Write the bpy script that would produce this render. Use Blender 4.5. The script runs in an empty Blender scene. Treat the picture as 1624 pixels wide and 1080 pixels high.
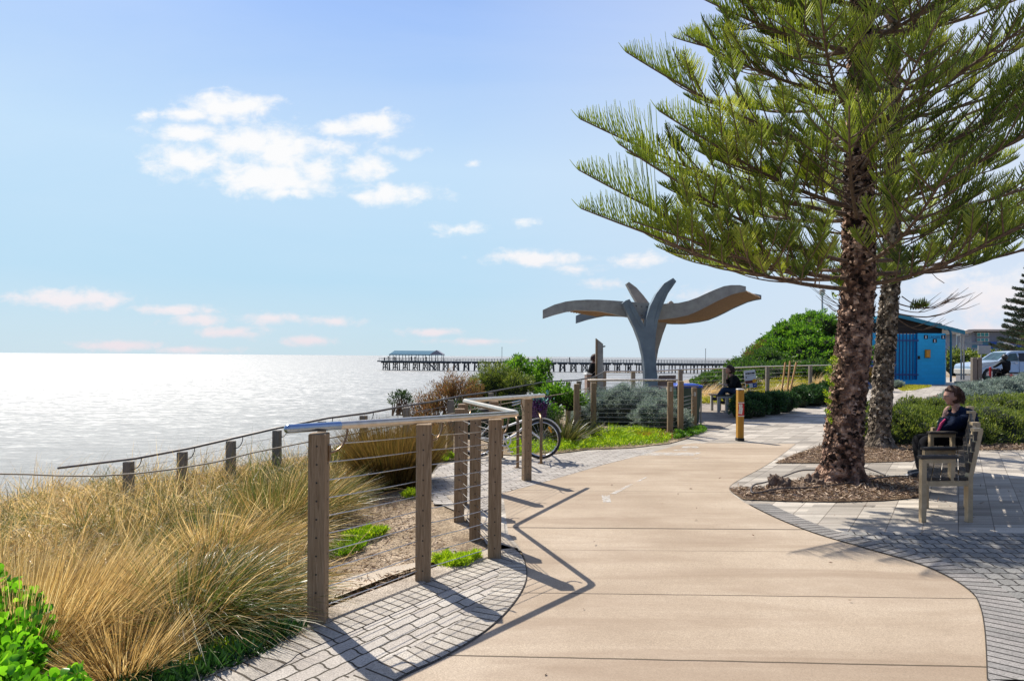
import bpy, bmesh, math, random
import numpy as np
from mathutils import Vector, Matrix, noise as mnoise
from mathutils.geometry import tessellate_polygon
random.seed(7); RNG = np.random.default_rng(7)
C = bpy.data.collections.new('place'); bpy.context.scene.collection.children.link(C)
SC = bpy.context.scene
# ---------------------------------------------------------------- camera measurements
CAMH = 1.55; F = 1000.0; PX, PY = 812.0, 565.0; TH = 0.0072
def D(px, py, Y):
    """world point seen at photo pixel (px,py) at distance Y in front of the camera"""
    dx, dy = px - PX, PY - py
    u = dx*math.cos(TH) - dy*math.sin(TH); v = dx*math.sin(TH) + dy*math.cos(TH)
    return Vector((u/F*Y, Y, CAMH + v/F*Y))
def G(px, py, z=0.0):
    dx, dy = px - PX, PY - py
    v = dx*math.sin(TH) + dy*math.cos(TH)
    Y = (z - CAMH)/(v/F)
    p = D(px, py, Y); p.z = z
    return p
# ---------------------------------------------------------------- materials
MATS = {}
def ramp(nt, fac, cols, pos=None):
    r = nt.nodes.new('ShaderNodeValToRGB')
    e = r.color_ramp.elements
    n = len(cols)
    while len(e) < n: e.new(0.5)
    for i, c in enumerate(cols):
        e[i].position = pos[i] if pos else i/(n-1)
        e[i].color = (c[0], c[1], c[2], 1)
    nt.links.new(fac, r.inputs[0]); return r.outputs[0]
def nz(nt, scale, detail=4, rough=.6, vec=None, stretch=None, dist=0):
    n = nt.nodes.new('ShaderNodeTexNoise'); n.inputs['Scale'].default_value = scale
    n.inputs['Detail'].default_value = detail; n.inputs['Roughness'].default_value = rough; n.inputs['Distortion'].default_value = dist
    if vec is None:
        vec = nt.nodes.new('ShaderNodeTexCoord').outputs['Object']
    if stretch:
        m = nt.nodes.new('ShaderNodeMapping'); m.inputs['Scale'].default_value = stretch
        nt.links.new(vec, m.inputs['Vector']); vec = m.outputs[0]
    nt.links.new(vec, n.inputs['Vector'])
    return n.outputs['Fac']
def bump(nt, h, strength=.3, dist=.01):
    b = nt.nodes.new('ShaderNodeBump'); b.inputs['Strength'].default_value = strength; b.inputs['Distance'].default_value = dist
    nt.links.new(h, b.inputs['Height']); return b.outputs[0]
def math_n(nt, op, a, b=None, c=None, clamp=False):
    m = nt.nodes.new('ShaderNodeMath'); m.operation = op; m.use_clamp = clamp
    for i, v in enumerate((a, b, c)):
        if v is None: continue
        if isinstance(v, (int, float)): m.inputs[i].default_value = v
        else: nt.links.new(v, m.inputs[i])
    return m.outputs[0]
def mixc(nt, fac, a, b, blend='MIX'):
    m = nt.nodes.new('ShaderNodeMix'); m.data_type = 'RGBA'; m.blend_type = blend
    if isinstance(fac, (int, float)): m.inputs[0].default_value = fac
    else: nt.links.new(fac, m.inputs[0])
    for i, v in ((6, a), (7, b)):
        if isinstance(v, tuple): m.inputs[i].default_value = (v[0], v[1], v[2], 1)
        else: nt.links.new(v, m.inputs[i])
    return m.outputs[2]
def base(name, rough=.6, metal=0, col=(.5,.5,.5)):
    m = bpy.data.materials.new(name); m.use_nodes = True; nt = m.node_tree
    p = nt.nodes['Principled BSDF']
    p.inputs['Roughness'].default_value = rough; p.inputs['Metallic'].default_value = metal
    p.inputs['Base Color'].default_value = (col[0], col[1], col[2], 1)
    MATS[name] = m
    return m, nt, p
def simple(name, c1, c2=None, rough=.6, metal=0, scale=8, stretch=None, bmp=.2, bd=.004, spec=.5, detail=5, mid=None, pos=None):
    m, nt, p = base(name, rough, metal, c1)
    f = nz(nt, scale, detail, .6, None, stretch)
    cols = [c1, c2 or tuple(x*.8 for x in c1)] if mid is None else [c1, mid, c2]
    c = ramp(nt, f, cols, pos or ([.35, .65] if mid is None else [.3, .5, .7]))
    nt.links.new(c, p.inputs['Base Color'])
    p.inputs['Specular IOR Level'].default_value = spec
    if bmp: nt.links.new(bump(nt, nz(nt, scale*4, 3, .6, None, stretch), bmp, bd), p.inputs['Normal'])
    return m
def leafmat(name, cols, trans=.35, rough=.45, pos=None, spec=.4, tint=None):
    """two-sided foliage: colour from the per-leaf attribute, light also passes through"""
    m, nt, p = base(name, rough)
    a = nt.nodes.new('ShaderNodeAttribute'); a.attribute_name = 'rnd'
    c = ramp(nt, a.outputs['Fac'], cols, pos)
    nt.links.new(c, p.inputs['Base Color']); p.inputs['Specular IOR Level'].default_value = spec
    t = nt.nodes.new('ShaderNodeBsdfTranslucent')
    tc = mixc(nt, 1.0, c, tint or (1.7, 1.6, .9), 'MULTIPLY'); nt.links.new(tc, t.inputs['Color'])
    mx = nt.nodes.new('ShaderNodeMixShader'); mx.inputs[0].default_value = trans
    nt.links.new(p.outputs[0], mx.inputs[1]); nt.links.new(t.outputs[0], mx.inputs[2])
    nt.links.new(mx.outputs[0], nt.nodes['Material Output'].inputs[0])
    return m
# ---------------------------------------------------------------- objects
def props(o, label=None, cat=None, group=None, kind=None):
    if label: o['label'] = label
    if cat: o['category'] = cat
    if group: o['group'] = group
    if kind: o['kind'] = kind
    return o
def woff(o):
    v = Vector((0,0,0))
    while o is not None: v += o.location; o = o.parent
    return v
def thing(name, loc, label, cat, group=None):
    o = bpy.data.objects.new(name, None); C.objects.link(o); o.location = loc; o.empty_display_size = .2
    return props(o, label, cat, group)
def link_mesh(name, me, mats, parent, origin=None, smooth=False):
    if not isinstance(mats, (list, tuple)): mats = [mats]
    for m in mats: me.materials.append(m)
    o = bpy.data.objects.new(name, me); C.objects.link(o)
    if parent is not None:
        o.parent = parent; off = woff(parent)
    else:
        off = Vector(origin) if origin is not None else Vector((0,0,0)); o.location = off
    if off.length > 0: me.transform(Matrix.Translation(-off))
    if smooth: me.polygons.foreach_set('use_smooth', np.ones(len(me.polygons), bool))
    me.update(); return o
class MB:
    def __init__(s): s.v = []; s.f = []; s.m = []
    def add(s, vs, fs, mi=0):
        b = len(s.v); s.v += [tuple(v) for v in vs]; s.f += [tuple(b+i for i in f) for f in fs]; s.m += [mi]*len(fs)
    def box(s, c, size, rz=0, mi=0, ch=0, M=None):
        c = Vector(c); hx, hy, hz = size[0]/2, size[1]/2, size[2]/2
        R = M if M is not None else Matrix.Rotation(rz, 3, 'Z')
        if ch:
            vs = []; h = ch
            prof = [(-hx+h,-hy),(hx-h,-hy),(hx,-hy+h),(hx,hy-h),(hx-h,hy),(-hx+h,hy),(-hx,hy-h),(-hx,-hy+h)]
            prof2 = [(x*(1-h/hx), y*(1-h/hy)) for x, y in prof]
            for z, pr in ((-hz, prof), (hz-h, prof), (hz, prof2)): vs += [c + R @ Vector((x, y, z)) for x, y in pr]
            fs = [tuple(range(7,-1,-1)), tuple(range(16,24))]
            for k in (0, 8):
                for i in range(8): fs.append((k+i, k+(i+1)%8, k+8+(i+1)%8, k+8+i))
            s.add(vs, fs, mi)
        else:
            vs = [c + R @ Vector((x*hx, y*hy, z*hz)) for z in (-1,1) for x, y in ((-1,-1),(1,-1),(1,1),(-1,1))]
            s.add(vs, [(3,2,1,0),(4,5,6,7),(0,1,5,4),(1,2,6,5),(2,3,7,6),(3,0,4,7)], mi)
    def bar(s, a, b, w, h, mi=0):
        """rectangular bar from a to b, w horizontal, h vertical-ish"""
        a, b = Vector(a), Vector(b); d = (b-a).normalized()
        up = Vector((0,0,1)) if abs(d.z) < .95 else Vector((0,1,0))
        x = d.cross(up).normalized(); y = x.cross(d)
        M = Matrix((x, d, y)).transposed()
        s.box((a+b)/2, (w, (b-a).length, h), M=M, mi=mi)
    def tube(s, pts, r, n=8, mi=0, cap=True, closed=False):
        pts = [Vector(p) for p in pts]; N = len(pts)
        rr = r if isinstance(r, (list, tuple)) else [r]*N
        vs = []; prev = None
        for i, p in enumerate(pts):
            if closed: t = pts[(i+1) % N] - pts[i-1]
            else: t = pts[min(i+1, N-1)] - pts[max(i-1, 0)]
            t.normalize()
            if prev is None:
                a = Vector((0,0,1)) if abs(t.z) < .9 else Vector((1,0,0))
                x = t.cross(a).normalized()
            else: x = (prev - t*prev.dot(t)).normalized()
            prev = x; y = t.cross(x)
            for k in range(n):
                th = 2*math.pi*k/n; vs.append(p + (x*math.cos(th) + y*math.sin(th))*rr[i])
        fs = []
        for i in range(N if closed else N-1):
            j = (i+1) % N
            for k in range(n): fs.append((i*n+k, i*n+(k+1)%n, j*n+(k+1)%n, j*n+k))
        if cap and not closed: fs += [tuple(range(n-1,-1,-1)), tuple((N-1)*n+k for k in range(n))]
        s.add(vs, fs, mi)
    def disc(s, c, nrm, r, n=10, mi=0, t=.0):
        nrm = Vector(nrm).normalized(); a = Vector((0,0,1)) if abs(nrm.z) < .9 else Vector((1,0,0))
        x = nrm.cross(a).normalized(); y = nrm.cross(x); c = Vector(c)
        vs = [c + (x*math.cos(2*math.pi*k/n) + y*math.sin(2*math.pi*k/n))*r for k in range(n)]
        s.add(vs, [tuple(range(n))], mi)
    def prism(s, pts, off, mi=0, mi_side=None):
        """closed outline of 3d points pushed along off"""
        off = Vector(off); n = len(pts); P = [Vector(p) for p in pts]
        vs = P + [p+off for p in P]
        s.add(vs, [tuple(range(n-1,-1,-1)), tuple(range(n, 2*n))], mi)
        b = len(s.v) - 2*n
        for i in range(n):
            j = (i+1) % n; s.f.append((b+i, b+j, b+n+j, b+n+i)); s.m.append(mi if mi_side is None else mi_side)
    def ball(s, c, r, nu=12, nv=8, mi=0):
        c = Vector(c); r = Vector(r) if not isinstance(r, (int, float)) else Vector((r, r, r))
        vs = [c+Vector((0,0,-r.z))]
        for j in range(1, nv):
            ph = -math.pi/2 + math.pi*j/nv
            for i in range(nu):
                th = 2*math.pi*i/nu; vs.append(c+Vector((r.x*math.cos(ph)*math.cos(th), r.y*math.cos(ph)*math.sin(th), r.z*math.sin(ph))))
        vs.append(c+Vector((0,0,r.z))); fs = []
        for i in range(nu): fs.append((0, 1+(i+1)%nu, 1+i))
        for j in range(nv-2):
            for i in range(nu): a = 1+j*nu; fs.append((a+i, a+(i+1)%nu, a+nu+(i+1)%nu, a+nu+i))
        a = 1+(nv-2)*nu
        for i in range(nu): fs.append((a+i, a+(i+1)%nu, len(vs)-1))
        s.add(vs, fs, mi)
    def build(s, name, mats, parent=None, smooth=False, origin=None, fix=True):
        me = bpy.data.meshes.new(name); me.from_pydata(s.v, [], s.f)
        me.polygons.foreach_set('material_index', s.m)
        if fix:
            bm = bmesh.new(); bm.from_mesh(me); bmesh.ops.recalc_face_normals(bm, faces=bm.faces); bm.to_mesh(me); bm.free()
        o = link_mesh(name, me, mats, parent, origin)
        if smooth:
            me.polygons.foreach_set('use_smooth', [len(p.vertices) < 5 for p in me.polygons])
            try: me.set_sharp_from_angle(angle=math.radians(40))
            except Exception: pass
        return o
def np_mesh(name, V, Fc, mats, parent=None, rnd=None, smooth=False, origin=None, uv=None):
    me = bpy.data.meshes.new(name); n = len(V); m, k = Fc.shape
    me.vertices.add(n); me.vertices.foreach_set('co', np.ascontiguousarray(V, dtype=np.float32).ravel())
    me.loops.add(m*k); me.loops.foreach_set('vertex_index', np.ascontiguousarray(Fc, dtype=np.int32).ravel())
    me.polygons.add(m); me.polygons.foreach_set('loop_start', np.arange(0, m*k, k, dtype=np.int32))
    me.update(calc_edges=True)
    if rnd is not None:
        a = me.attributes.new('rnd', 'FLOAT', 'POINT'); a.data.foreach_set('value', np.ascontiguousarray(rnd, dtype=np.float32))
    return link_mesh(name, me, mats, parent, origin, smooth)
def nrmz(a): return a/np.maximum(np.linalg.norm(a, axis=-1, keepdims=True), 1e-9)
def rdir(n): return nrmz(RNG.normal(size=(n,3)))
class Geo:
    """accumulates numpy quads with a per-vertex value"""
    def __init__(s): s.V = []; s.F = []; s.R = []; s.n = 0
    def put(s, V, Fq, R):
        s.V.append(V); s.F.append(Fq + s.n); s.R.append(R); s.n += len(V)
    def build(s, name, mats, parent=None, smooth=False, origin=None):
        return np_mesh(name, np.concatenate(s.V), np.concatenate(s.F), mats, parent, np.concatenate(s.R), smooth, origin)
def blades(geo, P, Dr, L, W, droop, R, segs=4, wind=(0,0,0), tipdark=0.0, side=None):
    n = len(P); L = np.broadcast_to(L, n)[:,None]; W = np.broadcast_to(W, n)[:,None]; droop = np.broadcast_to(droop, n)[:,None]
    Dr = nrmz(Dr)
    S = nrmz(np.cross(Dr, RNG.normal(size=(n,3)))) if side is None else side
    t = np.linspace(0, 1, segs+1); pts = []
    wv = np.array(wind)[None,:]
    for k in range(segs+1):
        c = P + Dr*L*t[k] + (np.array([0,0,-1.])[None,:]*droop + wv)*L*t[k]**2
        w = W*(1 - t[k]**1.6)*.5 + W*.04
        pts.append(c - S*w); pts.append(c + S*w)
    V = np.stack(pts, 1).reshape(-1, 3)
    q = np.array([[2*k, 2*k+1, 2*k+3, 2*k+2] for k in range(segs)])
    Fq = (np.arange(n)[:,None,None]*(2*(segs+1)) + q[None]).reshape(-1, 4)
    Rr = np.repeat(R, 2*(segs+1)) - tipdark*np.tile(np.repeat(t, 2), n)
    geo.put(V, Fq, np.clip(Rr, 0, 1))
def leaves(geo, P, Dr, L, W, R, fold=.15):
    """pointed leaves, 4 corners each"""
    n = len(P); L = np.broadcast_to(L, n)[:,None]; W = np.broadcast_to(W, n)[:,None]
    Dr = nrmz(Dr); S = nrmz(np.cross(Dr, RNG.normal(size=(n,3)))); N = np.cross(S, Dr)
    a = P; m = P + Dr*L*.5; b = m - S*W*.5 + N*W*fold; c = m + S*W*.5 + N*W*fold; t = P + Dr*L
    V = np.stack([a, b, t, c], 1).reshape(-1,3)
    Fq = (np.arange(n)[:,None]*4 + np.arange(4)[None])
    geo.put(V, Fq, np.repeat(R, 4))
def round_leaves(geo, P, Dr, L, W, R):
    """broad spoon-shaped leaves of three quads"""
    n = len(P); L = np.broadcast_to(L, n)[:,None]; W = np.broadcast_to(W, n)[:,None]
    Dr = nrmz(Dr); S = nrmz(np.cross(Dr, RNG.normal(size=(n,3)))); N = np.cross(S, Dr)
    def q(t, w, h=0): return P + Dr*L*t + S*W*w + N*W*h
    V = np.stack([q(0,-.06),q(0,.06),q(.4,-.36,.08),q(.4,.36,.08),q(.75,-.47,.1),q(.75,.47,.1),q(1,-.2,.0),q(1,.2,.0)],1).reshape(-1,3)
    qq = np.array([[0,1,3,2],[2,3,5,4],[4,5,7,6]])
    geo.put(V, (np.arange(n)[:,None,None]*8+qq[None]).reshape(-1,4), np.repeat(R, 8))
def shoots(geo, P, Dr, L, r, curl, R, segs=3, up=(0,0,1)):
    """thin three-sided green shoots bending towards up"""
    n = len(P); L = np.broadcast_to(L, n)[:,None]; r = np.broadcast_to(r, n)[:,None]; curl = np.broadcast_to(curl, n)[:,None]
    Dr = nrmz(Dr); A = nrmz(np.cross(Dr, RNG.normal(size=(n,3)))); B = np.cross(Dr, A)
    upv = np.array(up, float)[None,:]; pts = []
    for k in range(segs+1):
        t = k/segs; c = P + Dr*L*t + upv*curl*L*t*t
        w = r*(1 - .62*t*t)
        for j in range(3):
            a = 2*math.pi*j/3; pts.append(c + (A*math.cos(a) + B*math.sin(a))*w)
    V = np.stack(pts, 1).reshape(-1, 3); q = []
    for k in range(segs):
        for j in range(3): q.append([k*3+j, k*3+(j+1)%3, (k+1)*3+(j+1)%3, (k+1)*3+j])
    q = np.array(q); nv = 3*(segs+1)
    tt = np.tile(np.repeat(np.arange(segs+1)/segs, 3), n)
    geo.put(V, (np.arange(n)[:,None,None]*nv + q[None]).reshape(-1,4), np.clip(np.repeat(R, nv) + .18*tt, 0, 1))
def mound_pts(blobs, n, lump=.18, depth=.12, seed=0, zmin=None, freq=3.0):
    """points near the lumpy surface of a union of ellipsoids, with outward directions"""
    blobs = [(np.array(c, float), np.array(r, float)) for c, r in blobs]
    area = np.array([r[0]*r[1] + r[1]*r[2] + r[0]*r[2] for c, r in blobs]); area /= area.sum()
    P = []; N = []
    for (c, r), a in zip(blobs, area):
        m = int(n*a*1.6)+4; d = rdir(m); d[:,2] = np.abs(d[:,2])*1.0 - .25*(RNG.random(m) < .35); d = nrmz(d)
        k = np.array([mnoise.noise(Vector((x*freq+c[0]*3+seed, y*freq+c[1]*3, z*freq))) for x, y, z in d])
        s = 1 + lump*k*1.6 - depth*RNG.random(m)**1.5
        p = c + d*r*s[:,None]; nn = nrmz(d/r)
        keep = np.ones(m, bool)
        for (c2, r2) in blobs:
            if c2 is c: continue
            keep &= (((p-c2)/r2)**2).sum(1) > .8
        if zmin is not None: keep &= p[:,2] > zmin
        P.append(p[keep]); N.append(nn[keep])
    P = np.concatenate(P); N = np.concatenate(N)
    if len(P) > n: i = RNG.choice(len(P), n, replace=False); P = P[i]; N = N[i]
    return P, N
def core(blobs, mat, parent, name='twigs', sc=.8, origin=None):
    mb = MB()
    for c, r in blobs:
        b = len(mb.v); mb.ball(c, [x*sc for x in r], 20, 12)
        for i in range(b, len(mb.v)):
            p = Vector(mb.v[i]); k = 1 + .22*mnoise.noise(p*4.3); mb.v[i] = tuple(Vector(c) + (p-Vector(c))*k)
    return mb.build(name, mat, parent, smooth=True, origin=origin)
def ribbon(name, pts, w, z, mat, kind='structure', side=1, uvscale=1.0):
    """flat strip along a plan curve with uv in metres (u along, v across)"""
    V = []; Fq = []; U = []; s = 0
    P = [Vector((p[0], p[1])) for p in pts]
    for i, p in enumerate(P):
        t = (P[min(i+1, len(P)-1)] - P[max(i-1, 0)]).normalized(); nn = Vector((-t.y, t.x))*side
        if i: s += (P[i]-P[i-1]).length
        V += [(p.x, p.y, z), (p.x+nn.x*w, p.y+nn.y*w, z)]; U += [(s, 0), (s, w)]
    for i in range(len(P)-1): Fq.append((2*i, 2*i+1, 2*i+3, 2*i+2))
    me = bpy.data.meshes.new(name); me.from_pydata(V, [], Fq)
    uv = me.uv_layers.new(name='UVMap')
    for l in me.loops: uv.data[l.index].uv = U[l.vertex_index]
    o = link_mesh(name, me, mat, None); me.update()
    if me.polygons[0].normal.z < 0: me.flip_normals()
    return props(o, kind=kind)
def smooth_poly(pts, k=6):
    """Catmull-Rom through plan/space points"""
    P = [Vector(p) for p in pts]; out = []
    for i in range(len(P)-1):
        p0, p1, p2, p3 = P[max(i-1,0)], P[i], P[i+1], P[min(i+2, len(P)-1)]
        for j in range(k):
            t = j/k
            out.append(.5*((2*p1) + (p2-p0)*t + (2*p0-5*p1+4*p2-p3)*t*t + (3*p1-p0-3*p2+p3)*t**3))
    out.append(P[-1]); return out
def sheet(name, pts, z, mat, kind='structure'):
    V = [Vector((p[0], p[1], z)) for p in pts]; T = []
    for a, b, c in tessellate_polygon([[Vector((v.x, v.y, 0)) for v in V]]):
        ar = (V[b]-V[a]).xy.cross((V[c]-V[a]).xy)
        if abs(ar) > 1e-9: T.append((a, b, c) if ar > 0 else (a, c, b))
    me = bpy.data.meshes.new(name); me.from_pydata(V, [], T); me.update()
    return props(link_mesh(name, me, mat, None), kind=kind)
def skin(name, J, E, mat, parent, sub=2, root=None, extra=None):
    """J: {name: (point, radius)}; one continuous skinned surface, baked to a mesh"""
    keys = list(J); idx = {k: i for i, k in enumerate(keys)}
    me = bpy.data.meshes.new(name); me.from_pydata([tuple(J[k][0]) for k in keys], [(idx[a], idx[b]) for a, b in E], [])
    o = bpy.data.objects.new(name, me); C.objects.link(o)
    m = o.modifiers.new('s', 'SKIN'); m.use_smooth_shade = True
    sv = me.skin_vertices[0].data
    for k in keys:
        r = J[k][1]; sv[idx[k]].radius = (r, r) if isinstance(r, (int, float)) else r
        sv[idx[k]].use_root = (k == (root or keys[0]))
    ss = o.modifiers.new('u', 'SUBSURF'); ss.levels = sub; ss.render_levels = sub
    dg = bpy.context.evaluated_depsgraph_get(); dg.update()
    me2 = bpy.data.meshes.new_from_object(o.evaluated_get(dg))
    bpy.data.objects.remove(o)
    me2.name = name; me2.materials.clear()
    if extra:
        bm = bmesh.new(); bm.from_mesh(me2)
        tmp = bpy.data.meshes.new('t'); tmp.from_pydata(extra.v, [], extra.f); bm.from_mesh(tmp)
        bm.to_mesh(me2); bm.free()
    return link_mesh(name, me2, mat, parent, None, True)
def text_mesh(name, s, size, loc, rot, mat, parent, ext=.002, align='CENTER'):
    cu = bpy.data.curves.new(name, 'FONT'); cu.body = s; cu.size = size; cu.extrude = ext; cu.align_x = align
    o = bpy.data.objects.new(name, cu); C.objects.link(o)
    dg = bpy.context.evaluated_depsgraph_get(); dg.update()
    me = bpy.data.meshes.new_from_object(o.evaluated_get(dg)); bpy.data.objects.remove(o)
    me.materials.clear()
    me.transform(Matrix.Translation(loc) @ rot.to_4x4())
    return link_mesh(name, me, mat, parent)
# ================================================================= materials
# timber
def timber(name, c1, c2, c3, vert=True, rough=.75, sc=1):
    m, nt, p = base(name, rough)
    st = (22,22,1.2) if vert else (1.2,22,22)
    g = nz(nt, 3*sc, 6, .65, None, st, 1.5)
    c = ramp(nt, g, [c1, c2, c3], [.3,.5,.72])
    k = nz(nt, 1.3, 3); c = mixc(nt, math_n(nt, 'MULTIPLY', k, .55), c, tuple(x*.45 for x in c1))
    nt.links.new(c, p.inputs['Base Color']); nt.links.new(bump(nt, g, .5, .004), p.inputs['Normal'])
    p.inputs['Specular IOR Level'].default_value = .25
    return m
timber('post', (.19,.125,.07), (.32,.225,.135), (.45,.34,.225))
timber('post_grey', (.18,.15,.12), (.28,.245,.2), (.38,.34,.29))
timber('stake', (.4,.22,.09), (.5,.3,.13), (.58,.38,.2))
timber('bollard_wood', (.42,.2,.03), (.52,.27,.045), (.6,.34,.08))
timber('slat', (.05,.042,.035), (.09,.075,.06), (.14,.12,.1), False)
simple('hole', (.02,.018,.015), bmp=0)
simple('steel', (.66,.58,.48), (.55,.47,.38), rough=.33, metal=1, scale=14, bmp=.05)
simple('steel_blue_sheen', (.3,.38,.5), (.4,.45,.5), rough=.22, metal=1, scale=14, bmp=.03)  # bluish reflection on the near rail end, put into its colour
simple('steel_dark', (.13,.12,.12), (.2,.18,.16), rough=.5, metal=.6, scale=14, bmp=.05)
simple('bronze', (.2,.125,.07), (.28,.19,.11), rough=.38, metal=.8, scale=20, bmp=.05)
simple('wire', (.7,.68,.64), (.55,.53,.5), rough=.3, metal=.9, scale=30, bmp=0)
simple('galv', (.22,.28,.32), (.15,.19,.225), rough=.5, metal=.2, scale=3, bmp=.08, mid=(.18,.235,.275))
simple('galv_light', (.38,.38,.36), (.27,.27,.26), rough=.45, metal=.4, scale=5, bmp=.08)
simple('rust_deck', (.34,.22,.12), (.2,.125,.07), rough=.75, scale=12, stretch=(1,8,8), bmp=.4, bd=.02)
simple('bench_metal', (.56,.43,.26), (.42,.31,.18), rough=.45, metal=.25, scale=9, bmp=.1)
simple('bench_grey', (.5,.48,.44), (.4,.38,.34), rough=.6, scale=9, bmp=.1)
simple('plate', (.65,.62,.55), (.5,.47,.4), rough=.5, scale=30, bmp=0)
simple('black_plastic', (.02,.02,.022), (.035,.035,.035), rough=.45, bmp=.05)
simple('bin_green', (.02,.06,.045), (.03,.075,.06), rough=.4, bmp=.05)
simple('bin_blue', (.015,.06,.35), (.02,.08,.42), rough=.4, bmp=.05)
simple('white_paint', (.78,.78,.76), (.7,.7,.68), rough=.4, bmp=.03)
simple('sign_white', (.72,.76,.82), (.68,.72,.78), rough=.35, bmp=0)
simple('sign_maroon', (.16,.03,.02), (.14,.03,.02), rough=.4, bmp=0)
simple('sign_yellow', (.85,.42,.01), (.8,.4,.01), rough=.4, bmp=0)
simple('sign_green', (.05,.3,.06), (.05,.28,.06), rough=.4, bmp=0)
simple('sign_blue', (.01,.07,.35), (.01,.07,.33), rough=.4, bmp=0)
simple('sign_red', (.5,.02,.02), (.45,.02,.02), rough=.4, bmp=0)
simple('sign_brown', (.3,.2,.15), (.22,.14,.1), rough=.6, scale=10, bmp=.1)
simple('ink', (.03,.025,.03), bmp=0)
simple('rubber', (.015,.015,.016), (.03,.03,.03), rough=.7, bmp=.1)
simple('chrome', (.7,.7,.7), rough=.15, metal=1, bmp=0)
simple('reflector', (.9,.38,.01), rough=.3, bmp=0)
simple('purple', (.03,.012,.05), (.12,.03,.14), rough=.8, scale=60, bmp=0)
simple('wicker', (.1,.05,.03), (.2,.12,.06), rough=.8, scale=40)
simple('mint', (.15,.4,.33), rough=.6, bmp=0)
simple('rope', (.4,.33,.23), (.3,.24,.16), rough=.6, bmp=.1)
# masonry and buildings
def brickwall(name, c, mort, bw=.4, bh=.2, m_=.012):
    m, nt, p = base(name, .6)
    tc = nt.nodes.new('ShaderNodeTexCoord').outputs['Object']
    mp = nt.nodes.new('ShaderNodeMapping'); mp.inputs['Rotation'].default_value = (math.radians(90),0,0); nt.links.new(tc, mp.inputs[0])
    b = nt.nodes.new('ShaderNodeTexBrick'); b.inputs['Scale'].default_value = 1
    b.inputs['Brick Width'].default_value = bw; b.inputs['Row Height'].default_value = bh; b.inputs['Mortar Size'].default_value = m_
    b.inputs['Color1'].default_value = (*c, 1); b.inputs['Color2'].default_value = (*[x*.86 for x in c], 1); b.inputs['Mortar'].default_value = (*mort, 1)
    nt.links.new(mp.outputs[0], b.inputs['Vector'])
    k = nz(nt, 1.2, 4); col = mixc(nt, math_n(nt, 'MULTIPLY', k, .3), b.outputs['Color'], tuple(x*.6 for x in c))
    nt.links.new(col, p.inputs['Base Color']); nt.links.new(bump(nt, b.outputs['Fac'], -.4, .01), p.inputs['Normal'])
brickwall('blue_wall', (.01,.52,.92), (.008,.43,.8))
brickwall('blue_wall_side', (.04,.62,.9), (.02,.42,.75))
simple('blue_trim', (.005,.12,.2), (.007,.15,.25), rough=.35, bmp=.02)
simple('teal_trim', (.01,.2,.3), (.012,.24,.34), rough=.35, bmp=.02)
simple('gate_blue', (.002,.05,.2), (.003,.07,.25), rough=.4, bmp=.02)
simple('gable_dark', (.018,.014,.012), (.03,.025,.02), rough=.8, scale=3, stretch=(1,1,10), bmp=.2)
simple('grey_wall', (.17,.21,.28), (.14,.18,.25), rough=.7, scale=2, bmp=.05)
simple('panel_blue', (.02,.1,.42), (.015,.08,.38), rough=.5, bmp=.02)
simple('panel_teal', (.03,.18,.28), (.03,.15,.24), rough=.5, bmp=.02)
simple('panel_pale', (.4,.5,.58), (.36,.46,.54), rough=.5, bmp=.02)
simple('glass_teal', (.03,.22,.24), (.04,.28,.3), rough=.08, bmp=0)
simple('glass_dark', (.012,.016,.02), (.02,.025,.03), rough=.05, bmp=0)
simple('glass_car', (.05,.11,.11), (.02,.035,.04), rough=.05, scale=2, bmp=0)
simple('orange_light', (.75,.33,.02), (.65,.28,.02), rough=.35, bmp=0)
m, nt, p = base('mural', .6)
v = nt.nodes.new('ShaderNodeTexVoronoi'); v.inputs['Scale'].default_value = 5; nt.links.new(nt.nodes.new('ShaderNodeTexCoord').outputs['Object'], v.inputs['Vector'])
nt.links.new(ramp(nt, v.outputs['Color'], [(.01,.04,.35),(.02,.12,.5),(.65,.68,.72),(.5,.04,.02)], [.2,.45,.7,.85]), p.inputs['Base Color'])
simple('car_silver', (.42,.52,.62), (.4,.5,.6), rough=.22, metal=.55, scale=2, bmp=0)
simple('alloy', (.45,.46,.48), rough=.3, metal=.8, bmp=0)
simple('lamp_glass', (.8,.7,.5), rough=.3, bmp=0)
simple('pier_timber', (.06,.06,.06), (.09,.09,.09), rough=.85, scale=2, bmp=.2)
simple('pier_deck', (.07,.085,.095), (.1,.115,.12), rough=.7, scale=1, bmp=.1)
simple('pier_roof', (.1,.19,.25), (.12,.21,.27), spec=.05, rough=.95, scale=1, bmp=.05)
simple('pier_gable', (.3,.3,.33), (.28,.28,.3), rough=.6, bmp=0)
# people
simple('skin', (.5,.28,.2), (.42,.22,.16), rough=.5, scale=20, bmp=.05)
simple('hair_brown', (.06,.022,.01), (.12,.05,.025), rough=.55, scale=30, stretch=(6,6,1), bmp=.7, bd=.01)
simple('hair_dark', (.03,.012,.01), (.05,.02,.014), rough=.55, scale=30, bmp=.7, bd=.01)
simple('jacket_navy', (.005,.011,.032), (.009,.019,.048), rough=.85, scale=6, bmp=.7, bd=.03, spec=.15)
simple('jacket_black', (.007,.008,.01), (.014,.016,.018), spec=.15, rough=.85, scale=6, bmp=.5, bd=.02)
simple('trousers_black', (.005,.005,.006), (.009,.009,.012), spec=.12, rough=.9, scale=6, bmp=.4, bd=.02)
simple('denim', (.012,.03,.07), (.02,.045,.1), rough=.85, scale=8, bmp=.4, bd=.01)
simple('shoe_navy', (.008,.015,.03), (.015,.025,.045), rough=.6, bmp=.1)
simple('sole', (.4,.4,.42), rough=.6, bmp=0)
simple('scarf_pink', (.6,.02,.13), (.4,.015,.09), rough=.7, scale=20, bmp=.3)
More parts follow.
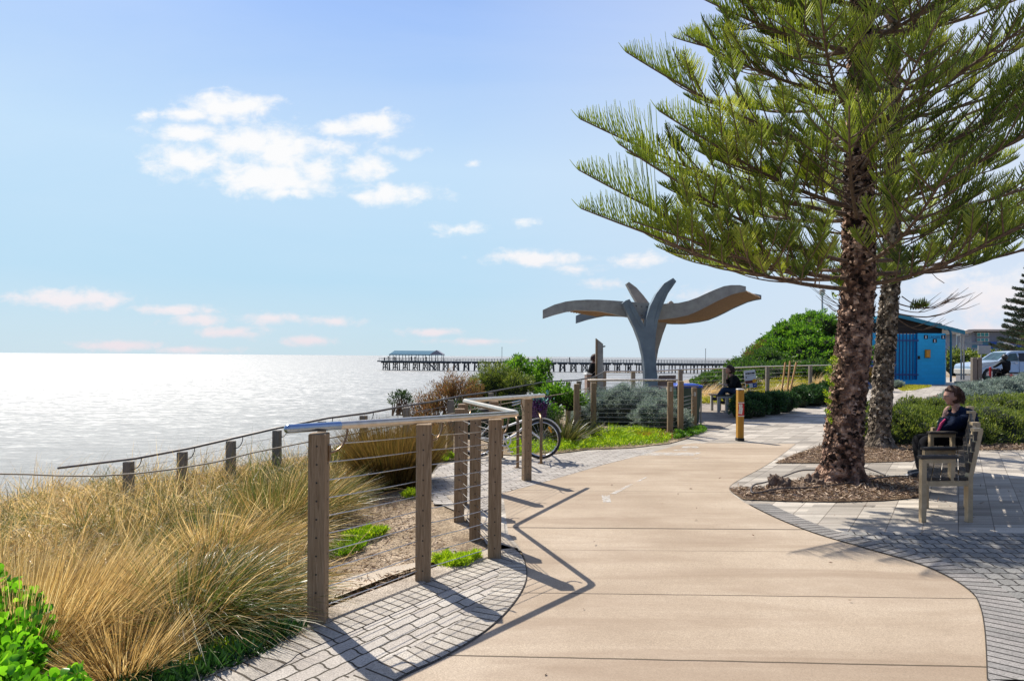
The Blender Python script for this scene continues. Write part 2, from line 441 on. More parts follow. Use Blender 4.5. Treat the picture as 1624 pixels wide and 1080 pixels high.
simple('paper', (.75,.75,.75), rough=.7, bmp=0)
# ground
def ground_mat(name, cols, pos, scale, gr_scale, gr, bmp=.4, bd=.006, rough=.9, blot=None):
    m, nt, p = base(name, rough)
    c = ramp(nt, nz(nt, scale, 6, .65), cols, pos)
    g = nz(nt, gr_scale, 3, .7)
    c = mixc(nt, gr, c, ramp(nt, g, [(.02,.02,.02),(.5,.5,.5),(1,1,1)], [.3,.5,.7]), 'OVERLAY')
    if blot: c = mixc(nt, ramp(nt, nz(nt, blot[0], 5, .7), [(0,0,0),(1,1,1)], blot[2]), c, blot[1])
    nt.links.new(c, p.inputs['Base Color']); nt.links.new(bump(nt, g, bmp, bd), p.inputs['Normal'])
    p.inputs['Specular IOR Level'].default_value = .2
    return m, nt, p
ground_mat('sand_soil', [(.2,.145,.09),(.34,.26,.17),(.48,.38,.27)], [.3,.5,.7], 1.6, 55, .8, .8, .03, blot=(7,(.14,.1,.065),[.5,.7]))
ground_mat('mulch', [(.14,.09,.06),(.28,.19,.12),(.43,.32,.21)], [.3,.5,.7], 6, 70, .9, 1, .04, blot=(14,(.06,.035,.022),[.5,.62]))
ground_mat('aggregate', [(.26,.215,.165),(.36,.305,.24),(.45,.39,.31)], [.3,.5,.7], 5, 120, .7, .6, .006)
ground_mat('drain_concrete', [(.36,.3,.22),(.45,.38,.29),(.5,.43,.34)], [.3,.5,.7], 2.5, 150, .3, .3, .003)
ground_mat('timber_path', [(.2,.165,.14),(.28,.24,.2),(.36,.31,.26)], [.3,.5,.7], 3, 90, .5, .5, .006)
ground_mat('asphalt', [(.09,.09,.09),(.12,.12,.12),(.15,.15,.145)], [.3,.5,.7], 2, 90, .4, .4, .006)
# concrete path, with sawn joints crossing it
m, nt, p = ground_mat('path_concrete', [(.32,.248,.175),(.385,.306,.222),(.455,.372,.28)], [.32,.5,.68], .55, 150, .3, .3, .003, .75)
tc = nt.nodes.new('ShaderNodeTexCoord').outputs['Object']
old = p.inputs['Base Color'].links[0].from_socket
st = nz(nt, 1.0, 6, .62, tc, (.35, 2.6, 1), .8)
col = mixc(nt, ramp(nt, st, [(0,0,0),(1,1,1)], [.44,.8]), old, (.26,.19,.13))
st2 = nz(nt, 2.2, 6, .7, tc, (.5, 1.6, 1), .3)
col = mixc(nt, math_n(nt, 'MULTIPLY', ramp(nt, st2, [(0,0,0),(1,1,1)], [.55,.75]), .5), col, (.45,.36,.27))
spk = nt.nodes.new('ShaderNodeTexVoronoi'); spk.inputs['Scale'].default_value = 28; nt.links.new(tc, spk.inputs['Vector'])
sm = math_n(nt, 'LESS_THAN', spk.outputs['Distance'], .045)
col = mixc(nt, math_n(nt, 'MULTIPLY', sm, .6), col, (.62,.54,.45))
sep = nt.nodes.new('ShaderNodeSeparateXYZ'); nt.links.new(tc, sep.inputs[0])
jt = None; wob = math_n(nt, 'MULTIPLY', math_n(nt, 'SUBTRACT', nz(nt, 4, 3), .5), .012)
for (y0, sl, w) in ((5.70,.0,.014),(4.13,-.015,.006),(3.25,-.03,.007),(5.05,.0,.003),(7.3,-.02,.005),(9.4,-.02,.006),(2.4,-.03,.006),(1.5,-.03,.006)):
    d = math_n(nt, 'ABSOLUTE', math_n(nt, 'ADD', math_n(nt, 'SUBTRACT', math_n(nt, 'SUBTRACT', sep.outputs[1], y0), math_n(nt, 'MULTIPLY', sep.outputs[0], sl)), wob))
    k = math_n(nt, 'LESS_THAN', d, w)
    jt = k if jt is None else math_n(nt, 'MAXIMUM', jt, k)
col = mixc(nt, math_n(nt, 'MULTIPLY', jt, .85), col, (.06,.045,.03))
nt.links.new(col, p.inputs['Base Color'])
# stone slabs
m, nt, p = base('stone_slabs', .7)
tc = nt.nodes.new('ShaderNodeTexCoord').outputs['Object']
ss_ = nt.nodes.new('ShaderNodeSeparateXYZ'); nt.links.new(tc, ss_.inputs[0]); mp = nt.nodes.new('ShaderNodeCombineXYZ')
nt.links.new(math_n(nt, 'SUBTRACT', ss_.outputs[0], math_n(nt, 'MULTIPLY', ss_.outputs[1], .71)), mp.inputs[0]); nt.links.new(ss_.outputs[1], mp.inputs[1])
b = nt.nodes.new('ShaderNodeTexBrick'); b.inputs['Scale'].default_value = 1; b.offset = .0
b.inputs['Brick Width'].default_value = .33; b.inputs['Row Height'].default_value = .33; b.inputs['Mortar Size'].default_value = .005; b.inputs['Bias'].default_value = 0
b.inputs['Color1'].default_value = (.27,.235,.19,1); b.inputs['Color2'].default_value = (.44,.395,.33,1); b.inputs['Mortar'].default_value = (.14,.115,.09,1)
nt.links.new(mp.outputs[0], b.inputs['Vector'])
b2 = nt.nodes.new('ShaderNodeTexBrick'); b2.inputs['Scale'].default_value = 1; b2.inputs['Brick Width'].default_value = .66; b2.inputs['Row Height'].default_value = .11
b2.inputs['Mortar Size'].default_value = 0; b2.inputs['Color1'].default_value = (.25,.25,.25,1); b2.inputs['Color2'].default_value = (.75,.75,.75,1); b2.offset=.33
nt.links.new(mp.outputs[0], b2.inputs['Vector'])
col = mixc(nt, .55, b.outputs['Color'], b2.outputs['Color'], 'OVERLAY')
col = mixc(nt, .5, col, ramp(nt, nz(nt, 3, 6, .7, tc, (.6,5,1)), [(.25,.24,.22),(.5,.5,.5),(.72,.7,.68)], [.3,.5,.7]), 'OVERLAY')
col = mixc(nt, .25, col, ramp(nt, nz(nt, 90, 2, .7), [(.2,.2,.2),(.8,.8,.8)], [.35,.65]), 'OVERLAY')
nt.links.new(col, p.inputs['Base Color']); nt.links.new(bump(nt, b.outputs['Fac'], -.5, .004), p.inputs['Normal'])
# pavers: rows following a curve (uv) and wavy interlocking field (object space)
def paver(name, c1, c2, mort, bw, bh, uv=False, rot=0, wav=0, off=.5, ms=.006):
    m, nt, p = base(name, .85)
    t = nt.nodes.new('ShaderNodeTexCoord'); tc = t.outputs['UV' if uv else 'Object']
    mp = nt.nodes.new('ShaderNodeMapping'); mp.inputs['Rotation'].default_value = (0,0,rot); nt.links.new(tc, mp.inputs[0]); vec = mp.outputs[0]
    if wav:
        s = nt.nodes.new('ShaderNodeSeparateXYZ'); nt.links.new(vec, s.inputs[0])
        yy = math_n(nt, 'ADD', s.outputs[1], math_n(nt, 'MULTIPLY', math_n(nt, 'SINE', math_n(nt, 'MULTIPLY', s.outputs[0], 2*math.pi/(bw/2))), wav*.45))
        xx = math_n(nt, 'ADD', s.outputs[0], math_n(nt, 'MULTIPLY', math_n(nt, 'SINE', math_n(nt, 'MULTIPLY', s.outputs[1], 2*math.pi/bh)), wav))
        cb = nt.nodes.new('ShaderNodeCombineXYZ'); nt.links.new(xx, cb.inputs[0]); nt.links.new(yy, cb.inputs[1]); vec = cb.outputs[0]
    b = nt.nodes.new('ShaderNodeTexBrick'); b.inputs['Scale'].default_value = 1; b.offset = off
    b.inputs['Brick Width'].default_value = bw; b.inputs['Row Height'].default_value = bh; b.inputs['Mortar Size'].default_value = ms; b.inputs['Mortar Smooth'].default_value = .3
    b.inputs['Color1'].default_value = (*c1, 1); b.inputs['Color2'].default_value = (*c2, 1); b.inputs['Mortar'].default_value = (*mort, 1)
    nt.links.new(vec, b.inputs['Vector'])
    g = nz(nt, 110, 3, .7)
    col = mixc(nt, .6, b.outputs['Color'], ramp(nt, g, [(.2,.2,.2),(.5,.5,.5),(.8,.8,.8)], [.32,.5,.68]), 'OVERLAY')
    col = mixc(nt, .3, col, ramp(nt, nz(nt, 3, 4), [(.3,.3,.3),(.7,.7,.7)], [.35,.65]), 'OVERLAY')
    nt.links.new(col, p.inputs['Base Color'])
    h = math_n(nt, 'ADD', math_n(nt, 'MULTIPLY', b.outputs['Fac'], -1), math_n(nt, 'MULTIPLY', g, .35))
    nt.links.new(bump(nt, h, .9, .006), p.inputs['Normal']); p.inputs['Specular IOR Level'].default_value = .2
paver('border_paver', (.32,.285,.24), (.41,.37,.31), (.07,.055,.04), .075, 1.2, True, off=0, ms=.006)
paver('field_paver', (.35,.31,.265), (.44,.4,.345), (.06,.05,.035), .2, .1, rot=math.radians(-52), wav=.0055, ms=.006)
paver('bike_paver', (.32,.29,.26), (.41,.38,.34), (.09,.075,.06), .2, .1, rot=math.radians(-20), wav=.0, ms=.005)
paver('dark_paver', (.19,.185,.17), (.26,.25,.23), (.04,.035,.03), .117, .12, rot=0, wav=.009, ms=.007, off=0)
paver('dark_border_paver', (.2,.19,.175), (.27,.25,.23), (.04,.035,.03), .075, 1.2, True, off=0, ms=.007)
# painted lane mark, worn through
m, nt, p = base('worn_paint', .6, 0, (.62,.6,.55))
tr = nt.nodes.new('ShaderNodeBsdfTransparent'); mx = nt.nodes.new('ShaderNodeMixShader')
nt.links.new(ramp(nt, nz(nt, 9, 6, .75), [(.05,.05,.05),(.75,.75,.75)], [.38,.62]), mx.inputs[0])
nt.links.new(tr.outputs[0], mx.inputs[1]); nt.links.new(p.outputs[0], mx.inputs[2]); nt.links.new(mx.outputs[0], nt.nodes['Material Output'].inputs[0])
# bark
def bark(name, c1, c2, c3):
    m, nt, p = base(name, .9)
    tc = nt.nodes.new('ShaderNodeTexCoord').outputs['Object']
    mp = nt.nodes.new('ShaderNodeMapping'); mp.inputs['Scale'].default_value = (1,1,.75); nt.links.new(tc, mp.inputs[0])
    v = nt.nodes.new('ShaderNodeTexVoronoi'); v.inputs['Scale'].default_value = 34; nt.links.new(mp.outputs[0], v.inputs['Vector'])
    n2 = nz(nt, 16, 6, .7)
    a = nt.nodes.new('ShaderNodeAttribute'); a.attribute_name = 'rnd'
    f = math_n(nt, 'ADD', math_n(nt, 'MULTIPLY', n2, .5), math_n(nt, 'MULTIPLY', a.outputs['Fac'], .55))
    c = ramp(nt, f, [c1, c2, c3], [.38,.54,.72])
    nt.links.new(c, p.inputs['Base Color'])
    h = math_n(nt, 'ADD', v.outputs['Distance'], n2)
    nt.links.new(bump(nt, h, 1, .03), p.inputs['Normal']); p.inputs['Specular IOR Level'].default_value = .2
bark('bark_brown', (.02,.012,.009), (.2,.115,.08), (.7,.46,.32))
bark('bark_grey', (.022,.017,.013), (.17,.135,.1), (.5,.42,.33))
simple('limb', (.09,.055,.035), (.2,.135,.09), rough=.85, scale=20, bmp=.6, bd=.01)
simple('twig', (.1,.07,.05), (.2,.14,.1), rough=.9, scale=20, bmp=.3)
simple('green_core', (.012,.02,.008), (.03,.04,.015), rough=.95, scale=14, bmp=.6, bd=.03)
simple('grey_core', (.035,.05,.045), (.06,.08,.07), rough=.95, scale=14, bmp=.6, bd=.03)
simple('root_wood', (.12,.08,.055), (.24,.17,.12), rough=.9, scale=14, bmp=.8, bd=.02)
simple('hose', (.05,.04,.035), (.09,.07,.06), rough=.4, bmp=0)
# foliage
leafmat('pine_shoot', [(.035,.07,.02),(.16,.23,.032),(.38,.46,.08),(.62,.66,.2)], .48)
leafmat('pine_far', [(.018,.035,.028),(.035,.06,.045),(.055,.085,.06)], .2)
leafmat('pine_pale', [(.04,.07,.03),(.08,.12,.04),(.1,.16,.05)], .3)
leafmat('grass_straw', [(.05,.085,.02),(.15,.19,.05),(.22,.15,.06),(.56,.41,.18),(.88,.75,.46)], .45, .35, [0,.24,.42,.7,1], .5, (1.3,1.15,.85))
leafmat('tussock_brown', [(.05,.04,.015),(.13,.09,.03),(.22,.15,.05),(.1,.12,.03)], .35, .5, None, .3, (1.4,1.2,.8))
leafmat('hedge_leaf', [(.02,.08,.008),(.07,.24,.012),(.14,.38,.02),(.24,.5,.03)], .55, .28, None, .6)
leafmat('succulent', [(.015,.05,.02),(.03,.1,.02),(.06,.15,.03),(.3,.32,.03)], .2, .4, [0,.5,.9,1])
leafmat('lime_cover', [(.03,.09,.01),(.13,.26,.01),(.32,.47,.02),(.5,.6,.04)], .45)
leafmat('shrub_green', [(.02,.05,.015),(.04,.1,.02),(.08,.17,.025),(.12,.22,.04)], .35)
leafmat('shrub_bright', [(.025,.08,.01),(.06,.17,.015),(.12,.27,.025),(.2,.36,.04)], .4)
leafmat('shrub_dark', [(.01,.03,.012),(.022,.055,.02),(.045,.09,.03),(.07,.12,.04)], .25)
leafmat('shrub_brown', [(.06,.035,.02),(.16,.08,.045),(.3,.15,.08),(.14,.14,.04)], .35)
leafmat('hedge_dark', [(.01,.03,.014),(.025,.075,.03),(.05,.12,.04),(.09,.18,.055)], .25, .4)
leafmat('olive_cover', [(.02,.04,.01),(.065,.11,.018),(.16,.22,.035),(.32,.37,.09)], .35)
leafmat('silver_leaf', [(.11,.15,.12),(.23,.29,.235),(.38,.45,.37),(.56,.63,.53)], .2, .6, None, .2, (1.1,1.15,1.05))
leafmat('gold_grass', [(.14,.16,.02),(.3,.3,.03),(.45,.44,.05),(.2,.28,.03)], .35, .5)
leafmat('orange_dry', [(.2,.08,.02),(.35,.15,.04),(.45,.25,.08)], .35)
leafmat('flax', [(.03,.045,.012),(.08,.1,.03),(.14,.13,.05),(.32,.27,.17)], .25, .4)
leafmat('sprout', [(.12,.22,.01),(.25,.38,.02),(.42,.5,.03)], .4)
# sea
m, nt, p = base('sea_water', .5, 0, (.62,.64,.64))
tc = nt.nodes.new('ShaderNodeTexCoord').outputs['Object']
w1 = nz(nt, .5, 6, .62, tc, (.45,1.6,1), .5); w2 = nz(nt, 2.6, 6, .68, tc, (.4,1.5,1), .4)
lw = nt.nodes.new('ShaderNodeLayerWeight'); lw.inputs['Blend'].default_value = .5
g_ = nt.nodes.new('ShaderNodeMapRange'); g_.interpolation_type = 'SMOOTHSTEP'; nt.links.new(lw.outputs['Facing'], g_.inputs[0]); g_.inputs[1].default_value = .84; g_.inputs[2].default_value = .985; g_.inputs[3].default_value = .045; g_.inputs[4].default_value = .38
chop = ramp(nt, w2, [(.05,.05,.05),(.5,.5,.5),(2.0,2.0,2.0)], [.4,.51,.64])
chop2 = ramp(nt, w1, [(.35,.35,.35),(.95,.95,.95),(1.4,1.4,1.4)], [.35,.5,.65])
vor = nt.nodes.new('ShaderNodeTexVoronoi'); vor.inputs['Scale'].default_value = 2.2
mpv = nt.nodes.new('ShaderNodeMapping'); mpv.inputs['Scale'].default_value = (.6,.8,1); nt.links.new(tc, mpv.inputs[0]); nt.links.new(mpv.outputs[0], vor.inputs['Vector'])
glint = math_n(nt, 'MULTIPLY', math_n(nt, 'LESS_THAN', vor.outputs['Distance'], .13), math_n(nt, 'GREATER_THAN', w1, .5))  # sun sparkles put in as scattered mirror-like dots
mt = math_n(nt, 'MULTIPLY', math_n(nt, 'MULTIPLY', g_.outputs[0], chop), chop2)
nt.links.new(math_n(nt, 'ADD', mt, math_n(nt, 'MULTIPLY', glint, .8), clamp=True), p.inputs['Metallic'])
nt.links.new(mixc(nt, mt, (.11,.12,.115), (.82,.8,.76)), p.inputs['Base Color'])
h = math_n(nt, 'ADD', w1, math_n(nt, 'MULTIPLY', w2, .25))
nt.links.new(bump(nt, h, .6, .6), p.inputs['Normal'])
p.inputs['IOR'].default_value = 1.45
# ================================================================= camera, sun, sky
cam = bpy.data.objects.new('camera', bpy.data.cameras.new('camera')); C.objects.link(cam); SC.camera = cam
cam.location = (0, 0, CAMH); cam.rotation_mode = 'XYZ'
cam.matrix_world = Matrix.Translation((0,0,CAMH)) @ Matrix.Rotation(math.radians(90), 4, 'X') @ Matrix.Rotation(TH, 4, 'Z')
cam.data.sensor_width = 36; cam.data.sensor_fit = 'HORIZONTAL'; cam.data.lens = 36*F/1624
cam.data.shift_y = 25/1624; cam.data.clip_end = 30000; cam.data.clip_start = .05
SUN_DIR = Vector((-.53, .66, 1.12)).normalized()          # towards the sun
sun = bpy.data.objects.new('sun', bpy.data.lights.new('sun', 'SUN')); C.objects.link(sun)
sun.rotation_euler = SUN_DIR.to_track_quat('Z', 'Y').to_euler(); sun.data.energy = 5.0; sun.data.angle = math.radians(.5); sun.data.color = (1, .94, .85)
W = bpy.data.worlds.new('World'); SC.world = W; W.use_nodes = True; nt = W.node_tree
bg = nt.nodes['Background']
sky = nt.nodes.new('ShaderNodeTexSky'); sky.sky_type = 'NISHITA'; sky.sun_disc = False
el = math.asin(SUN_DIR.z); sky.sun_elevation = el; sky.sun_rotation = math.atan2(SUN_DIR.x, SUN_DIR.y)
sky.air_density = 1.0; sky.dust_density = 1.2; sky.ozone_density = 1.2
tc = nt.nodes.new('ShaderNodeTexCoord').outputs['Generated']
sep = nt.nodes.new('ShaderNodeSeparateXYZ'); nt.links.new(tc, sep.inputs[0])
# clouds stand in the sky by direction: u = x/y, v = z/y over the sea
yy = math_n(nt, 'MAXIMUM', sep.outputs[1], .02)
u = math_n(nt, 'DIVIDE', sep.outputs[0], yy); v = math_n(nt, 'DIVIDE', sep.outputs[2], yy)
uv = nt.nodes.new('ShaderNodeCombineXYZ'); nt.links.new(u, uv.inputs[0]); nt.links.new(v, uv.inputs[1])
def sky_uv(px, py): p = D(px, py, 1.0); return p.x, p.z - CAMH
CL = [(362,172,72,24,1),(300,182,40,12,1),(230,182,18,9,.7),(300,212,60,14,.9),(296,252,66,26,1.1),(390,225,70,26,1),(450,240,60,30,1.1),(430,285,90,26,1.1),
      (500,270,44,26,.9),(455,305,60,12,.8),(520,232,50,14,.55),(540,205,44,12,.9),(606,196,42,20,1),(583,267,34,19,1.1),(625,308,62,17,1.05),(575,312,24,8,.8),
      (640,242,30,7,.45),(750,260,10,5,.6),(715,310,14,8,.4),(725,364,40,9,.6),(850,410,72,12,1),(915,427,34,8,.7),(1020,412,50,9,.7),(970,450,34,7,.5),(830,352,26,5,.35),
      (110,474,86,15,1),(70,470,34,11,.8),(268,491,62,8,1),(312,508,40,9,.85),(362,527,56,9,.9),(430,504,52,10,.95),(530,509,44,7,.75),(490,540,40,7,.8),
      (190,548,60,8,.9),(320,555,70,6,.7),(682,527,42,6,.8),(760,541,60,5,.6),(1570,470,110,40,.7),(1500,440,80,20,.5),(1560,520,90,14,.5),(1100,470,60,10,.3)]
nA = nz(nt, 26, 7, .62, uv.outputs[0], (1,1.5,1), .25); nB = nz(nt, 9, 5, .6, uv.outputs[0], (.8,2.0,1), .3)
field = None
for (cx, cy, a, b_, s) in CL:
    cu, cv = sky_uv(cx, cy)
    su = nt.nodes.new('ShaderNodeVectorMath'); su.operation = 'SUBTRACT'; nt.links.new(uv.outputs[0], su.inputs[0]); su.inputs[1].default_value = (cu, cv, 0)
    ml = nt.nodes.new('ShaderNodeVectorMath'); ml.operation = 'MULTIPLY'; nt.links.new(su.outputs[0], ml.inputs[0]); ml.inputs[1].default_value = (F/a, F/b_, 0)
    ln = nt.nodes.new('ShaderNodeVectorMath'); ln.operation = 'LENGTH'; nt.links.new(ml.outputs[0], ln.inputs[0])
    k = math_n(nt, 'MULTIPLY', math_n(nt, 'SUBTRACT', 1.35, ln.outputs['Value']), s)
    field = k if field is None else math_n(nt, 'MAXIMUM', field, k)
dens = math_n(nt, 'ADD', field, math_n(nt, 'MULTIPLY', math_n(nt, 'SUBTRACT', nA, .5), 2.6))
dens = math_n(nt, 'ADD', dens, math_n(nt, 'MULTIPLY', math_n(nt, 'SUBTRACT', nB, .5), 1.2))
mr = nt.nodes.new('ShaderNodeMapRange'); mr.interpolation_type = 'SMOOTHSTEP'; nt.links.new(dens, mr.inputs[0])
mr.inputs[1].default_value = -.1; mr.inputs[2].default_value = 1.1
cl = math_n(nt, 'MULTIPLY', mr.outputs[0], math_n(nt, 'GREATER_THAN', sep.outputs[1], .05))
# thin high veil
veil = ramp(nt, nz(nt, 2.2, 6, .6, uv.outputs[0], (.5,2.4,1), .6), [(0,0,0),(1,1,1)], [.42,.8])
# clear-sky colours by height; darkened above the frame to cut fill light
zc = math_n(nt, 'ARCSINE', sep.outputs[2])
SKYCOL = ramp(nt, math_n(nt, 'DIVIDE', zc, math.pi/2, clamp=True), [(.60,.77,.86),(.50,.74,.92),(.56,.77,.98),(.36,.56,.98),(.16,.30,.75),(.07,.14,.42)], [0,.07,.18,.31,.45,.8])
# whiter towards the east (right)
wh = nt.nodes.new('ShaderNodeMapRange'); nt.links.new(sep.outputs[0], wh.inputs[0]); wh.inputs[1].default_value = -.08; wh.inputs[2].default_value = .55; wh.inputs[3].default_value = 0; wh.inputs[4].default_value = .7
lo = nt.nodes.new('ShaderNodeMapRange'); nt.links.new(sep.outputs[2], lo.inputs[0]); lo.inputs[1].default_value = .5; lo.inputs[2].default_value = .75; lo.inputs[3].default_value = 1; lo.inputs[4].default_value = 0
fw_ = nt.nodes.new('ShaderNodeMapRange'); nt.links.new(sep.outputs[1], fw_.inputs[0]); fw_.inputs[1].default_value = -.3; fw_.inputs[2].default_value = .4; fw_.inputs[3].default_value = .25; fw_.inputs[4].default_value = 1
SKYCOL = mixc(nt, math_n(nt, 'MULTIPLY', wh.outputs[0], lo.outputs[0]), SKYCOL, (.76,.81,.95))
SKYCOL = mixc(nt, math_n(nt, 'SUBTRACT', 1, fw_.outputs[0]), SKYCOL, (.12,.2,.42))  # sky behind the camera darkened too, for less fill light
SKYCOL = mixc(nt, math_n(nt, 'MULTIPLY', veil, .16), SKYCOL, (.8,.88,1))
# glow of bright air round the sun, above the frame
dt = nt.nodes.new('ShaderNodeVectorMath'); dt.operation = 'DOT_PRODUCT'; nt.links.new(tc, dt.inputs[0]); dt.inputs[1].default_value = tuple(SUN_DIR)
gl = math_n(nt, 'POWER', math_n(nt, 'MAXIMUM', dt.outputs['Value'], 0), 40)
cc = nt.nodes.new('ShaderNodeMapRange'); nt.links.new(v, cc.inputs[0]); cc.inputs[1].default_value = .02; cc.inputs[2].default_value = .2
CLC = mixc(nt, cc.outputs[0], (.86,.80,.86), (1.0,1.0,1.0))
SKYK, GLOWK = .9, 3.0
body = mixc(nt, cl, SKYCOL, CLC)
sc_ = nt.nodes.new('ShaderNodeVectorMath'); sc_.operation = 'SCALE'; nt.links.new(body, sc_.inputs[0]); sc_.inputs['Scale'].default_value = SKYK/.1
g3 = nt.nodes.new('ShaderNodeVectorMath'); g3.operation = 'SCALE'; g3.inputs[0].default_value = (1,.95,.88); nt.links.new(math_n(nt, 'MULTIPLY', gl, GLOWK/.1), g3.inputs['Scale'])
ad = nt.nodes.new('ShaderNodeVectorMath'); ad.operation = 'ADD'; nt.links.new(sc_.outputs[0], ad.inputs[0]); nt.links.new(g3.outputs[0], ad.inputs[1])
fin = mixc(nt, .05, ad.outputs[0], sky.outputs[0])
nt.links.new(fin, bg.inputs[0]); bg.inputs[1].default_value = .085
vs = SC.view_settings; vs.view_transform = 'Standard'; vs.look = 'None'; vs.exposure = 0.38; vs.gamma = 1
SC.cycles.use_denoising = True; SC.cycles.max_bounces = 8; SC.cycles.transparent_max_bounces = 12; SC.cycles.sample_clamp_indirect = 8
# ================================================================= terrain
CREST = [(-3.6,-6),(-2.35,1.6),(-1.78,2.7),(-1.22,3.55),(-.72,4.25),(-.2,4.88),(-.5,5.3),(-.72,6.0),(-1.0,6.7),(-1.35,7.6),(-1.3,8.9),(-.5,10.3),(.9,11.6),(1.6,13.3),(1.5,16),(2.0,19),(3.0,21.3),(7.2,22.2),(12,25),(15,34),(22,60),(45,110),(90,200),(160,330)]
FLATP = CREST + [(900,330),(900,-60),(-3.6,-60)]
SEAZ = -4.0
def seg_dist(X, Y, pl):
    d = np.full(X.shape, 1e9)
    for (ax, ay), (bx, by) in zip(pl[:-1], pl[1:]):
        vx, vy = bx-ax, by-ay; t = np.clip(((X-ax)*vx + (Y-ay)*vy)/(vx*vx+vy*vy), 0, 1)
        d = np.minimum(d, np.hypot(X-ax-t*vx, Y-ay-t*vy))
    return d
def inside(X, Y, pl):
    r = np.zeros(X.shape, bool); n = len(pl)
    for i in range(n):
        (x1, y1), (x2, y2) = pl[i], pl[(i+1) % n]
        if y1 == y2: continue
        c = ((y1 > Y) != (y2 > Y)) & (X < (x2-x1)*(Y-y1)/(y2-y1) + x1); r ^= c
    return r
def hgt(X, Y):
    X = np.asarray(X, float); Y = np.asarray(Y, float)
    d = seg_dist(X, Y, CREST); ins = inside(X, Y, FLATP)
    z = -(.06*np.minimum(d, .4)/.4 + .115*np.clip(d-.15, 0, 5.5) + .36*np.clip(d-5.6, 0, 40))
    z = np.maximum(z, -7)
    z = np.where(ins, -.014, z - .014)
    # dune hill with the shrubs on it, beyond the rail on the right
    h = 2.1*np.exp(-(((X-16.5)/4.6)**2 + ((Y-38)/7.0)**2)) + .7*np.exp(-(((X-11.5)/2.6)**2 + ((Y-33)/5.0)**2))
    z = z + h*np.clip((Y-26)/4, 0, 1)*np.clip((.525 - X/np.maximum(Y,1))/.05, 0, 1)
    return z
def hz(x, y): return float(hgt(np.array([x]), np.array([y]))[0])
def grid(name, xs, ys, mat, kind='structure', rough=None):
    X, Y = np.meshgrid(xs, ys); Z = hgt(X, Y)
    if rough is not None:
        m = Z < -.02
        N = np.array([mnoise.noise(Vector((x*1.7, y*1.7, 0)))*.7 + mnoise.noise(Vector((x*6, y*6, 3)))*.3 for x, y in zip(X.ravel(), Y.ravel())]).reshape(X.shape)
        Z = np.where(m, Z + N*rough*np.clip(-Z*3, 0, 1), Z)
    V = np.stack([X, Y, Z], -1).reshape(-1, 3); nx = len(xs); ny = len(ys)
    i = np.arange(nx-1)[None,:] + np.arange(ny-1)[:,None]*nx; i = i.ravel()
    Fq = np.stack([i, i+1, i+1+nx, i+nx], 1)
    return props(np_mesh(name, V, Fq, mat, None, None, True), kind=kind)
xs = np.unique(np.concatenate([np.linspace(-900,-60,15), np.linspace(-60,-9,25), np.linspace(-9,8,150), np.linspace(8,40,50), np.linspace(40,200,30), np.linspace(200,900,10)]))
ys = np.unique(np.concatenate([np.linspace(-60,0,8), np.linspace(0,16,150), np.linspace(16,50,60), np.linspace(50,330,40)]))
grid('dune_ground', xs, ys, MATS['sand_soil'], rough=.05)
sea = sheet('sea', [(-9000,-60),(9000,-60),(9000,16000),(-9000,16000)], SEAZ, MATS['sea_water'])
# ---- paving, each sheet 4 mm over the one below
def P2(l): return [tuple(G(x, y).xy) for x, y in l]
# stone slabs: everything on the right and beyond, to the toilet block
CW = smooth_poly([Vector((*p, 0)) for p in P2([(1262,704),(1247,716),(1215,738),(1178,758),(1159,770),(1158,780),(1170,790),(1186,800),(1230,822),(1290,846),(1370,870),(1450,893),(1500,914),(1535,936),(1552,958),(1561,1000),(1565,1080)])], 5)
pave = [(-.2,5.2),(-.35,6.0),(-1.0,7.0),(-1.1,8.8),(.3,10.8),(2.2,12.3),(2.9,13.0),(3.2,15.5),(3.4,21.0),(7.2,21.8),(11.6,25.2),(14,34),(17,48),(60,60),(60,-8),(-1,-8),(-1.2,2.6),(.3,4.9)]
sheet('stone_paving', pave, 0.0, MATS['stone_slabs'])
# concrete path
left = P2([(630,1080),(700,1046),(760,1010),(802,974),(829,937),(837,908),(833,888),(824,868),(806,846)]) + P2([(800,800),(797,781),(850,768),(905,752),(960,736),(1020,721),(1075,706)])
path = [(-1.5,-3),(-1.4,1.25),(-.95,2.3)] + left[:1] + left[1:] + P2([(1100,703),(1180,703)]) + [tuple(p.xy) for p in CW] + [(2.3,1.5),(2.3,-3)]
sheet('concrete_path', path, .004, MATS['path_concrete'])
# brick band beside the railing
cur = smooth_poly([Vector((*p,0)) for p in [(-1.35,1.3),(-.85,2.45)]+P2([(630,1080),(700,1046),(760,1010),(802,974),(829,937),(836,910),(829,884),(818,874)])], 6)
kin = smooth_poly([Vector((*p,0)) for p in [(-2.75,1.5)]+P2([(322,1080),(430,1026),(520,990),(610,953),(700,917),(770,889),(818,874)])], 4)
sheet('brick_paving', [tuple(p.xy) for p in cur] + [tuple(p.xy) for p in reversed(kin)], .008, MATS['field_paver'])
ribbon('brick_border', [p.xy for p in cur[:-1]], .2, .012, MATS['border_paver'], side=1)
ribbon('brick_edge_course', [p.xy for p in kin[:-2]], .2, .0125, MATS['border_paver'], side=-1)
kb = MB()
def kerb(name, pts, w, h, z0, side):
    k = MB(); P = [Vector((p[0], p[1])) for p in pts]; prof = [(0,z0),(0,h-.012),(.012,h),(w-.012,h),(w,h-.012),(w,z0)]
    vs = []
    for i, p in enumerate(P):
        t = (P[min(i+1,len(P)-1)] - P[max(i-1,0)]).normalized(); nn = Vector((-t.y,t.x))*side
        vs += [(p.x+nn.x*a, p.y+nn.y*a, z) for a, z in prof]
    fs = [(i*6+j, i*6+j+1, (i+1)*6+j+1, (i+1)*6+j) for i in range(len(P)-1) for j in range(5)]
    k.add(vs, fs); return props(k.build(name, MATS['aggregate']), kind='structure')
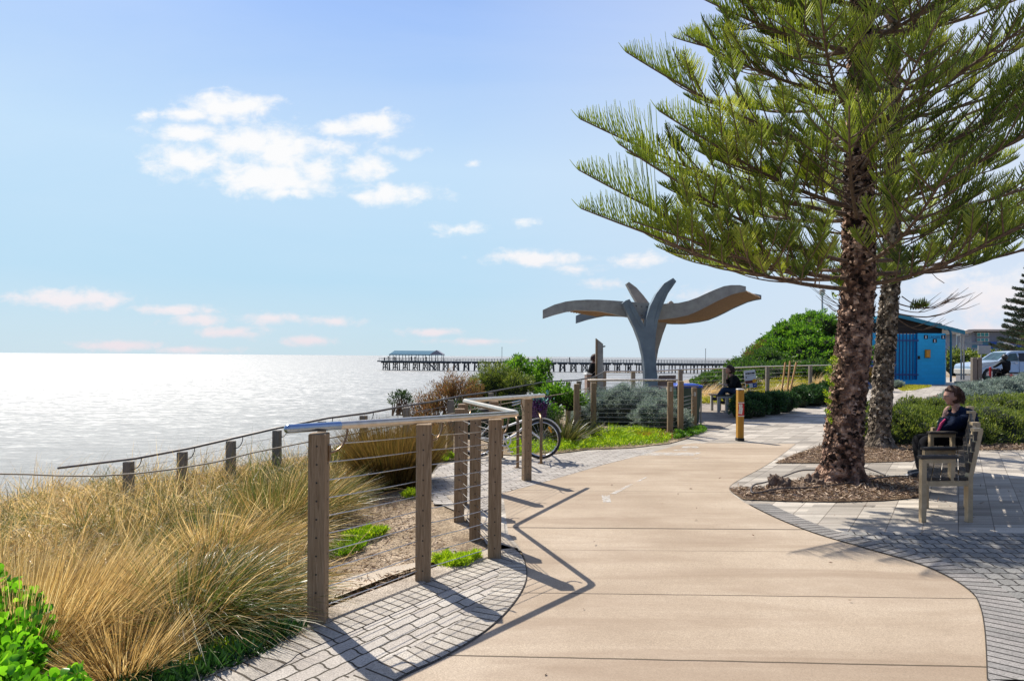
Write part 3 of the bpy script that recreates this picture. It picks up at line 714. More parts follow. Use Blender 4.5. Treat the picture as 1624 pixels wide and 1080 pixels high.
kerb('kerb', [p.xy for p in kin], .17, .02, -.3, 1)
kerb('kerb', [p.xy for p in smooth_poly([Vector((*p,0)) for p in P2([(822,872),(800,852),(776,832),(756,812),(742,796),(730,786)])], 4)], .16, .02, -.3, 1)
# bike parking pavers
sheet('bike_paving', P2([(797,782),(850,768.5),(905,752.5),(960,736.5),(1020,721.5),(1045,714),(990,713),(930,716),(850,726),(760,735),(690,737),(687,800),(735,800),(770,812)]), .006, MATS['bike_paver'])
# dark pavers at the right
rb = P2([(1300,842)]) ; ri = [p.xy for p in CW if p.y < G(1300,843).y]
sheet('cobble_paving', [tuple(p) for p in ri] + [(2.3,1.5),(2.3,-1),(9,-1),(9,5.62),(2.9,5.62)], .004+.004, MATS['dark_paver'])
ribbon('cobble_border', [p.xy for p in CW[-46:]] + [Vector((2.33,2.2)), Vector((2.3,1.2))], .235, .012, MATS['dark_border_paver'], side=1)
# mulch beds
def bed(name, pts, z=.01, mat='mulch'):
    return sheet(name, [tuple(p.xy) for p in smooth_poly([Vector((*p,0)) for p in P2(pts)], 4)], z, MATS[mat])
sheet('mulch_bed', P2([(1156,776),(1163,783),(1178,793),(1250,796),(1330,797),(1400,795),(1457,790),(1470,775),(1462,760),(1400,757),(1305,757),(1262,764),(1215,775)]), .012, MATS['mulch'])
sheet('mulch_bed', P2([(1228,735),(1262,720),(1300,708),(1345,699),(1380,690),(1400,660),(1440,640),(1500,622),(1560,600),(1900,600),(1900,714),(1640,713),(1540,714),(1500,716),(1470,722),(1446,732),(1350,735)]), .012, MATS['mulch'])
sheet('timber_path', P2([(1087,681),(1140,682),(1205,651),(1255,640),(1215,628),(1130,628),(1060,640),(1060,668)]), .008, MATS['timber_path'])
sheet('garden_bed', P2([(850,724),(930,714),(1000,711),(1062,704),(1090,696),(1108,684),(1104,678),(1085,672),(1050,660),(925,650),(860,680),(800,700),(795,722)]), .014, MATS['sand_soil'])
sheet('garden_bed', P2([(1162,663),(1205,660),(1255,648),(1262,640),(1322,633),(1325,622),(1160,640)]), .014, MATS['sand_soil'])
# concrete spoon drain on the sand beside the kerb
k = MB(); vs = []; dp = smooth_poly([Vector((p.x, p.y, 0)) for p in [G(745,880), G(700,893), G(655,905), G(600,926), G(545,950), G(490,972), G(440,1000), G(400,1030)]], 3)
for i, q in enumerate(dp):
    t = (dp[min(i+1, len(dp)-1)] - dp[max(i-1, 0)]).normalized(); nn = Vector((t.y, -t.x, 0)) if (t.y*-1) < 0 and False else Vector((-.8,.6,0))
    wdt = .38*min(1, .35+i*.08)
    for a in (0,.25,.5,.75,1):
        X, Y = q.x + nn.x*(.02+a*wdt), q.y + nn.y*(.02+a*wdt); vs.append((X, Y, hz(X, Y) + .06 - .03*math.sin(a*math.pi)))
n_ = len(dp)
k.add(vs, [(i*5+j, i*5+j+1, (i+1)*5+j+1, (i+1)*5+j) for i in range(n_-1) for j in range(4)])
props(k.build('drain_channel', MATS['drain_concrete'], None, True), kind='structure')
# worn lane marks
mk = MB()
def mark(pts):
    mk.add([(p.x, p.y, .0075) for p in [G(x,y) for x, y in pts]], [tuple(range(len(pts)))])
mark([(956,797),(969,797),(967,786),(954,786)]); mark([(967,784),(976,784),(1004,769),(1000,768)]); mark([(1010,764),(1014,764),(1027,757),(1024,757)])
mark([(1016,722.5),(1100,722.5),(1113,718),(1020,718)]); mark([(1080,711),(1108,711),(1108,708),(1084,708)]); mark([(1068,715),(1090,715),(1090,713.5),(1070,713.5)]); mark([(1100,728),(1106,728),(1112,726),(1108,726)])
props(mk.build('lane_marking', MATS['worn_paint']), kind='structure')
# ================================================================= railings
def M_(*n): return [MATS[x] for x in n]
def arc_bracket(mb, top, post, n=10, r=.007):
    """rod leaving the rail at top, swinging down and back into the post face"""
    top, post = Vector(top), Vector(post); pts = []
    for i in range(n+1):
        a = i/n*math.pi/2
        pts.append(Vector((post.x + (top.x-post.x)*math.cos(a)**.8 if i < n else post.x, post.y + (top.y-post.y)*math.cos(a)**.8 if i < n else post.y, top.z + (post.z-top.z)*math.sin(a))))
    mb.tube(pts, r, 8)
def post(parent, x, y, z0, z1, w=.1, rz=0.0, mat='post', holes=10, plate=False, face=(0,-1), sunk=.3):
    m = MB(); m.box((x, y, (z0-sunk+z1)/2), (w, w, z1-z0+sunk), rz, 0, ch=.005)
    R = Matrix.Rotation(rz, 3, 'Z')
    for i in range(holes):
        z = z0 + .09 + (z1-z0-.16)*i/max(holes-1,1)
        for n in ((0,-1,0),(1,0,0)):
            d = R @ Vector(n); m.disc(Vector((x,y,z)) + d*(w/2+.0015), d, .006, 8, 1)
    o = m.build('post', M_(mat, 'hole'), parent)
    if plate:
        q = MB(); d = R @ Vector((0,-1,0)); q.box((x+d.x*(w/2+.003), y+d.y*(w/2+.003), z1-.14), (.045,.004,.09), rz)
        q.build('marker_plate', M_('plate'), o)
        q = MB(); q.box((x+d.x*(w/2+.006), y+d.y*(w/2+.006), z1-.125), (.008,.002,.05), rz); q.box((x+d.x*(w/2+.006), y+d.y*(w/2+.006), z1-.165), (.02,.002,.006), rz)
        q.build('marker_symbol', M_('ink'), o)
    return o
# ---- the zigzag railing in front
R0, R1, R2, R3 = D(457,680,3.5), D(821,656,4.93), D(735,636,6.38), D(862,627,8.05)
zig = thing('cable_railing', G(670,922), 'zigzag railing of weathered timber posts, steel cables and round handrail beside the concrete path', 'railing')
PA = [G(504,988), G(671,922), G(784,885)]; PB = [G(753,853), G(728,824)]; PC = [Vector((-.5,6.5,0)), Vector((-.2,7.12,0)), G(835,762)]
def railz(p, a, b):
    t = ((Vector(p)-a).xy).dot((b-a).xy)/((b-a).xy.length_squared); return (a + (b-a)*t).z
for ps, a, b in ((PA, R0, R1), (PB, R1, R2), (PC, R2, R3)):
    for p in ps:
        zt = railz(p, a, b) - (.036 if ps is not PB else .045)
        post(zig, p.x, p.y, 0, zt, .1 if ps is not PB else .095, math.radians(3 if p is not PC[2] else 20))
m = MB()
def rcorner(a, b, c, r=.05):
    d1 = (a-b).normalized(); d2 = (c-b).normalized(); return [b + d1*r, b + (d1+d2)*r*.28, b + d2*r]
dirn = (R0-R1).normalized()
pts = [R0 - dirn*.33] + rcorner(R0, R1, R2) + rcorner(R1, R2, R3, .07) + [R3]
m.tube(pts, .0245, 14); m.ball(R3, .0245, 12, 8)
hr = m.build('handrail', M_('steel'), zig, True)
m = MB(); m.tube([R0 + dirn*.0, R0 - dirn*.33], .0249, 14); m.ball(R0, (.0249,.0249,.0249), 12, 8); m.build('handrail_end', M_('steel_blue_sheen'), hr, True)  # thin sleeve over the rail carrying the painted sheen
for p, a, b, off in ((PA[0],R0,R1,.19),(PA[1],R0,R1,.17),(PA[2],R0,R1,.15),(PC[0],R2,R3,.16),(PC[1],R2,R3,.16),(PC[2],R2,R3,-.16),(PC[2],R2,R3,.14)):
    d = (b-a).normalized(); d.z = 0; top = Vector((p.x+d.x*off, p.y+d.y*off, 0)); top.z = railz(top, a, b)-.02
    pf = Vector((p.x+math.copysign(.052, off), p.y+.02, top.z-.13)); m = MB(); arc_bracket(m, top, pf)
    m.box(pf+Vector((.001,0,0)), (.012,.04,.09), 0); m.build('bracket', M_('bronze'), zig, True)
def strands(parent, pts, n, z0, tops, r=.0022, mat='wire', sag=.004, name='cable', g=0.0):
    for i in range(n):
        m = MB(); L = []
        for j in range(len(pts)-1):
            for s in range(4):
                t = s/4; q = pts[j].lerp(pts[j+1], t); zt = tops[j]*(1-t) + tops[j+1]*t
                zb = pts[j].z*(1-t)+pts[j+1].z*t
                L.append(Vector((q.x, q.y, zb + z0 + (zt-zb-z0-.07)*i/(n-1) - sag*math.sin(math.pi*t))))
        q = pts[-1]; L.append(Vector((q.x, q.y, q.z + z0 + (tops[-1]-q.z-z0-.07)*i/(n-1))))
        m.tube(L, r, 5, cap=False); m.build(name, M_(mat), parent)
strands(zig, PA, 10, .09, [1.1,1.07,1.05], .0032)
strands(zig, [PA[2]]+PB+[PC[0]], 10, .09, [1.05,1.03,1.02,1.0], .0032)
strands(zig, PC, 10, .09, [1.0,1.0,.99], .003)
# ---- generic railing along rail points (rail given in 3d, posts on it)
def railing(label, rail, posts_, pmat='post', r=.02, mat='steel', wires=6, rw=.0025, wz0=.15, brackets=True, w=.09, ground=None, group=None, wlen=None, plates=(), name='cable_railing', ptop=.03, rz=0):
    root = thing(name, (rail[0].x, rail[0].y, 0), label, 'railing', group)
    m = MB(); m.tube(rail, r, 10); m.build('handrail', M_(mat), root, True)
    def zat(x, y):
        best = None
        for a, b in zip(rail[:-1], rail[1:]):
            L = (b-a).xy.length_squared; t = ((x-a.x)*(b.x-a.x)+(y-a.y)*(b.y-a.y))/L; tc_ = min(max(t,0),1)
            q = a + (b-a)*tc_; dd = math.hypot(q.x-x, q.y-y)
            if best is None or dd < best[0]: best = (dd, q.z)
        return best[1]
    P = []
    for i, (x, y) in enumerate(posts_):
        zt = zat(x, y) - ptop; z0 = ground(x, y) if ground else 0
        post(root, x, y, z0, zt, w, rz, pmat, 0, plate=i in plates); P.append(Vector((x, y, z0)))
        if brackets:
            k = min(range(len(rail)-1), key=lambda k: (rail[k]-Vector((x,y,zt))).length + (rail[k+1]-Vector((x,y,zt))).length)
            d = (rail[k+1]-rail[k]).normalized(); m = MB(); top = Vector((x+d.x*.15, y+d.y*.15, zat(x+d.x*.15, y+d.y*.15)-.01))
            arc_bracket(m, top, Vector((x+d.x*.045, y+d.y*.045-.03, zt-.1)), 6, .006); m.build('bracket', M_('steel_dark'), root, True)
    if wires:
        m = MB()
        for i in range(wires):
            L = []
            for p in P:
                zt = zat(p.x, p.y); L.append(Vector((p.x, p.y, p.z + wz0 + (zt-p.z-wz0-.12)*i/(wires-1))))
            if len(L) > 1: m.tube(L, rw, 4, cap=False)
        m.build('cable_infill', M_('wire'), root)
    return root
FR = [D(92,742,8.0), D(215,727,8.1), D(300,711,8.25), D(370,695,8.4), D(435,680,8.7), D(520,663,9.0), D(583,655,9.3), D(636,645,9.7), D(683,637.6,10.1), D(732,628,10.6), D(775,622,11.2), D(862,606,12.6), D(887,604,13.3), D(915,603,14), D(944,597,14.8), D(957,590,16)]
def on(px, Y): p = D(px, 600, Y); return (p.x, p.y)
railing('long dark handrail on timber posts descending towards the sea behind the dune grass', FR,
        [on(205,8.1), on(290,8.24), on(367,8.4), on(440,8.72), on(511,8.97), on(577,9.27), on(645,9.8), on(715,10.4), on(779,11.3), on(883,13.2), on(901,13.7), on(918,14.1), on(940,14.8)],
        mat='steel_dark', r=.016, wires=5, ground=lambda x, y: hz(x, y)-.05, w=.1, pmat='post_grey')
NR = [D(-20,751,6.3), D(45,752,6.4), D(90,754,6.45), D(150,755,6.55), D(215,751,6.65), D(280,743,6.8), D(340,733,6.95), D(400,718,7.2), D(487,701,7.7), D(560,688,8.2), D(650,670,9.0), D(740,651,10.0), D(845,632,11.2), D(890,625,12.0), D(934,615.5,13.2)]
railing('thin pale lower handrail running through the grass tips and behind the bicycle', NR,
        [on(700,9.6), on(918,12.6)], mat='rope', r=.0085, wires=0, brackets=False, ground=lambda x, y: hz(x, y)-.05, w=.07)
# garden enclosure in front of the silver cushion bush
Er = [D(932,603,13.2), D(980,602.6,12.9), D(1030,602.6,12.7), D(1076,602.5,12.55)]
railing('cable railing with level steel handrail in front of the silver cushion bush', Er,
        [tuple(G(914,697).xy - Vector((0,0))), tuple(G(941,690).xy), tuple(G(1062.5,692).xy), tuple(G(1079,689).xy)], mat='steel', r=.022, wires=11, rw=.0024, wz0=.1, brackets=False, w=.1, plates=(2,))
e = thing('cable_railing', tuple(G(1100,680)), 'short low cable railing between dark posts beside the blue-lidded bin', 'railing')
rr = [D(1033,612.5,13.9), D(1075,612.8,13.9), D(1108,612.5,13.8)]
m = MB(); m.tube(rr, .014, 8); m.build('handrail', M_('steel_dark'), e, True)
q = G(1100.5,680); post(e, q.x, q.y, 0, .9, .1, 0, 'post', 0, True)
m = MB()
for i in range(9): m.tube([Vector((G(1082,688).x, G(1082,688).y, .1+.08*i)), Vector((q.x, q.y, .1+.08*i))], .003, 4, cap=False)
m.build('cable_infill', M_('wire'), e)
# lookout railing at the far side
LR = [D(957,589,20.5), D(1000,588.8,20.6), D(1040,588.5,20.8), D(1080,586,21.3), D(1147,584,22.5), D(1217,581,25.5), D(1323,579,29.5)]
railing('far lookout railing with slim steel handrail against the sea behind the sculpture', LR,
        [on(958,20.5), on(1004,20.7), on(1079,21.3), on(1149,22.6), on(1217,25.5), on(1285,28)], mat='steel', r=.025, wires=7, rw=.005, wz0=.15, brackets=False, w=.13, pmat='post_grey', ptop=.02)
# ================================================================= sculpture
SB = Vector((D(1032,655,18).x, 18, 0))
sc = thing('sculpture', SB, 'large grey steel sculpture shaped like a gull with spread wings on a forked mast', 'sculpture')
def z2(px, py): return (840 + px/3.6, 420 + py/3.6)
def outline(pts, Y, th, name, mat='galv', bev=.02):
    P = [D(*z2(a, b), Y) for a, b in pts]; m = MB(); m.prism(P, (0, th, 0)); o = m.build(name, M_(mat) if isinstance(mat, str) else mat, sc)
    return o
fm = outline([(531,218),(548,204),(570,196),(590,225),(625,290),(660,357),(668,300),(690,232),(725,162),(770,105),(820,75),(838,95),(790,165),(757,240),(733,320),(720,400),(716,500),(722,560),(730,640),(732,700),(732,900),(660,900),(660,700),(657,600),(648,520),(630,440),(600,360),(565,290)], 16.7, .285, 'mast')
# inset web plates give the flanged look
for pts in ([(826,92),(780,160),(745,240),(722,320),(712,330),(735,240),(770,160),(812,100)], [(560,208),(600,270),(640,345),(650,372),(620,330),(585,270)]):
    outline(pts, 16.685, .012, 'flange', 'galv')
outline([(553,108),(567,98),(610,130),(650,175),(678,212),(712,262),(745,300),(780,250),(797,212),(808,205),(822,216),(790,318),(760,400),(736,480),(722,560),(728,690),(728,880),(675,880),(675,690),(680,520),(664,400),(640,300),(612,215),(583,165)], 18.9, .25, 'rear_mast', 'galv_light')
topf = [(75,258),(140,228),(205,210),(260,203),(330,199),(400,200),(470,204),(530,208),(610,214),(690,219),(760,223),(850,218),(905,206),(960,186),(1010,163),(1060,141),(1110,122),(1150,116),(1200,116),(1235,124)]
botf = [(75,308),(140,287),(205,270),(260,260),(330,262),(400,266),(470,280),(530,295),(610,308),(690,313),(760,312),(850,300),(905,288),(960,265),(1010,240),(1060,213),(1110,190),(1150,172),(1200,158),(1235,152)]
TF = [D(*z2(a, b), 17.0) for a, b in topf]; BF = [D(*z2(a, b), 17.0) for a, b in botf]
m = MB(); n = len(TF)
for P, off in ((TF, 0), (BF, 0)): pass
vs = []
for t_, b_ in zip(TF, BF): vs += [t_, b_, b_+Vector((0,.12,0)), t_+Vector((0,.12,0))]
fs = [(i*4+j, i*4+(j+1)%4, (i+1)*4+(j+1)%4, (i+1)*4+j) for i in range(n-1) for j in range(4)] + [(0,1,2,3), tuple((n-1)*4+j for j in (3,2,1,0))]
m.add(vs, fs); m.build('wing_beam', M_('galv_light'), sc)
xa, xb = TF[0].x, TF[-1].x
def backx(x): t = (x-xa)/(xb-xa); return 1.95 + t*(7.62-1.95)
vs = []
for t_, b_ in zip(TF, BF):
    X = backx(t_.x); vs += [Vector((X, 19.3, t_.z)), Vector((X, 19.3, b_.z)), Vector((X, 19.42, b_.z)), Vector((X, 19.42, t_.z))]
m = MB(); m.add(vs, fs); m.build('wing_beam', M_('galv'), sc)
m = MB(); rows = 26; vs = []
for i in range(2, n):
    for k in range(rows):
        s = k/(rows-1); x = BF[i].x + (backx(BF[i].x)-BF[i].x)*s
        z = BF[i].z - .03 + (.05 if k % 2 else 0) + .05
        vs.append(Vector((x, 17.125 + (19.3-17.125)*s, z)))
fs2 = [(i*rows+k, i*rows+k+1, (i+1)*rows+k+1, (i+1)*rows+k) for i in range(n-3) for k in range(rows-1)]
m.add(vs, fs2); m.build('wing_deck', M_('rust_deck'), sc)
m = MB()
for a, b in ((610,235),(640,238),(670,240),(612,285),(642,288),(668,290)): m = MB(); m.ball(D(*z2(a,b),16.99), .018, 8, 6); m.build('bolt', M_('steel_dark'), sc)
# tall blade-shaped steel pole
q = G(951,657); pl = thing('steel_pole', (q.x, q.y, 0), 'tall steel pole with a slanted blade top behind the garden railing', 'pole')
Yp = q.y; m = MB()
m.prism([D(945.5,660,Yp), D(957,660,Yp), D(956.5,545.5,Yp), D(946,537,Yp)], (0,.12,0), 0); m.build('shaft', M_('galv_light'), pl)
m = MB(); m.prism([D(944.5,657,Yp-.02), D(947,657,Yp-.02), D(947.6,538.5,Yp-.02), D(945.4,536.5,Yp-.02)], (0,.16,0)); m.build('edge_fin', M_('bronze'), pl)
m = MB(); m.tube([D(956,550,Yp), D(959.5,549.5,Yp)], .015, 8); m.box(D(958.5,549.2,Yp), (.05,.05,.03)); m.build('sensor', M_('steel_dark'), pl)
# ================================================================= bollard
q = G(1175,699.5); bo = thing('bollard', (q.x, q.y, 0), 'square honey-coloured timber bollard with a red notice standing where the paving starts', 'bollard')
w = .112; x, y = q.x, q.y + w/2
m = MB(); m.box((x, y, .49), (w, w, .93), math.radians(2), ch=.006); m.build('shaft', M_('bollard_wood'), bo)
m = MB(); m.box((x, y, .028), (w+.014, w+.014, .056), math.radians(2), ch=.004); m.build('base_collar', M_('rubber'), bo)
m = MB(); m.box((x, y, .965), (w+.004, w+.004, .02), math.radians(2), ch=.004); m.build('cap', M_('white_paint'), bo)
m = MB(); m.box((x-.028, y-.001, .948), (.05, w+.006, .014), math.radians(2)); m.build('cap_band', M_('ink'), bo)
m = MB(); m.box((x, y-w/2-.003, .59), (w-.002,.004,.235), math.radians(2)); sg = m.build('notice', M_('sign_red'), bo)
m = MB(); m.box((x, y-w/2-.006, .715), (w,.004,.016), math.radians(2)); m.box((x, y-w/2-.006, .468), (w,.004,.016), math.radians(2))
m.box((x-.012, y-w/2-.0065, .66), (.065,.004,.06), math.radians(2)); m.box((x-.012, y-w/2-.0065, .565), (.068,.004,.12), 0, M=Matrix.Rotation(math.radians(8),3,'Y')); m.build('paper_panel', M_('white_paint'), sg)
m = MB()
for k in range(6): m.box((x-.012+random.uniform(-.008,.008), y-w/2-.0092, .675-.026*k-(.03 if k > 1 else 0)), (.035+.012*random.random(),.001,.0045))
m.build('print_lines', M_('ink'), sg)
# ================================================================= signs
q = Vector((D(1190,600,19).x, 19, 0)); s_ = thing('notice_board', (q.x, q.y, 0), 'tilted white poster sign with maroon, yellow and blue squares beside the seated reader', 'sign')
Rt = Matrix.Rotation(math.radians(-7), 3, 'Y'); cen = D(1190,601,19); ww, hh = .34, .52
def pl_(name, cx, cz, sx, sz, mat, par, dy=0):
    m = MB(); m.box(cen + Rt @ Vector((cx, -dy, cz)), (sx, .012, sz), M=Rt); return m.build(name, M_(mat), par)
bp = pl_('board', 0, 0, ww, hh, 'sign_white', s_)
pl_('maroon_band', -.02, -.085, ww-.04, .09, 'sign_maroon', bp, .003); pl_('blue_panel', .11, -.2, .12, .13, 'sign_blue', bp, .004); pl_('green_panel', -.11, -.2, .1, .11, 'sign_green', bp, .003)
m = MB(); m.disc(cen + Rt @ Vector((.11,-.014,-.07)), Rt @ Vector((0,-1,0)), .062, 18); m.build('yellow_disc', M_('sign_yellow'), bp)
m = MB(); m.prism([cen + Rt @ Vector(v) for v in ((-.16,-.012,-.25),(-.08,-.012,-.16),(-.16,-.012,-.14))], (0,-.002,0)); m.build('orange_panel', M_('sign_yellow'), bp)
m = MB()
for a, b in ((-.13,-.09),(-.075,.0),(.015,.05),(.065,.145)): m.box(cen + Rt @ Vector(((a+b)/2, -.009, .17)), (b-a,.004,.045), M=Rt)
m.box(cen + Rt @ Vector((-.12,-.009,.06)), (.03,.004,.045), M=Rt); m.box(cen + Rt @ Vector((0,-.009,.105)), (.27,.004,.006), M=Rt); m.build('lettering', M_('ink'), bp)
m = MB()
for dx in (-.01,.01): m.box(cen + Rt @ Vector((.0+dx*2,-.011,-.2)), (.012,.004,.06), M=Rt @ Matrix.Rotation(.5,3,'Y'))
m.box(cen + Rt @ Vector((.11,-.012,-.2)), (.05,.004,.014), M=Rt @ Matrix.Rotation(-.6,3,'Y')); m.build('tick_mark', M_('white_paint'), bp)
m = MB(); m.bar((cen.x-.05, 19.03, -.1), (cen.x-.05, 19.03, cen.z+.1), .03, .03); m.build('stake', M_('stake'), s_)
q = Vector((D(1058,610,17).x, 17, 0)); s2 = thing('information_sign', (q.x, q.y, 0), 'low brown interpretive sign panel on posts at the foot of the sculpture', 'sign')
m = MB(); m.prism([D(1043,612,17), D(1072,612,17), D(1072,595,17), D(1045,595.5,17)], (0,.04,0)); bd_ = m.build('panel', M_('sign_brown'), s2)
m = MB()
for a, b in ((1048,1051),(1051.6,1053),(1053.6,1058),(1060,1062.5),(1063,1065),(1065.6,1067),(1067.6,1069.5)):
    m.prism([D(a,601,16.99), D(b,601,16.99), D(b,599.3,16.99), D(a,599.6,16.99)], (0,.003,0))
m.build('lettering', M_('ink'), bd_)
m = MB(); m.prism([D(1044,634,17.05), D(1057,634,17.05), D(1057,614,17.05), D(1044,614,17.05)], (0,.03,0)); lp = m.build('lower_panel', M_('white_paint'), s2)
m = MB()
for k in range(4): m.prism([D(1045,617+k*4,17.04), D(1056,617+k*4,17.04), D(1056,615.6+k*4,17.04), D(1045,615.6+k*4,17.04)], (0,.003,0))
m.build('pink_stripes', M_('scarf_pink'), lp)
m = MB(); m.prism([D(1036,606,17.1), D(1043,606,17.1), D(1043,595,17.1), D(1041,595,17.1)], (0,.05,0)); m.build('hood', M_('ink'), s2)
m = MB(); m.box((D(1046,600,17.08).x,17.12,.45),(.06,.06,.95)); m.box((D(1070,600,17.08).x,17.12,.45),(.06,.06,.95)); m.build('leg', M_('post'), s2)
# wheelie bin
q = G(1090,684); q.y += 1.3; q.x = D(1086,684,q.y).x
b_ = thing('wheelie_bin', (q.x, q.y, 0), 'dark green wheelie bin with a bright blue lid behind the cable railing', 'bin')
m = MB(); V8 = [(-.24,-.25,.06),(.24,-.25,.06),(.24,.25,.06),(-.24,.25,.06),(-.29,-.32,.87),(.29,-.32,.87),(.29,.32,.87),(-.29,.32,.87)]
m.add([Vector(v)+q for v in V8], [(3,2,1,0),(4,5,6,7),(0,1,5,4),(1,2,6,5),(2,3,7,6),(3,0,4,7)]); m.build('tub', M_('bin_green'), b_)
m = MB(); m.box(q+Vector((0,-.02,.9)), (.62,.7,.06), ch=.02); m.box(q+Vector((0,.02,.935)), (.5,.5,.03), ch=.012); m.build('lid', M_('bin_blue'), b_)
for s in (-.27,.27): m = MB(); m.tube([q+Vector((s-.03,.33,.1)), q+Vector((s+.03,.33,.1))], .1, 12); m.build('wheel', M_('rubber'), b_)
m = MB(); m.box(q+Vector((.31,-.2,.45)), (.03,.03,.9)); m.build('guide_post', M_('galv_light'), b_)
# three stakes
for (a, b, c_, d_, Y, lab) in ((1238,628,1245.5,574.5,20.6,'thin timber stake leaning slightly in the low hedge, first of three beside the path'),(1247,633,1253,572.5,20.3,'tallest of three thin timber stakes in the low hedge, in the middle'),(1248,636,1263,574.5,20.0,'timber stake leaning most to one side, last of three in the low hedge')):
    m = MB(); m.bar(D(a,b+8,Y), D(c_,d_,Y), .045, .045); o = m.build('stake', M_('stake'), None, origin=D(a,b,Y)); props(o, lab, 'stake', 'timber stakes in the low hedge')
# ================================================================= benches
be = thing('park_bench', (G(1463,828).x, G(1463,828).y, 0), 'long slatted park bench with pale metal frame and dark timber slats near the tree', 'bench')
A_ = Vector((.575,.818,0)); O_ = G(1463,828); DX = Vector((.475,.03,0))
def BP(t, u, z): return O_ + A_*t + DX*(u/.475) + Vector((0,0,z))     # t along, u from the front leg to the back leg
def legset(t, arm=True, both=True):
    m = MB()
    m.bar(BP(t,0,0), BP(t,0,.6), .045, .045); 
    fl = m.build('front_leg', M_('bench_metal'), be)
    m = MB(); m.bar(BP(t,.46,0), BP(t,.46,.44), .045, .05); m.bar(BP(t,.46,.43), BP(t,.56,.88), .045, .05); m.bar(BP(t,.49,.88), BP(t,.575,.88), .05, .03)
    m.build('back_leg', M_('bench_metal'), be)
    m = MB(); m.bar(BP(t,.02,.37), BP(t,.46,.37), .04, .05); m.build('seat_rail', M_('bench_metal'), be)
    if arm:
        m = MB(); m.bar(BP(t,-.0,.585), BP(t,.31,.585), .045, .04); m.bar(BP(t,.285,.38), BP(t,.285,.58), .042, .045); m.build('arm_frame', M_('bench_metal'), be)
        m = MB(); m.box(BP(t,.145,.622), (.37,.075,.028), math.radians(3), ch=.008); m.build('armrest', M_('slat'), be)
for t, arm in ((0,1),(.7,1),(2.45,1),(3.42,0)): legset(t, arm)
ez = math.atan2(A_.y, A_.x)
for u in (.04,.13,.22,.31,.40):
    m = MB(); m.bar(BP(-.03,u,.415), BP(3.45,u,.415), .062, .028); m.build('seat_slat', M_('slat'), be)
for k, (u, z) in enumerate(((.455,.52),(.485,.62),(.51,.72),(.535,.82))):
    m = MB(); m.bar(BP(-.03,u-.012,z), BP(3.45,u-.012,z), .026, .09); m.build('back_slat', M_('slat'), be)
m = MB(); m.bar(BP(-.03,.03,.38), BP(3.45,.03,.38), .03, .04); m.bar(BP(-.03,.44,.38), BP(3.45,.44,.38), .03, .04); m.build('frame_rail', M_('bench_metal'), be)
# backless bench by the lookout
Yb = 18.0; b0 = G(1138,653)
bb = thing('backless_bench', (b0.x, b0.y, 0), 'low backless bench with a dark slatted top and pale square legs under the reader', 'bench')
xl, xr = D(1136,630,Yb).x, D(1186,630,Yb).x
m = MB()
for k in range(5): m.bar((xl-.02, Yb-.1+k*.16, .47+.0*k), (xr-.05+.1, Yb-.1+k*.16+.35, .47), .12, .035)
m.build('seat', M_('slat'), bb)
for k, (fx, dy) in enumerate(((.03,0),(.32,.1),(.62,.2),(.95,.33))):
    for s in (0, .6):
        m = MB(); m.box((xl+(xr-xl)*fx, Yb-.12+dy+s, .225), (.07,.07,.45)); m.build('leg', M_('bench_grey'), bb)
m = MB(); m.bar((xl, Yb-.14, .43), (xr, Yb+.2, .43), .04, .05); m.build('frame_rail', M_('bench_grey'), bb)
# ================================================================= people
def head(mb, c, r, yaw, nod=0):
    """head with brow, nose, lips and chin, facing +x before yaw"""
    R = Matrix.Rotation(yaw, 3, 'Z') @ Matrix.Rotation(nod, 3, 'Y'); t = MB(); t.ball((0,0,0), 1.0, 48, 36)
    out = []
    for v in t.v:
        x, y, z = v; X, Y, Z = x*.98, y*.76, z*1.2
        if z < 0: X *= 1 + .12*z; Y *= 1 + .32*z
        if x > 0:
            def bumpf(cy, cz, sy, sz, a): return a*math.exp(-((y-cy)/sy)**2 - ((z-cz)/sz)**2)
            X += bumpf(0,-.14,.12,.13,.22) + bumpf(0,.2,.4,.09,.08) - bumpf(.32,.06,.15,.1,.12) - bumpf(-.32,.06,.15,.1,.12) + bumpf(0,-.42,.22,.05,.1) + bumpf(0,-.54,.2,.05,.09) - bumpf(0,-.48,.24,.03,.06) + bumpf(0,-.8,.3,.14,.22)
            X += bumpf(0,-.0,.07,.2,.08)
        out.append(R @ Vector((X, Y, Z))*r + Vector(c))
    b = len(mb.v); mb.v += [tuple(p) for p in out]; mb.f += [tuple(i+b for i in f) for f in t.f]; mb.m += [0]*len(t.f)
    for s in (-1, 1): mb.ball(Vector(c) + R @ Vector((-.05*r, s*.78*r, -.02*r)), (r*.12, r*.08, r*.22), 8, 6)
def fingers(E, J, wrist, d, spread, curl, r=.008, L=.075, pre='h'):
    """four fingers and a side thumb as chains from the palm"""
    d = Vector(d).normalized(); s = Vector(spread).normalized(); k = Vector(curl).normalized()
    palm = Vector(wrist) + d*.05; J[pre+'p'] = (palm, (.034,.02)); 
    for i, (o, l) in enumerate(((-1.5,.85),(-.5,1.0),(.5,.95),(1.5,.75))):
        a = palm + s*o*.017 + d*.03; b = a + d*L*.5*l + k*.012; c = b + d*L*.35*l + k*.03
        J[f'{pre}a{i}'] = (a, r*1.1); J[f'{pre}b{i}'] = (b, r); J[f'{pre}c{i}'] = (c, r*.85)
        E += [(pre+'p', f'{pre}a{i}'), (f'{pre}a{i}', f'{pre}b{i}'), (f'{pre}b{i}', f'{pre}c{i}')]
    a = Vector(wrist) + d*.03 - s*.035; b = a + (d - s*.5)*.03 + k*.012; J[pre+'t0'] = (a, r*1.2); J[pre+'t1'] = (b, r)
    E += [(pre+'p', pre+'t0'), (pre+'t0', pre+'t1')]
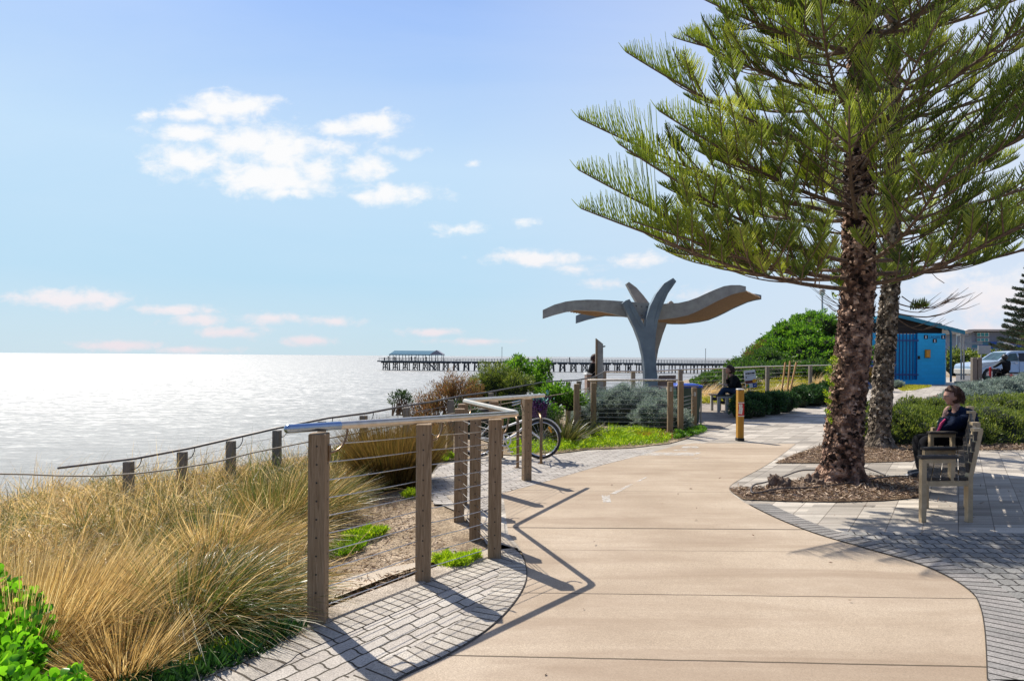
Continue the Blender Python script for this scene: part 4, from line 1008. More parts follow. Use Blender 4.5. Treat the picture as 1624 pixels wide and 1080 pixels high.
# --- woman on the park bench, hand at her chin
Yw = 8.4
w1 = thing('person', (D(1505,735,Yw).x, Yw, 0), 'seated person in a navy padded jacket and black trousers resting chin on hand', 'person')
H = D(1515,699,Yw); kn = D(1458,701,Yw); kn.z = .5; an = D(1459,748,Yw-.15); an.z = .1; to = D(1440,757,Yw-.2); to.z = .05
hc = D(1511,629,Yw); nk = D(1518,650,Yw); ch = D(1521,668,Yw); sh = D(1523,658,Yw); wa = D(1520,686,Yw)
shl = sh + Vector((.0,-.17,-.02)); shr = sh + Vector((-.02,.17,-.02)); ell = D(1490,683,Yw-.2); wrl = D(1498,660,Yw-.09); elr = D(1492,690,Yw+.2); wrr = D(1480,692,Yw+.05)
J = {'pel': (H, .12), 'wa': (wa, .11), 'ch': (ch, .12), 'nk': (nk, .05), 'hd': (nk.lerp(hc,.6), .055),
     'sl': (shl,.055), 'el': (ell,.042), 'wl': (wrl,.027), 'sr': (shr,.055), 'er': (elr,.042), 'wr': (wrr,.027),
     'hl': (H+Vector((-.03,-.09,-.02)),.08), 'kl': (kn+Vector((0,-.1,0)),.055), 'al': (an+Vector((0,-.08,0)),.024), 'tl': (to+Vector((.06,-.08,0)),.012),
     'hr': (H+Vector((-.03,.09,-.02)),.08), 'kr': (kn+Vector((.03,.1,0)),.055), 'ar': (an+Vector((.1,.1,0)),.024), 'tr': (to+Vector((.16,.1,0)),.012)}
E = [('pel','wa'),('wa','ch'),('ch','nk'),('nk','hd'),('ch','sl'),('sl','el'),('el','wl'),('ch','sr'),('sr','er'),('er','wr'),('pel','hl'),('hl','kl'),('kl','al'),('al','tl'),('pel','hr'),('hr','kr'),('kr','ar'),('ar','tr')]
E.append(('wl','Lp')); fingers(E, J, wrl, D(1501,644,Yw-.04)-wrl, (0,1,0), (.5,0,.3), pre='L', L=.06)
E.append(('wr','Rp')); fingers(E, J, wrr, (-1,-.3,-.1), (0,1,0), (0,0,-1), pre='R', L=.065)
hm = MB(); head(hm, hc + Vector((-.01,0,.0)), .1, math.pi*.985, .12)
skin('body', J, E, MATS['skin'], w1, 2, 'pel', hm)
def skj(d, E, name, mat, par, sub=2, root=None): return skin(name, d, E, MATS[mat], par, sub, root)
jk = {'p': (H+Vector((.0,0,.02)), (.19,.165)), 'w': (wa+Vector((.0,0,0)), (.19,.17)), 'c': (ch+Vector((.03,0,0)), (.2,.175)), 'n': (sh+Vector((.0,0,.05)), (.135,.125)), 'k': (nk+Vector((.0,0,.015)), (.088,.085)),
      'f': (sh+Vector((-.07,0,.035)), .075), 'sl': (shl+Vector((.0,0,-.02)), .1), 'el': (ell+Vector((.0,-.01,0)), .08), 'wl': (wrl+Vector((.0,0,-.02)), .055), 'sr': (shr,.1), 'er': (elr,.08), 'wr': (wrr+Vector((.04,0,0)),.05)}
skj(jk, [('p','w'),('w','c'),('c','n'),('n','k'),('n','f'),('c','sl'),('sl','el'),('el','wl'),('c','sr'),('sr','er'),('er','wr')], 'jacket', 'jacket_navy', w1, 2, 'p')
m = MB(); m.ball(nk+Vector((.12,0,-.03)), (.12,.13,.062), 24, 14)
for i, v in enumerate(m.v): p = Vector(v); m.v[i] = tuple(p + Vector((0,0,-.35*max(0,p.x-nk.x-.12))) + Vector((1,1,1))*.012*mnoise.noise(p*16))
m.build('hood', M_('jacket_navy'), w1, True)
tr = {'p': (H+Vector((.02,0,-.02)), (.16,.13)), 'hl': (H+Vector((-.08,-.09,-.02)), .1), 'kl': (kn+Vector((0,-.1,-.01)), .078), 'al': (an+Vector((0,-.08,-.04)), .07), 'hr': (H+Vector((-.08,.09,-.02)), .1), 'kr': (kn+Vector((.03,.1,-.01)), .078), 'ar': (an+Vector((.1,.1,-.04)), .07)}
skj(tr, [('p','hl'),('hl','kl'),('kl','al'),('p','hr'),('hr','kr'),('kr','ar')], 'trousers', 'trousers_black', w1, 2, 'p')
for dx, dy in ((0,-.08),(.1,.1)):
    o = Vector((dx,dy,0)); s1 = {'h': (an+o+Vector((.04,0,-.03)), (.062,.056)), 'm': (an+o+Vector((-.07,0,-.045)), (.052,.045)), 't': (to+o+Vector((-.03,0,-.0)), (.05,.036))}
    sh_ = skj(s1, [('h','m'),('m','t')], 'shoe', 'shoe_navy', w1, 2, 'h')
    m = MB(); m.box((an+to)/2 + o + Vector((-.0,0,-.06)) + Vector((0,0,.0)), (.27,.085,.025), 0, ch=.01); m.build('sole', M_('sole'), sh_)
# hair: cap of the skull with short locks
def hair(c, r, yaw, mat, par, long=0, nl=900, seed=0, back=.1, crop=.12):
    m = MB(); t = MB(); t.ball((0,0,0), 1, 24, 18); R = Matrix.Rotation(yaw, 3, 'Z')
    vs = []
    for v in t.v:
        p = Vector(v); k = 1.17 + .11*mnoise.noise(p*3.2+Vector((seed,0,0))) + .05*mnoise.noise(p*9)
        x, y, z = p
        if x > .3 and z < .5: k = .8
        if x > -.2 and z < -.08: k = .8                         # leave the face free
        if z < -.35: k = .95
        vs.append(Vector(c) + R @ Vector(((x*.98 - back*(1-abs(z)))*k, y*.8*k, z*1.16*k + .05))*r)
    m.add(vs, t.f); o = m.build('hair', M_(mat), par, True)
    g = Geo(); n = nl; d = rdir(n); keep = ~((d[:,0] > .25) & (d[:,2] < .55)) & ~((d[:,0] > .0) & (d[:,2] < .1)) & (d[:,2] > -.45-long); d = d[keep]; n = len(d)
    Rm = np.array(R); P = (d*np.array([.98,.8,1.16])*1.15 - np.array([back,0,-.05])*1)*r
    P = P @ Rm.T + np.array(c); tang = nrmz(np.cross(d, np.array([[0,1,0]]))*.2 + np.array([[-.3,0,-1]]) + .4*rdir(n) + .35*d) @ Rm.T
    blades(g, P*1.0, tang, .2*r+.26*r*RNG.random(n), .07*r, .55, RNG.random(n), 4)
    g.build('locks', MATS[mat], o); return o
hair(hc + Vector((.0,0,.005)), .104, math.pi*.985, 'hair_brown', w1, .02, 2600)
m = MB()
for s in (-1,1): m.ball(hc + Vector((-.093, s*.032, .008)), (.008,.014,.008), 10, 6)
m.build('eyes', M_('ink'), w1, True)
m = MB(); m.tube([D(1499,665,Yw-.19), D(1493,672,Yw-.22), D(1488,683,Yw-.24), D(1480,690,Yw-.26), D(1473,696,Yw-.27)], [.012,.018,.016,.018,.01], 12); m.build('scarf', M_('scarf_pink'), w1, True)
# --- reader on the backless bench
Yr = 18.15
w2 = thing('person', (D(1160,640,Yr).x, Yr, 0), 'seated person in a black jacket and jeans reading a paper on the backless bench', 'person')
def Q(x, y, dy=0): return D(x, y, Yr+dy)
H = Q(1169,621); kn = Q(1147,617); an = Q(1135,631); 
J = {'p': (H,.13), 'w': (Q(1168,612),.12), 'c': (Q(1164,602),.13), 'n': (Q(1159,594.5),.05), 'h': (Q(1157,591),.055),
     'sl': (Q(1166,600,-.18),.06), 'el': (Q(1162,613,-.22),.045), 'wl': (Q(1151,610,-.1),.03), 'sr': (Q(1160,600,.18),.06), 'er': (Q(1155,610,.2),.045), 'wr': (Q(1153,600,.12),.03), 'fr': (Q(1155,593,.06),.025),
     'hl': (H+Vector((-.05,-.09,0)),.09), 'kl': (kn+Vector((0,-.09,0)),.06), 'al': (an+Vector((0,-.08,0)),.04), 'tl': (Q(1130,632.5,-.08),.035), 'hr': (H+Vector((-.05,.09,0)),.09), 'kr': (kn+Vector((-.02,.09,0)),.06), 'ar': (an+Vector((.3,.06,-.1)),.04), 'tr': (an+Vector((.17,.06,-.13)),.035)}
E = [('p','w'),('w','c'),('c','n'),('n','h'),('c','sl'),('sl','el'),('el','wl'),('c','sr'),('sr','er'),('er','wr'),('wr','fr'),('p','hl'),('hl','kl'),('kl','al'),('al','tl'),('p','hr'),('hr','kr'),('kr','ar'),('ar','tr')]
E.append(('wl','Lp')); fingers(E, J, Q(1151,610,-.1), (-1,.2,0), (0,1,0), (0,0,-1), pre='L')
hm = MB(); head(hm, Q(1156.5,588), .1, math.pi, .5); skin('body', J, E, MATS['skin'], w2, 2, 'p', hm)
jj = {k: (J[k][0], v) for k, v in {'p': .17, 'w': .16, 'c': .17, 'sl': .09, 'el': .075, 'wl': .05, 'sr': .09, 'er': .075, 'wr': .045}.items()}; jj['n'] = (Q(1161,596),.08); jj['wl'] = (Q(1153,610.3,-.12),.05)
skj(jj, [('p','w'),('w','c'),('c','n'),('c','sl'),('sl','el'),('el','wl'),('c','sr'),('sr','er'),('er','wr')], 'jacket', 'jacket_black', w2, 2, 'p')
jt_ = {k: (J[k][0], v) for k, v in {'p': .15, 'hl': .11, 'kl': .085, 'al': .06, 'hr': .11, 'kr': .085, 'ar': .06}.items()}
skj(jt_, [('p','hl'),('hl','kl'),('kl','al'),('p','hr'),('hr','kr'),('kr','ar')], 'jeans', 'denim', w2, 2, 'p')
for a, b in (('al','tl'),('ar','tr')):
    skj({'a': (J[a][0]+Vector((.03,0,-.03)), .055), 'b': (J[b][0]+Vector((-.03,0,.0)), .045)}, [('a','b')], 'shoe', 'shoe_navy', w2, 2, 'a')
hair(Q(1157.3,587.3), .11, math.pi, 'hair_dark', w2, .5, 700, 3, .18)
m = MB(); m.box(Q(1147.5,610,-.05), (.2,.28,.01), M=Matrix.Rotation(.35,3,'Y')); m.build('paper', M_('paper'), w2)
# --- person leaning at the far rail behind the blade pole
w3 = thing('person', (D(941,600,17.6).x, 17.6, 0), 'person in a black coat seated on the wall half hidden behind the tall steel pole', 'person')
Yr = 17.6
J = {'p': (Q(940,596),.13), 'w': (Q(941,588),.12), 'c': (Q(942,580),.12), 'n': (Q(943,574.5),.05), 'h': (Q(944,572),.055), 'sl': (Q(940,579,-.17),.055), 'el': (Q(937,588,-.2),.045), 'wl': (Q(940,594,-.1),.03), 'sr': (Q(944,579,.17),.055), 'er': (Q(946,588,.2),.045), 'wr': (Q(944,594,.1),.03),
     'kl': (Q(947,598,-.3),.06), 'al': (Q(947,622,-.3),.04), 'kr': (Q(949,598,-.05),.06), 'ar': (Q(949,622,-.1),.04)}
E = [('p','w'),('w','c'),('c','n'),('n','h'),('c','sl'),('sl','el'),('el','wl'),('c','sr'),('sr','er'),('er','wr'),('p','kl'),('kl','al'),('p','kr'),('kr','ar')]
hm = MB(); head(hm, Q(944,569.5), .1, 0, .2); skin('body', J, E, MATS['skin'], w3, 2, 'p', hm)
jj = {k: (J[k][0], v) for k, v in {'p': .2, 'w': .17, 'c': .16, 'sl': .09, 'el': .075, 'wl': .05, 'sr': .09, 'er': .075, 'wr': .045}.items()}
skj(jj, [('p','w'),('w','c'),('c','sl'),('sl','el'),('el','wl'),('c','sr'),('sr','er'),('er','wr')], 'coat', 'jacket_black', w3, 2, 'p')
skj({k: (J[k][0], v) for k, v in {'p': .15, 'kl': .085, 'al': .06, 'kr': .085, 'ar': .06}.items()}, [('p','kl'),('kl','al'),('p','kr'),('kr','ar')], 'trousers', 'trousers_black', w3, 2, 'p')
hair(Q(943.6,568.8), .1, 0, 'hair_dark', w3, .1, 300, 5)
st = thing('stone_wall', (D(942,640,17.7).x, 17.7, 0), 'short brown rendered pier wall behind the tall steel pole', 'wall')
m = MB(); m.prism([D(931,660,17.45), D(946,660,17.45), D(946,595,17.45), D(931,593,17.45)], (0,.6,0)); m.build('pillar', M_('sign_brown'), st)
m = MB(); m.prism([D(930,594.5,17.4), D(947,594.5,17.4), D(947,591.5,17.4), D(930,591.5,17.4)], (0,.7,0)); m.build('coping', M_('white_paint'), st)
# ================================================================= bicycle and its racks
Yk = 9.5
bi = thing('bicycle', (D(858,729,Yk).x, Yk, 0), 'white step-through bicycle with a flower-filled front basket parked at the racks', 'bicycle')
def K(px, py, dy=0): return D(px, py, Yk+dy)
WR = .3; fw = K(858,699); fw.z = WR+.005; rw = K(758,699); rw.z = WR+.005; fw.y = Yk; rw.y = Yk+.12
def ring(c, r, t, name, mat, par, ax=Vector((0,1,0)), n=40):
    m = MB(); m.tube([c + Vector((math.cos(a)*r, 0, math.sin(a)*r)) for a in [2*math.pi*i/n for i in range(n)]], t, 8, closed=True); return m.build(name, M_(mat), par, True)
for c in (fw, rw):
    ty = ring(c, WR-.018, .018, 'tyre', 'rubber', bi); ring(c, WR-.045, .009, 'rim', 'chrome', ty)
    m = MB()
    for i in range(24): a = 2*math.pi*i/24; m.tube([c+Vector((math.cos(a+.3)*.02,.02*(-1)**i,math.sin(a+.3)*.02)), c + Vector((math.cos(a)*(WR-.05),0,math.sin(a)*(WR-.05)))], .0014, 4, cap=False)
    m.tube([c+Vector((0,-.05,0)), c+Vector((0,.05,0))], .02, 8); m.build('spokes', M_('chrome'), ty)
bbp = K(801,703); bbp.z = .29; seat = K(779,655); headt = K(831,664); headb = K(835,674)
hub_f = fw.copy(); hub_r = rw.copy()
m = MB(); m.tube([bbp, seat.lerp(bbp,.12)], .017, 8); m.tube([headt, headb], .02, 8); m.tube([headb, headb.lerp(bbp,.5)+Vector((0,0,-.03)), bbp], .019, 8); m.tube([headt+Vector((0,0,-.02)), headt.lerp(seat,.45)+Vector((0,0,-.14)), bbp.lerp(seat,.45)], .015, 8)
for s in (-.04,.04): m.tube([bbp+Vector((0,s*.5,0)), hub_r+Vector((0,s,0))], .01, 6); m.tube([bbp.lerp(seat,.75), hub_r+Vector((0,s,0))], .009, 6)
m.build('frame', M_('white_paint'), bi, True)
m = MB()
for s in (-.045,.045): m.tube([headb, headb.lerp(hub_f,.5)+Vector((-.03,s,0)), hub_f+Vector((0,s,0))], .011, 6)
m.build('fork', M_('white_paint'), bi, True)
m = MB(); m.tube([headt, headt+Vector((-.03,0,.16)), headt+Vector((-.04,-.02,.2))], .012, 8); m.tube([headt+Vector((-.18,-.28,.22)), headt+Vector((-.04,-.2,.26)), headt+Vector((-.02,0,.22)), headt+Vector((-.04,.2,.26)), headt+Vector((-.18,.28,.22))], .011, 8); m.build('handlebar', M_('chrome'), bi, True)
m = MB(); m.ball(seat+Vector((-.06,0,.05)), (.12,.09,.04), 14, 8); m.ball(seat+Vector((.05,0,.05)), (.1,.035,.03), 12, 8); m.build('saddle', M_('rubber'), bi, True)
ring(bbp+Vector((0,-.05,0)), .085, .01, 'chainring', 'white_paint', bi, n=28)
m = MB(); m.tube([bbp+Vector((0,-.06,0)), bbp+Vector((.07,-.07,-.15))], .009, 6); m.box(bbp+Vector((.08,-.12,-.155)), (.09,.07,.02)); m.tube([bbp+Vector((0,.06,0)), bbp+Vector((-.07,.07,.15))], .009, 6); m.box(bbp+Vector((-.07,.12,.155)), (.09,.07,.02)); m.build('crank', M_('chrome'), bi)
for c, a0, a1 in ((fw,20,150),(rw,10,170)):
    m = MB(); pts = [c + Vector((math.cos(math.radians(a))*(WR+.02), 0, math.sin(math.radians(a))*(WR+.02))) for a in np.linspace(a0,a1,14)]; m.tube(pts, .012, 6); m.build('mudguard', M_('white_paint'), bi, True)
m = MB(); m.box(K(769,664), (.3,.11,.015)); m.bar(K(762,665), K(760,697), .008, .008); m.build('rear_rack', M_('rubber'), bi)
bk = K(855,650); m = MB(); 
for zz in np.linspace(-.1,.1,7): m.tube([bk + Vector((math.cos(a)*.115*(1+zz), math.sin(a)*.1*(1+zz), zz)) for a in np.linspace(0,2*math.pi,17)[:-1]], .006, 5, closed=True)
for a in np.linspace(0,2*math.pi,19)[:-1]: m.tube([bk+Vector((math.cos(a)*.103,math.sin(a)*.09,-.1)), bk+Vector((math.cos(a)*.127,math.sin(a)*.11,.1))], .004, 4)
bsk = m.build('basket', M_('purple'), bi)
g = Geo(); n = 420; P = np.array(bk)+RNG.normal(size=(n,3))*np.array([.07,.06,.04])+np.array([0,0,.08]); leaves(g, P, rdir(n)+np.array([0,0,.6]), .05, .035, RNG.random(n)); g.build('flowers', MATS['purple'], bsk)
g = Geo(); n = 120; P = np.array(bk)+RNG.normal(size=(n,3))*np.array([.07,.06,.04])+np.array([0,0,.12]); leaves(g, P, rdir(n)+np.array([0,0,.8]), .06, .04, RNG.random(n)); g.build('ribbon', MATS['mint'], bsk)
m = MB(); a = math.radians(48); m.box(fw+Vector((math.cos(a)*.2,-.015,math.sin(a)*.2)), (.022,.006,.1), M=Matrix.Rotation(math.radians(50)-math.pi/2,3,'Y').inverted() if False else Matrix.Rotation(math.radians(-28),3,'Y')); m.build('reflector', M_('reflector'), bi)
for (x0, Y0, x1, Y1, lab) in ((797,9.55,822,8.75,'inverted-U bicycle rack holding the crank side of the white bicycle'),(842,10.3,859,9.1,'inverted-U bicycle rack beside the front wheel of the white bicycle')):
    a, b = D(x0,600,Y0), D(x1,600,Y1); a.z = b.z = 0; m = MB()
    rk = thing('bicycle_rack', (a.x, a.y, 0), lab, 'bike rack', 'bicycle racks on the pavers')
    ht = .62; pts = [a, a+Vector((0,0,ht))]
    for i in range(1,9): t = i/9; pts.append(a.lerp(b,.5-.5*math.cos(math.pi*t)) + Vector((0,0,ht+.12*math.sin(math.pi*t))))
    pts += [b+Vector((0,0,ht)), b]; m.tube(pts, .021, 10); m.build('hoop', M_('bronze'), rk, True)
    m = MB(); m.tube([a, a+Vector((0,0,.012))], .05, 12); m.tube([b, b+Vector((0,0,.012))], .05, 12); m.build('foot_plates', M_('bronze'), rk)
# ================================================================= toilet block
YB = 39.0
def B(px, py, dy=0): return D(px, py, YB+dy)
xl, xr = B(1331,600).x, B(1498.5,600).x; zt = B(1450,528.5).z; xs_ = B(1512,600).x
tb = thing('toilet_block', (B(1420,608).x, YB, 0), 'bright blue painted toilet block with a teal edged gable roof behind the second tree', 'toilet block')
def hex_prism(pts, off, name, mat, par): m = MB(); m.prism(pts, off); return m.build(name, M_(mat) if isinstance(mat, str) else mat, par)
dw0, dw1 = B(1417,600).x, B(1454,600).x; dz0, dz1 = B(1430,602).z, B(1430,529.5).z; dz0 = max(dz0, .1)
m = MB()
m.box(((xl+dw0)/2, YB+.1, zt/2), (dw0-xl,.2,zt)); m.box(((dw1+xr)/2, YB+.1, zt/2), (xr-dw1,.2,zt)); m.box(((dw0+dw1)/2, YB+.1, dz0/2-.001), (dw1-dw0,.196,dz0))
m.build('wall', M_('blue_wall'), tb)
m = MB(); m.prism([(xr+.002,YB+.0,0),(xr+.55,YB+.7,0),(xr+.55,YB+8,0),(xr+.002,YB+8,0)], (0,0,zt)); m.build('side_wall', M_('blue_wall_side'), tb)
m = MB(); m.box(((xl+xr)/2, YB+5, zt/2), (xr-xl-.02, 6, zt-.02)); m.build('rear_wall', M_('blue_wall'), tb)
m = MB(); m.prism([(xr+.2,YB+.32-.02,1.5),(xr+.5,YB+.72-.02,1.5),(xr+.5,YB+.72-.02,zt-.05),(xr+.2,YB+.32-.02,zt-.05)], (.03,-.03,0)); m.build('mural', M_('mural'), tb)
# gate with bars in the doorway
gt = MB(); gt.box(((dw0+dw1)/2, YB+.19, (dz0+dz1)/2), (dw1-dw0,.02,dz1-dz0)); door = gt.build('door', M_('blue_wall'), tb)
m = MB()
for px in (1420,1425.5,1431,1436.5,1442,1447,1453): m.box((B(px,600).x, YB-.04, (dz0+zt)/2), (.045,.045,zt-dz0))
for py in (540,594): m.box(((dw0+dw1)/2, YB-.07, B(1430,py).z), (dw1-dw0+.1,.03,.09))
m.build('security_gate', M_('gate_blue'), tb)
m = MB(); m.box((B(1457,567).x, YB-.03, B(1457,567).z), (.12,.06,.2)); m.build('lock', M_('gable_dark'), door)
# gable and roof
ap = B(1424,497.5); el_, er_ = B(1306,524), B(1530,524.5)
m = MB(); m.prism([(xl+.1,YB+.3,zt),(xr,YB+.3,zt),(xr,YB+.3,zt+.62),(ap.x,YB+.3,ap.z-.18),(xl+.1,YB+.3,zt+.32)], (0,.1,0)); m.build('gable', M_('gable_dark'), tb)
m = MB(); m.box(((xl+xr)/2+.2, YB+.27, zt+.42), (2.6,.04,.04)); m.build('gable_batten', M_('slat'), tb)
for a, s in ((el_, 1), (er_, -1)):
    m = MB(); m.prism([a, (ap.x, YB, ap.z), (ap.x, YB, ap.z-.24), a+Vector((.02*s,0,-.24))], (0,-.06,0)); m.build('fascia', M_('teal_trim'), tb)
    m = MB(); m.prism([a+Vector((0,0,-.02)), (ap.x, YB, ap.z-.02), (ap.x, YB, ap.z-.14), a+Vector((0,0,-.15))], (0,9,0)); rf = m.build('roof', M_('blue_trim'), tb)
    m = MB()
    for k in range(12):
        q = a.lerp(Vector((ap.x,YB,ap.z)), k/12+.03); m.box((q.x, YB+4.5, q.z+.0), (.05,9.1,.03))
    m.build('roof_ribs', M_('teal_trim'), rf)
m = MB(); m.tube([B(1498,522,.2), B(1503,522,-.02), B(1507,525,-.06), B(1508,530,-.06), B(1508,606,-.06)], .065, 8); m.build('downpipe', M_('blue_trim'), tb, True)
m = MB(); m.box(B(1471,561,-.08), (.26,.14,.42), ch=.05); m.box(B(1471,561,-.02), (.32,.06,.48)); m.build('wall_light', M_('orange_light'), tb)
m = MB(); m.box(B(1471,561,.0), (.36,.03,.52)); m.build('light_backplate', M_('gable_dark'), tb)
for px, py in ((1468.5,534.5),(1496,534.5),(1482.5,540.5)):
    m = MB(); m.box(B(px,py,-.012), (.24,.02,.24)); pn = m.build('pictogram', M_('gable_dark'), tb)
    m = MB(); m.disc(B(px,py-.9,-.026), (0,-1,0), .045, 12); m.prism([B(px-1.6,py+2.2,-.026), B(px+1.6,py+2.2,-.026), B(px,py-.6,-.026)], (0,-.003,0)); m.build('pictogram_figure', M_('sign_white'), pn)
text_mesh('lettering', 'LADIES', .22, B(1482,536.6,-.008), Matrix.Rotation(math.radians(90),3,'X'), MATS['gate_blue'], tb)
m = MB(); m.box((B(1386,590).x, YB-.012, B(1386,585).z), (.9,.02,2.1)); m.build('mural', M_('mural'), tb)
m = MB()
for k in range(9): a = k*.7; m.prism([(B(1386.5,558).x + .32*math.cos(a+d)*r_, YB-.03, B(1386.5,558).z + .32*math.sin(a+d)*r_) for d, r_ in ((-.3,.4),(0,1),(.3,.4))], (0,-.01,0))
m.build('red_flower', M_('sign_red'), tb)
for k, px in enumerate((1524.5,1528.5)):
    m = MB(); m.tube([B(px,602,1.5), B(px,529,1.5)], .045, 8); m.build('verandah_post', M_('galv_light'), tb, True)
m = MB(); m.box(B(1526,531,1.0), (.5,.4,.12)); m.build('gutter_box', M_('galv_light'), tb)
# ================================================================= apartments behind
YA = 115.0
ab = thing('apartment_building', (D(1580,600,YA).x, YA, 0), 'three storey grey building with blue and white cladding panels under a curved pale roof', 'building')
def A2(px, py, dy=0): return D(px, py, YA+dy)
hex_prism([A2(1541,574), A2(1660,574), A2(1660,526), A2(1541,527)], (0,12,0), 'wall', 'grey_wall', ab)
cols_ = ['panel_blue','panel_teal','panel_pale','panel_blue','panel_teal','panel_blue']
i = 0
for r_, (y0, y1) in enumerate(((542,547),(547,553),(553,565))):
    x = 1541.3
    while x < 1625:
        w_ = [7,11,12,9,12][(i*3+r_) % 5]; hex_prism([A2(x+.2,y1), A2(x+w_-.1,y1), A2(x+w_-.1,y0+.2), A2(x+.2,y0+.2)], (0,-.12,0), 'cladding_panel', cols_[(i*2+r_) % 6], ab); x += w_; i += 1
for (x0, x1, y0, y1, n_) in ((1549,1568,527.5,534,3),(1549,1568,536.5,541.5,3),(1549,1560,553,558,2),(1584,1589,536,541.5,1),(1600,1612,530,536,2)):
    fr_ = hex_prism([A2(x0,y1,-.15), A2(x1,y1,-.15), A2(x1,y0,-.15), A2(x0,y0,-.15)], (0,-.1,0), 'window', 'white_paint', ab)
    m = MB(); w_ = (x1-x0)/n_
    for k in range(n_): m.prism([A2(x0+k*w_+.5,y1-.5,-.26), A2(x0+(k+1)*w_-.5,y1-.5,-.26), A2(x0+(k+1)*w_-.5,y0+.5,-.26), A2(x0+k*w_+.5,y0+.5,-.26)], (0,-.02,0))
    m.build('pane', M_('glass_teal'), fr_)
pts = [A2(1531,524.5,-1), A2(1536,522.6,-1), A2(1545,522.2,-1), A2(1665,522.6,-1), A2(1665,525.5,-1), A2(1545,525.4,-1), A2(1541,527.4,-1), A2(1536,528.5,-1)]
hex_prism(pts, (0,14,0), 'roof', 'bench_grey', ab)
m = MB(); m.bar(A2(1592,543,-2), A2(1612,552,-2), .12, .5); m.bar(A2(1592,546,-2), A2(1612,555,-2), .3, .2)
for k in range(5): m.bar(A2(1593+k*4,549+k*1.8,-2), A2(1593+k*4,544+k*1.8,-2), .1, .1)
m.build('stair', M_('white_paint'), ab)
# poles and lamp
def polething(name, px, base_y, top_y, Y, r, lab, cat, extra=None, mat='steel_dark'):
    b = D(px, base_y, Y); t = D(px, top_y, Y); o = thing(name, b, lab, cat); m = MB(); m.tube([b, t], [r, r*.7], 8); m.build('pole', M_(mat), o, True)
    if extra: extra(o, t)
    return o
def lamp_head(o, t):
    m = MB(); m.ball(t+Vector((0,0,.15)), (.2,.2,.22), 12, 8); m.build('lamp_glass', M_('lamp_glass'), o, True)
    m = MB(); m.tube([t+Vector((0,0,.3)), t+Vector((0,0,.42))], [.26,.1], 12); m.build('lamp_cap', M_('steel_dark'), o)
polething('street_lamp', 1304, 600, 468, 46, .09, 'globe topped street lamp on a thin pole left of the pine trunk', 'street lamp', lamp_head, 'bench_grey')
def arm(o, t): m = MB(); m.tube([t, t+Vector((1.2,0,.1))], .06, 6); m.build('lamp_arm', M_('galv'), o)
polething('light_pole', 1518, 575, 533, 70, .11, 'tallest thin grey light pole beside the blue block corner', 'light pole', arm, 'galv')
polething('light_pole', 1522, 575, 544.5, 85, .1, 'shorter thin grey light pole between the toilet block and the apartments', 'light pole', arm, 'galv')
def fl(o, t): m = MB(); m.box(t+Vector((.8,0,-.2)), (2.4,.1,.35)); m.box(t+Vector((1.2,0,-.9)), (2.2,.1,.25)); m.build('board', M_('galv'), o)
polething('street_sign', 1533, 575, 542, 80, .08, 'grey street sign boards on a thin pole in front of the apartments', 'sign', fl, 'galv')
polething('banner_pole', 1556, 576, 548, 60, .06, 'plain pale pole with a square plate standing before the blue panels', 'pole', lambda o, t: (lambda m: (m.box(t+Vector((.3,0,-.4)), (1.2,.06,.8)), m.build('plate', M_('bench_grey'), o)))(MB()), 'bench_grey')
# ================================================================= road, kerb, car, scooter, posts
rd = sheet('road', [tuple(D(px,600,Y).xy) for px, Y in ((1516,41.5),(1700,38.2),(2300,38),(2300,60),(1516,60))], .1, MATS['asphalt'])
m = MB(); a = [D(1513,600,41.3).xy, D(1700,600,38).xy, D(2300,600,37.8).xy]
for p_, q_ in zip(a[:-1], a[1:]): m.bar((p_.x,p_.y,.05), (q_.x,q_.y,.05), .15, .14)
props(m.build('road_kerb', M_('aggregate')), kind='structure')
YC = 43.0; cx0 = D(1528.5,570,YC).x; S = 4.9
car = thing('parked_car', (cx0+2.3, YC, .1), 'silver four-wheel-drive wagon parked side-on beyond the grey bushes', 'car')
prof = [(0,.55),(.02,.95),(.12,1.08),(.55,1.17),(1.25,1.24),(1.55,1.3),(2.25,1.82),(2.45,1.9),(3.2,1.95),(4.3,1.93),(4.75,1.86),(4.95,1.4),(5.0,.6),(4.9,.42),(4.35,.4),(4.25,.62),(4.05,.8),(3.8,.84),(3.55,.78),(3.38,.6),(3.3,.4),(1.45,.38),(1.38,.6),(1.22,.8),(.98,.86),(.74,.8),(.58,.6),(.5,.42),(.1,.42)]
SX = 1.08; HW = .95
def cp(x, z, y): return Vector((cx0 + x*SX, YC + y, .1 + z*1.06))
bm = MB(); n = len(prof)
def inset(z): return 0 if z < 1.2 else (z-1.2)*.28
vs = [cp(x, z, -HW+inset(z)) for x, z in prof] + [cp(x, z, HW-inset(z)) for x, z in prof]
bm.add(vs, [tuple(range(n-1,-1,-1)), tuple(range(n,2*n))] + [(i,(i+1)%n,n+(i+1)%n,n+i) for i in range(n)]); bm.build('body', M_('car_silver'), car)
def cwin(pts, name, mat='glass_car', d=.012):
    m = MB(); m.prism([cp(x, z, -HW+inset(z)-.003) for x, z in pts], (0,-d,0)); return m.build(name, M_(mat), car)
cwin([(1.75,1.3),(2.32,1.76),(2.72,1.8),(2.78,1.3)], 'window'); cwin([(2.88,1.3),(2.84,1.8),(3.62,1.82),(3.66,1.3)], 'window', 'glass_dark'); cwin([(3.76,1.3),(3.72,1.82),(4.35,1.79),(4.62,1.42),(4.62,1.32)], 'window', 'glass_dark')
m = MB(); m.add([cp(1.6,1.36,-.7), cp(1.6,1.36,.7), cp(2.24,1.84,.62), cp(2.24,1.84,-.62)], [(0,1,2,3)]); m.build('windscreen', M_('glass_car'), car)
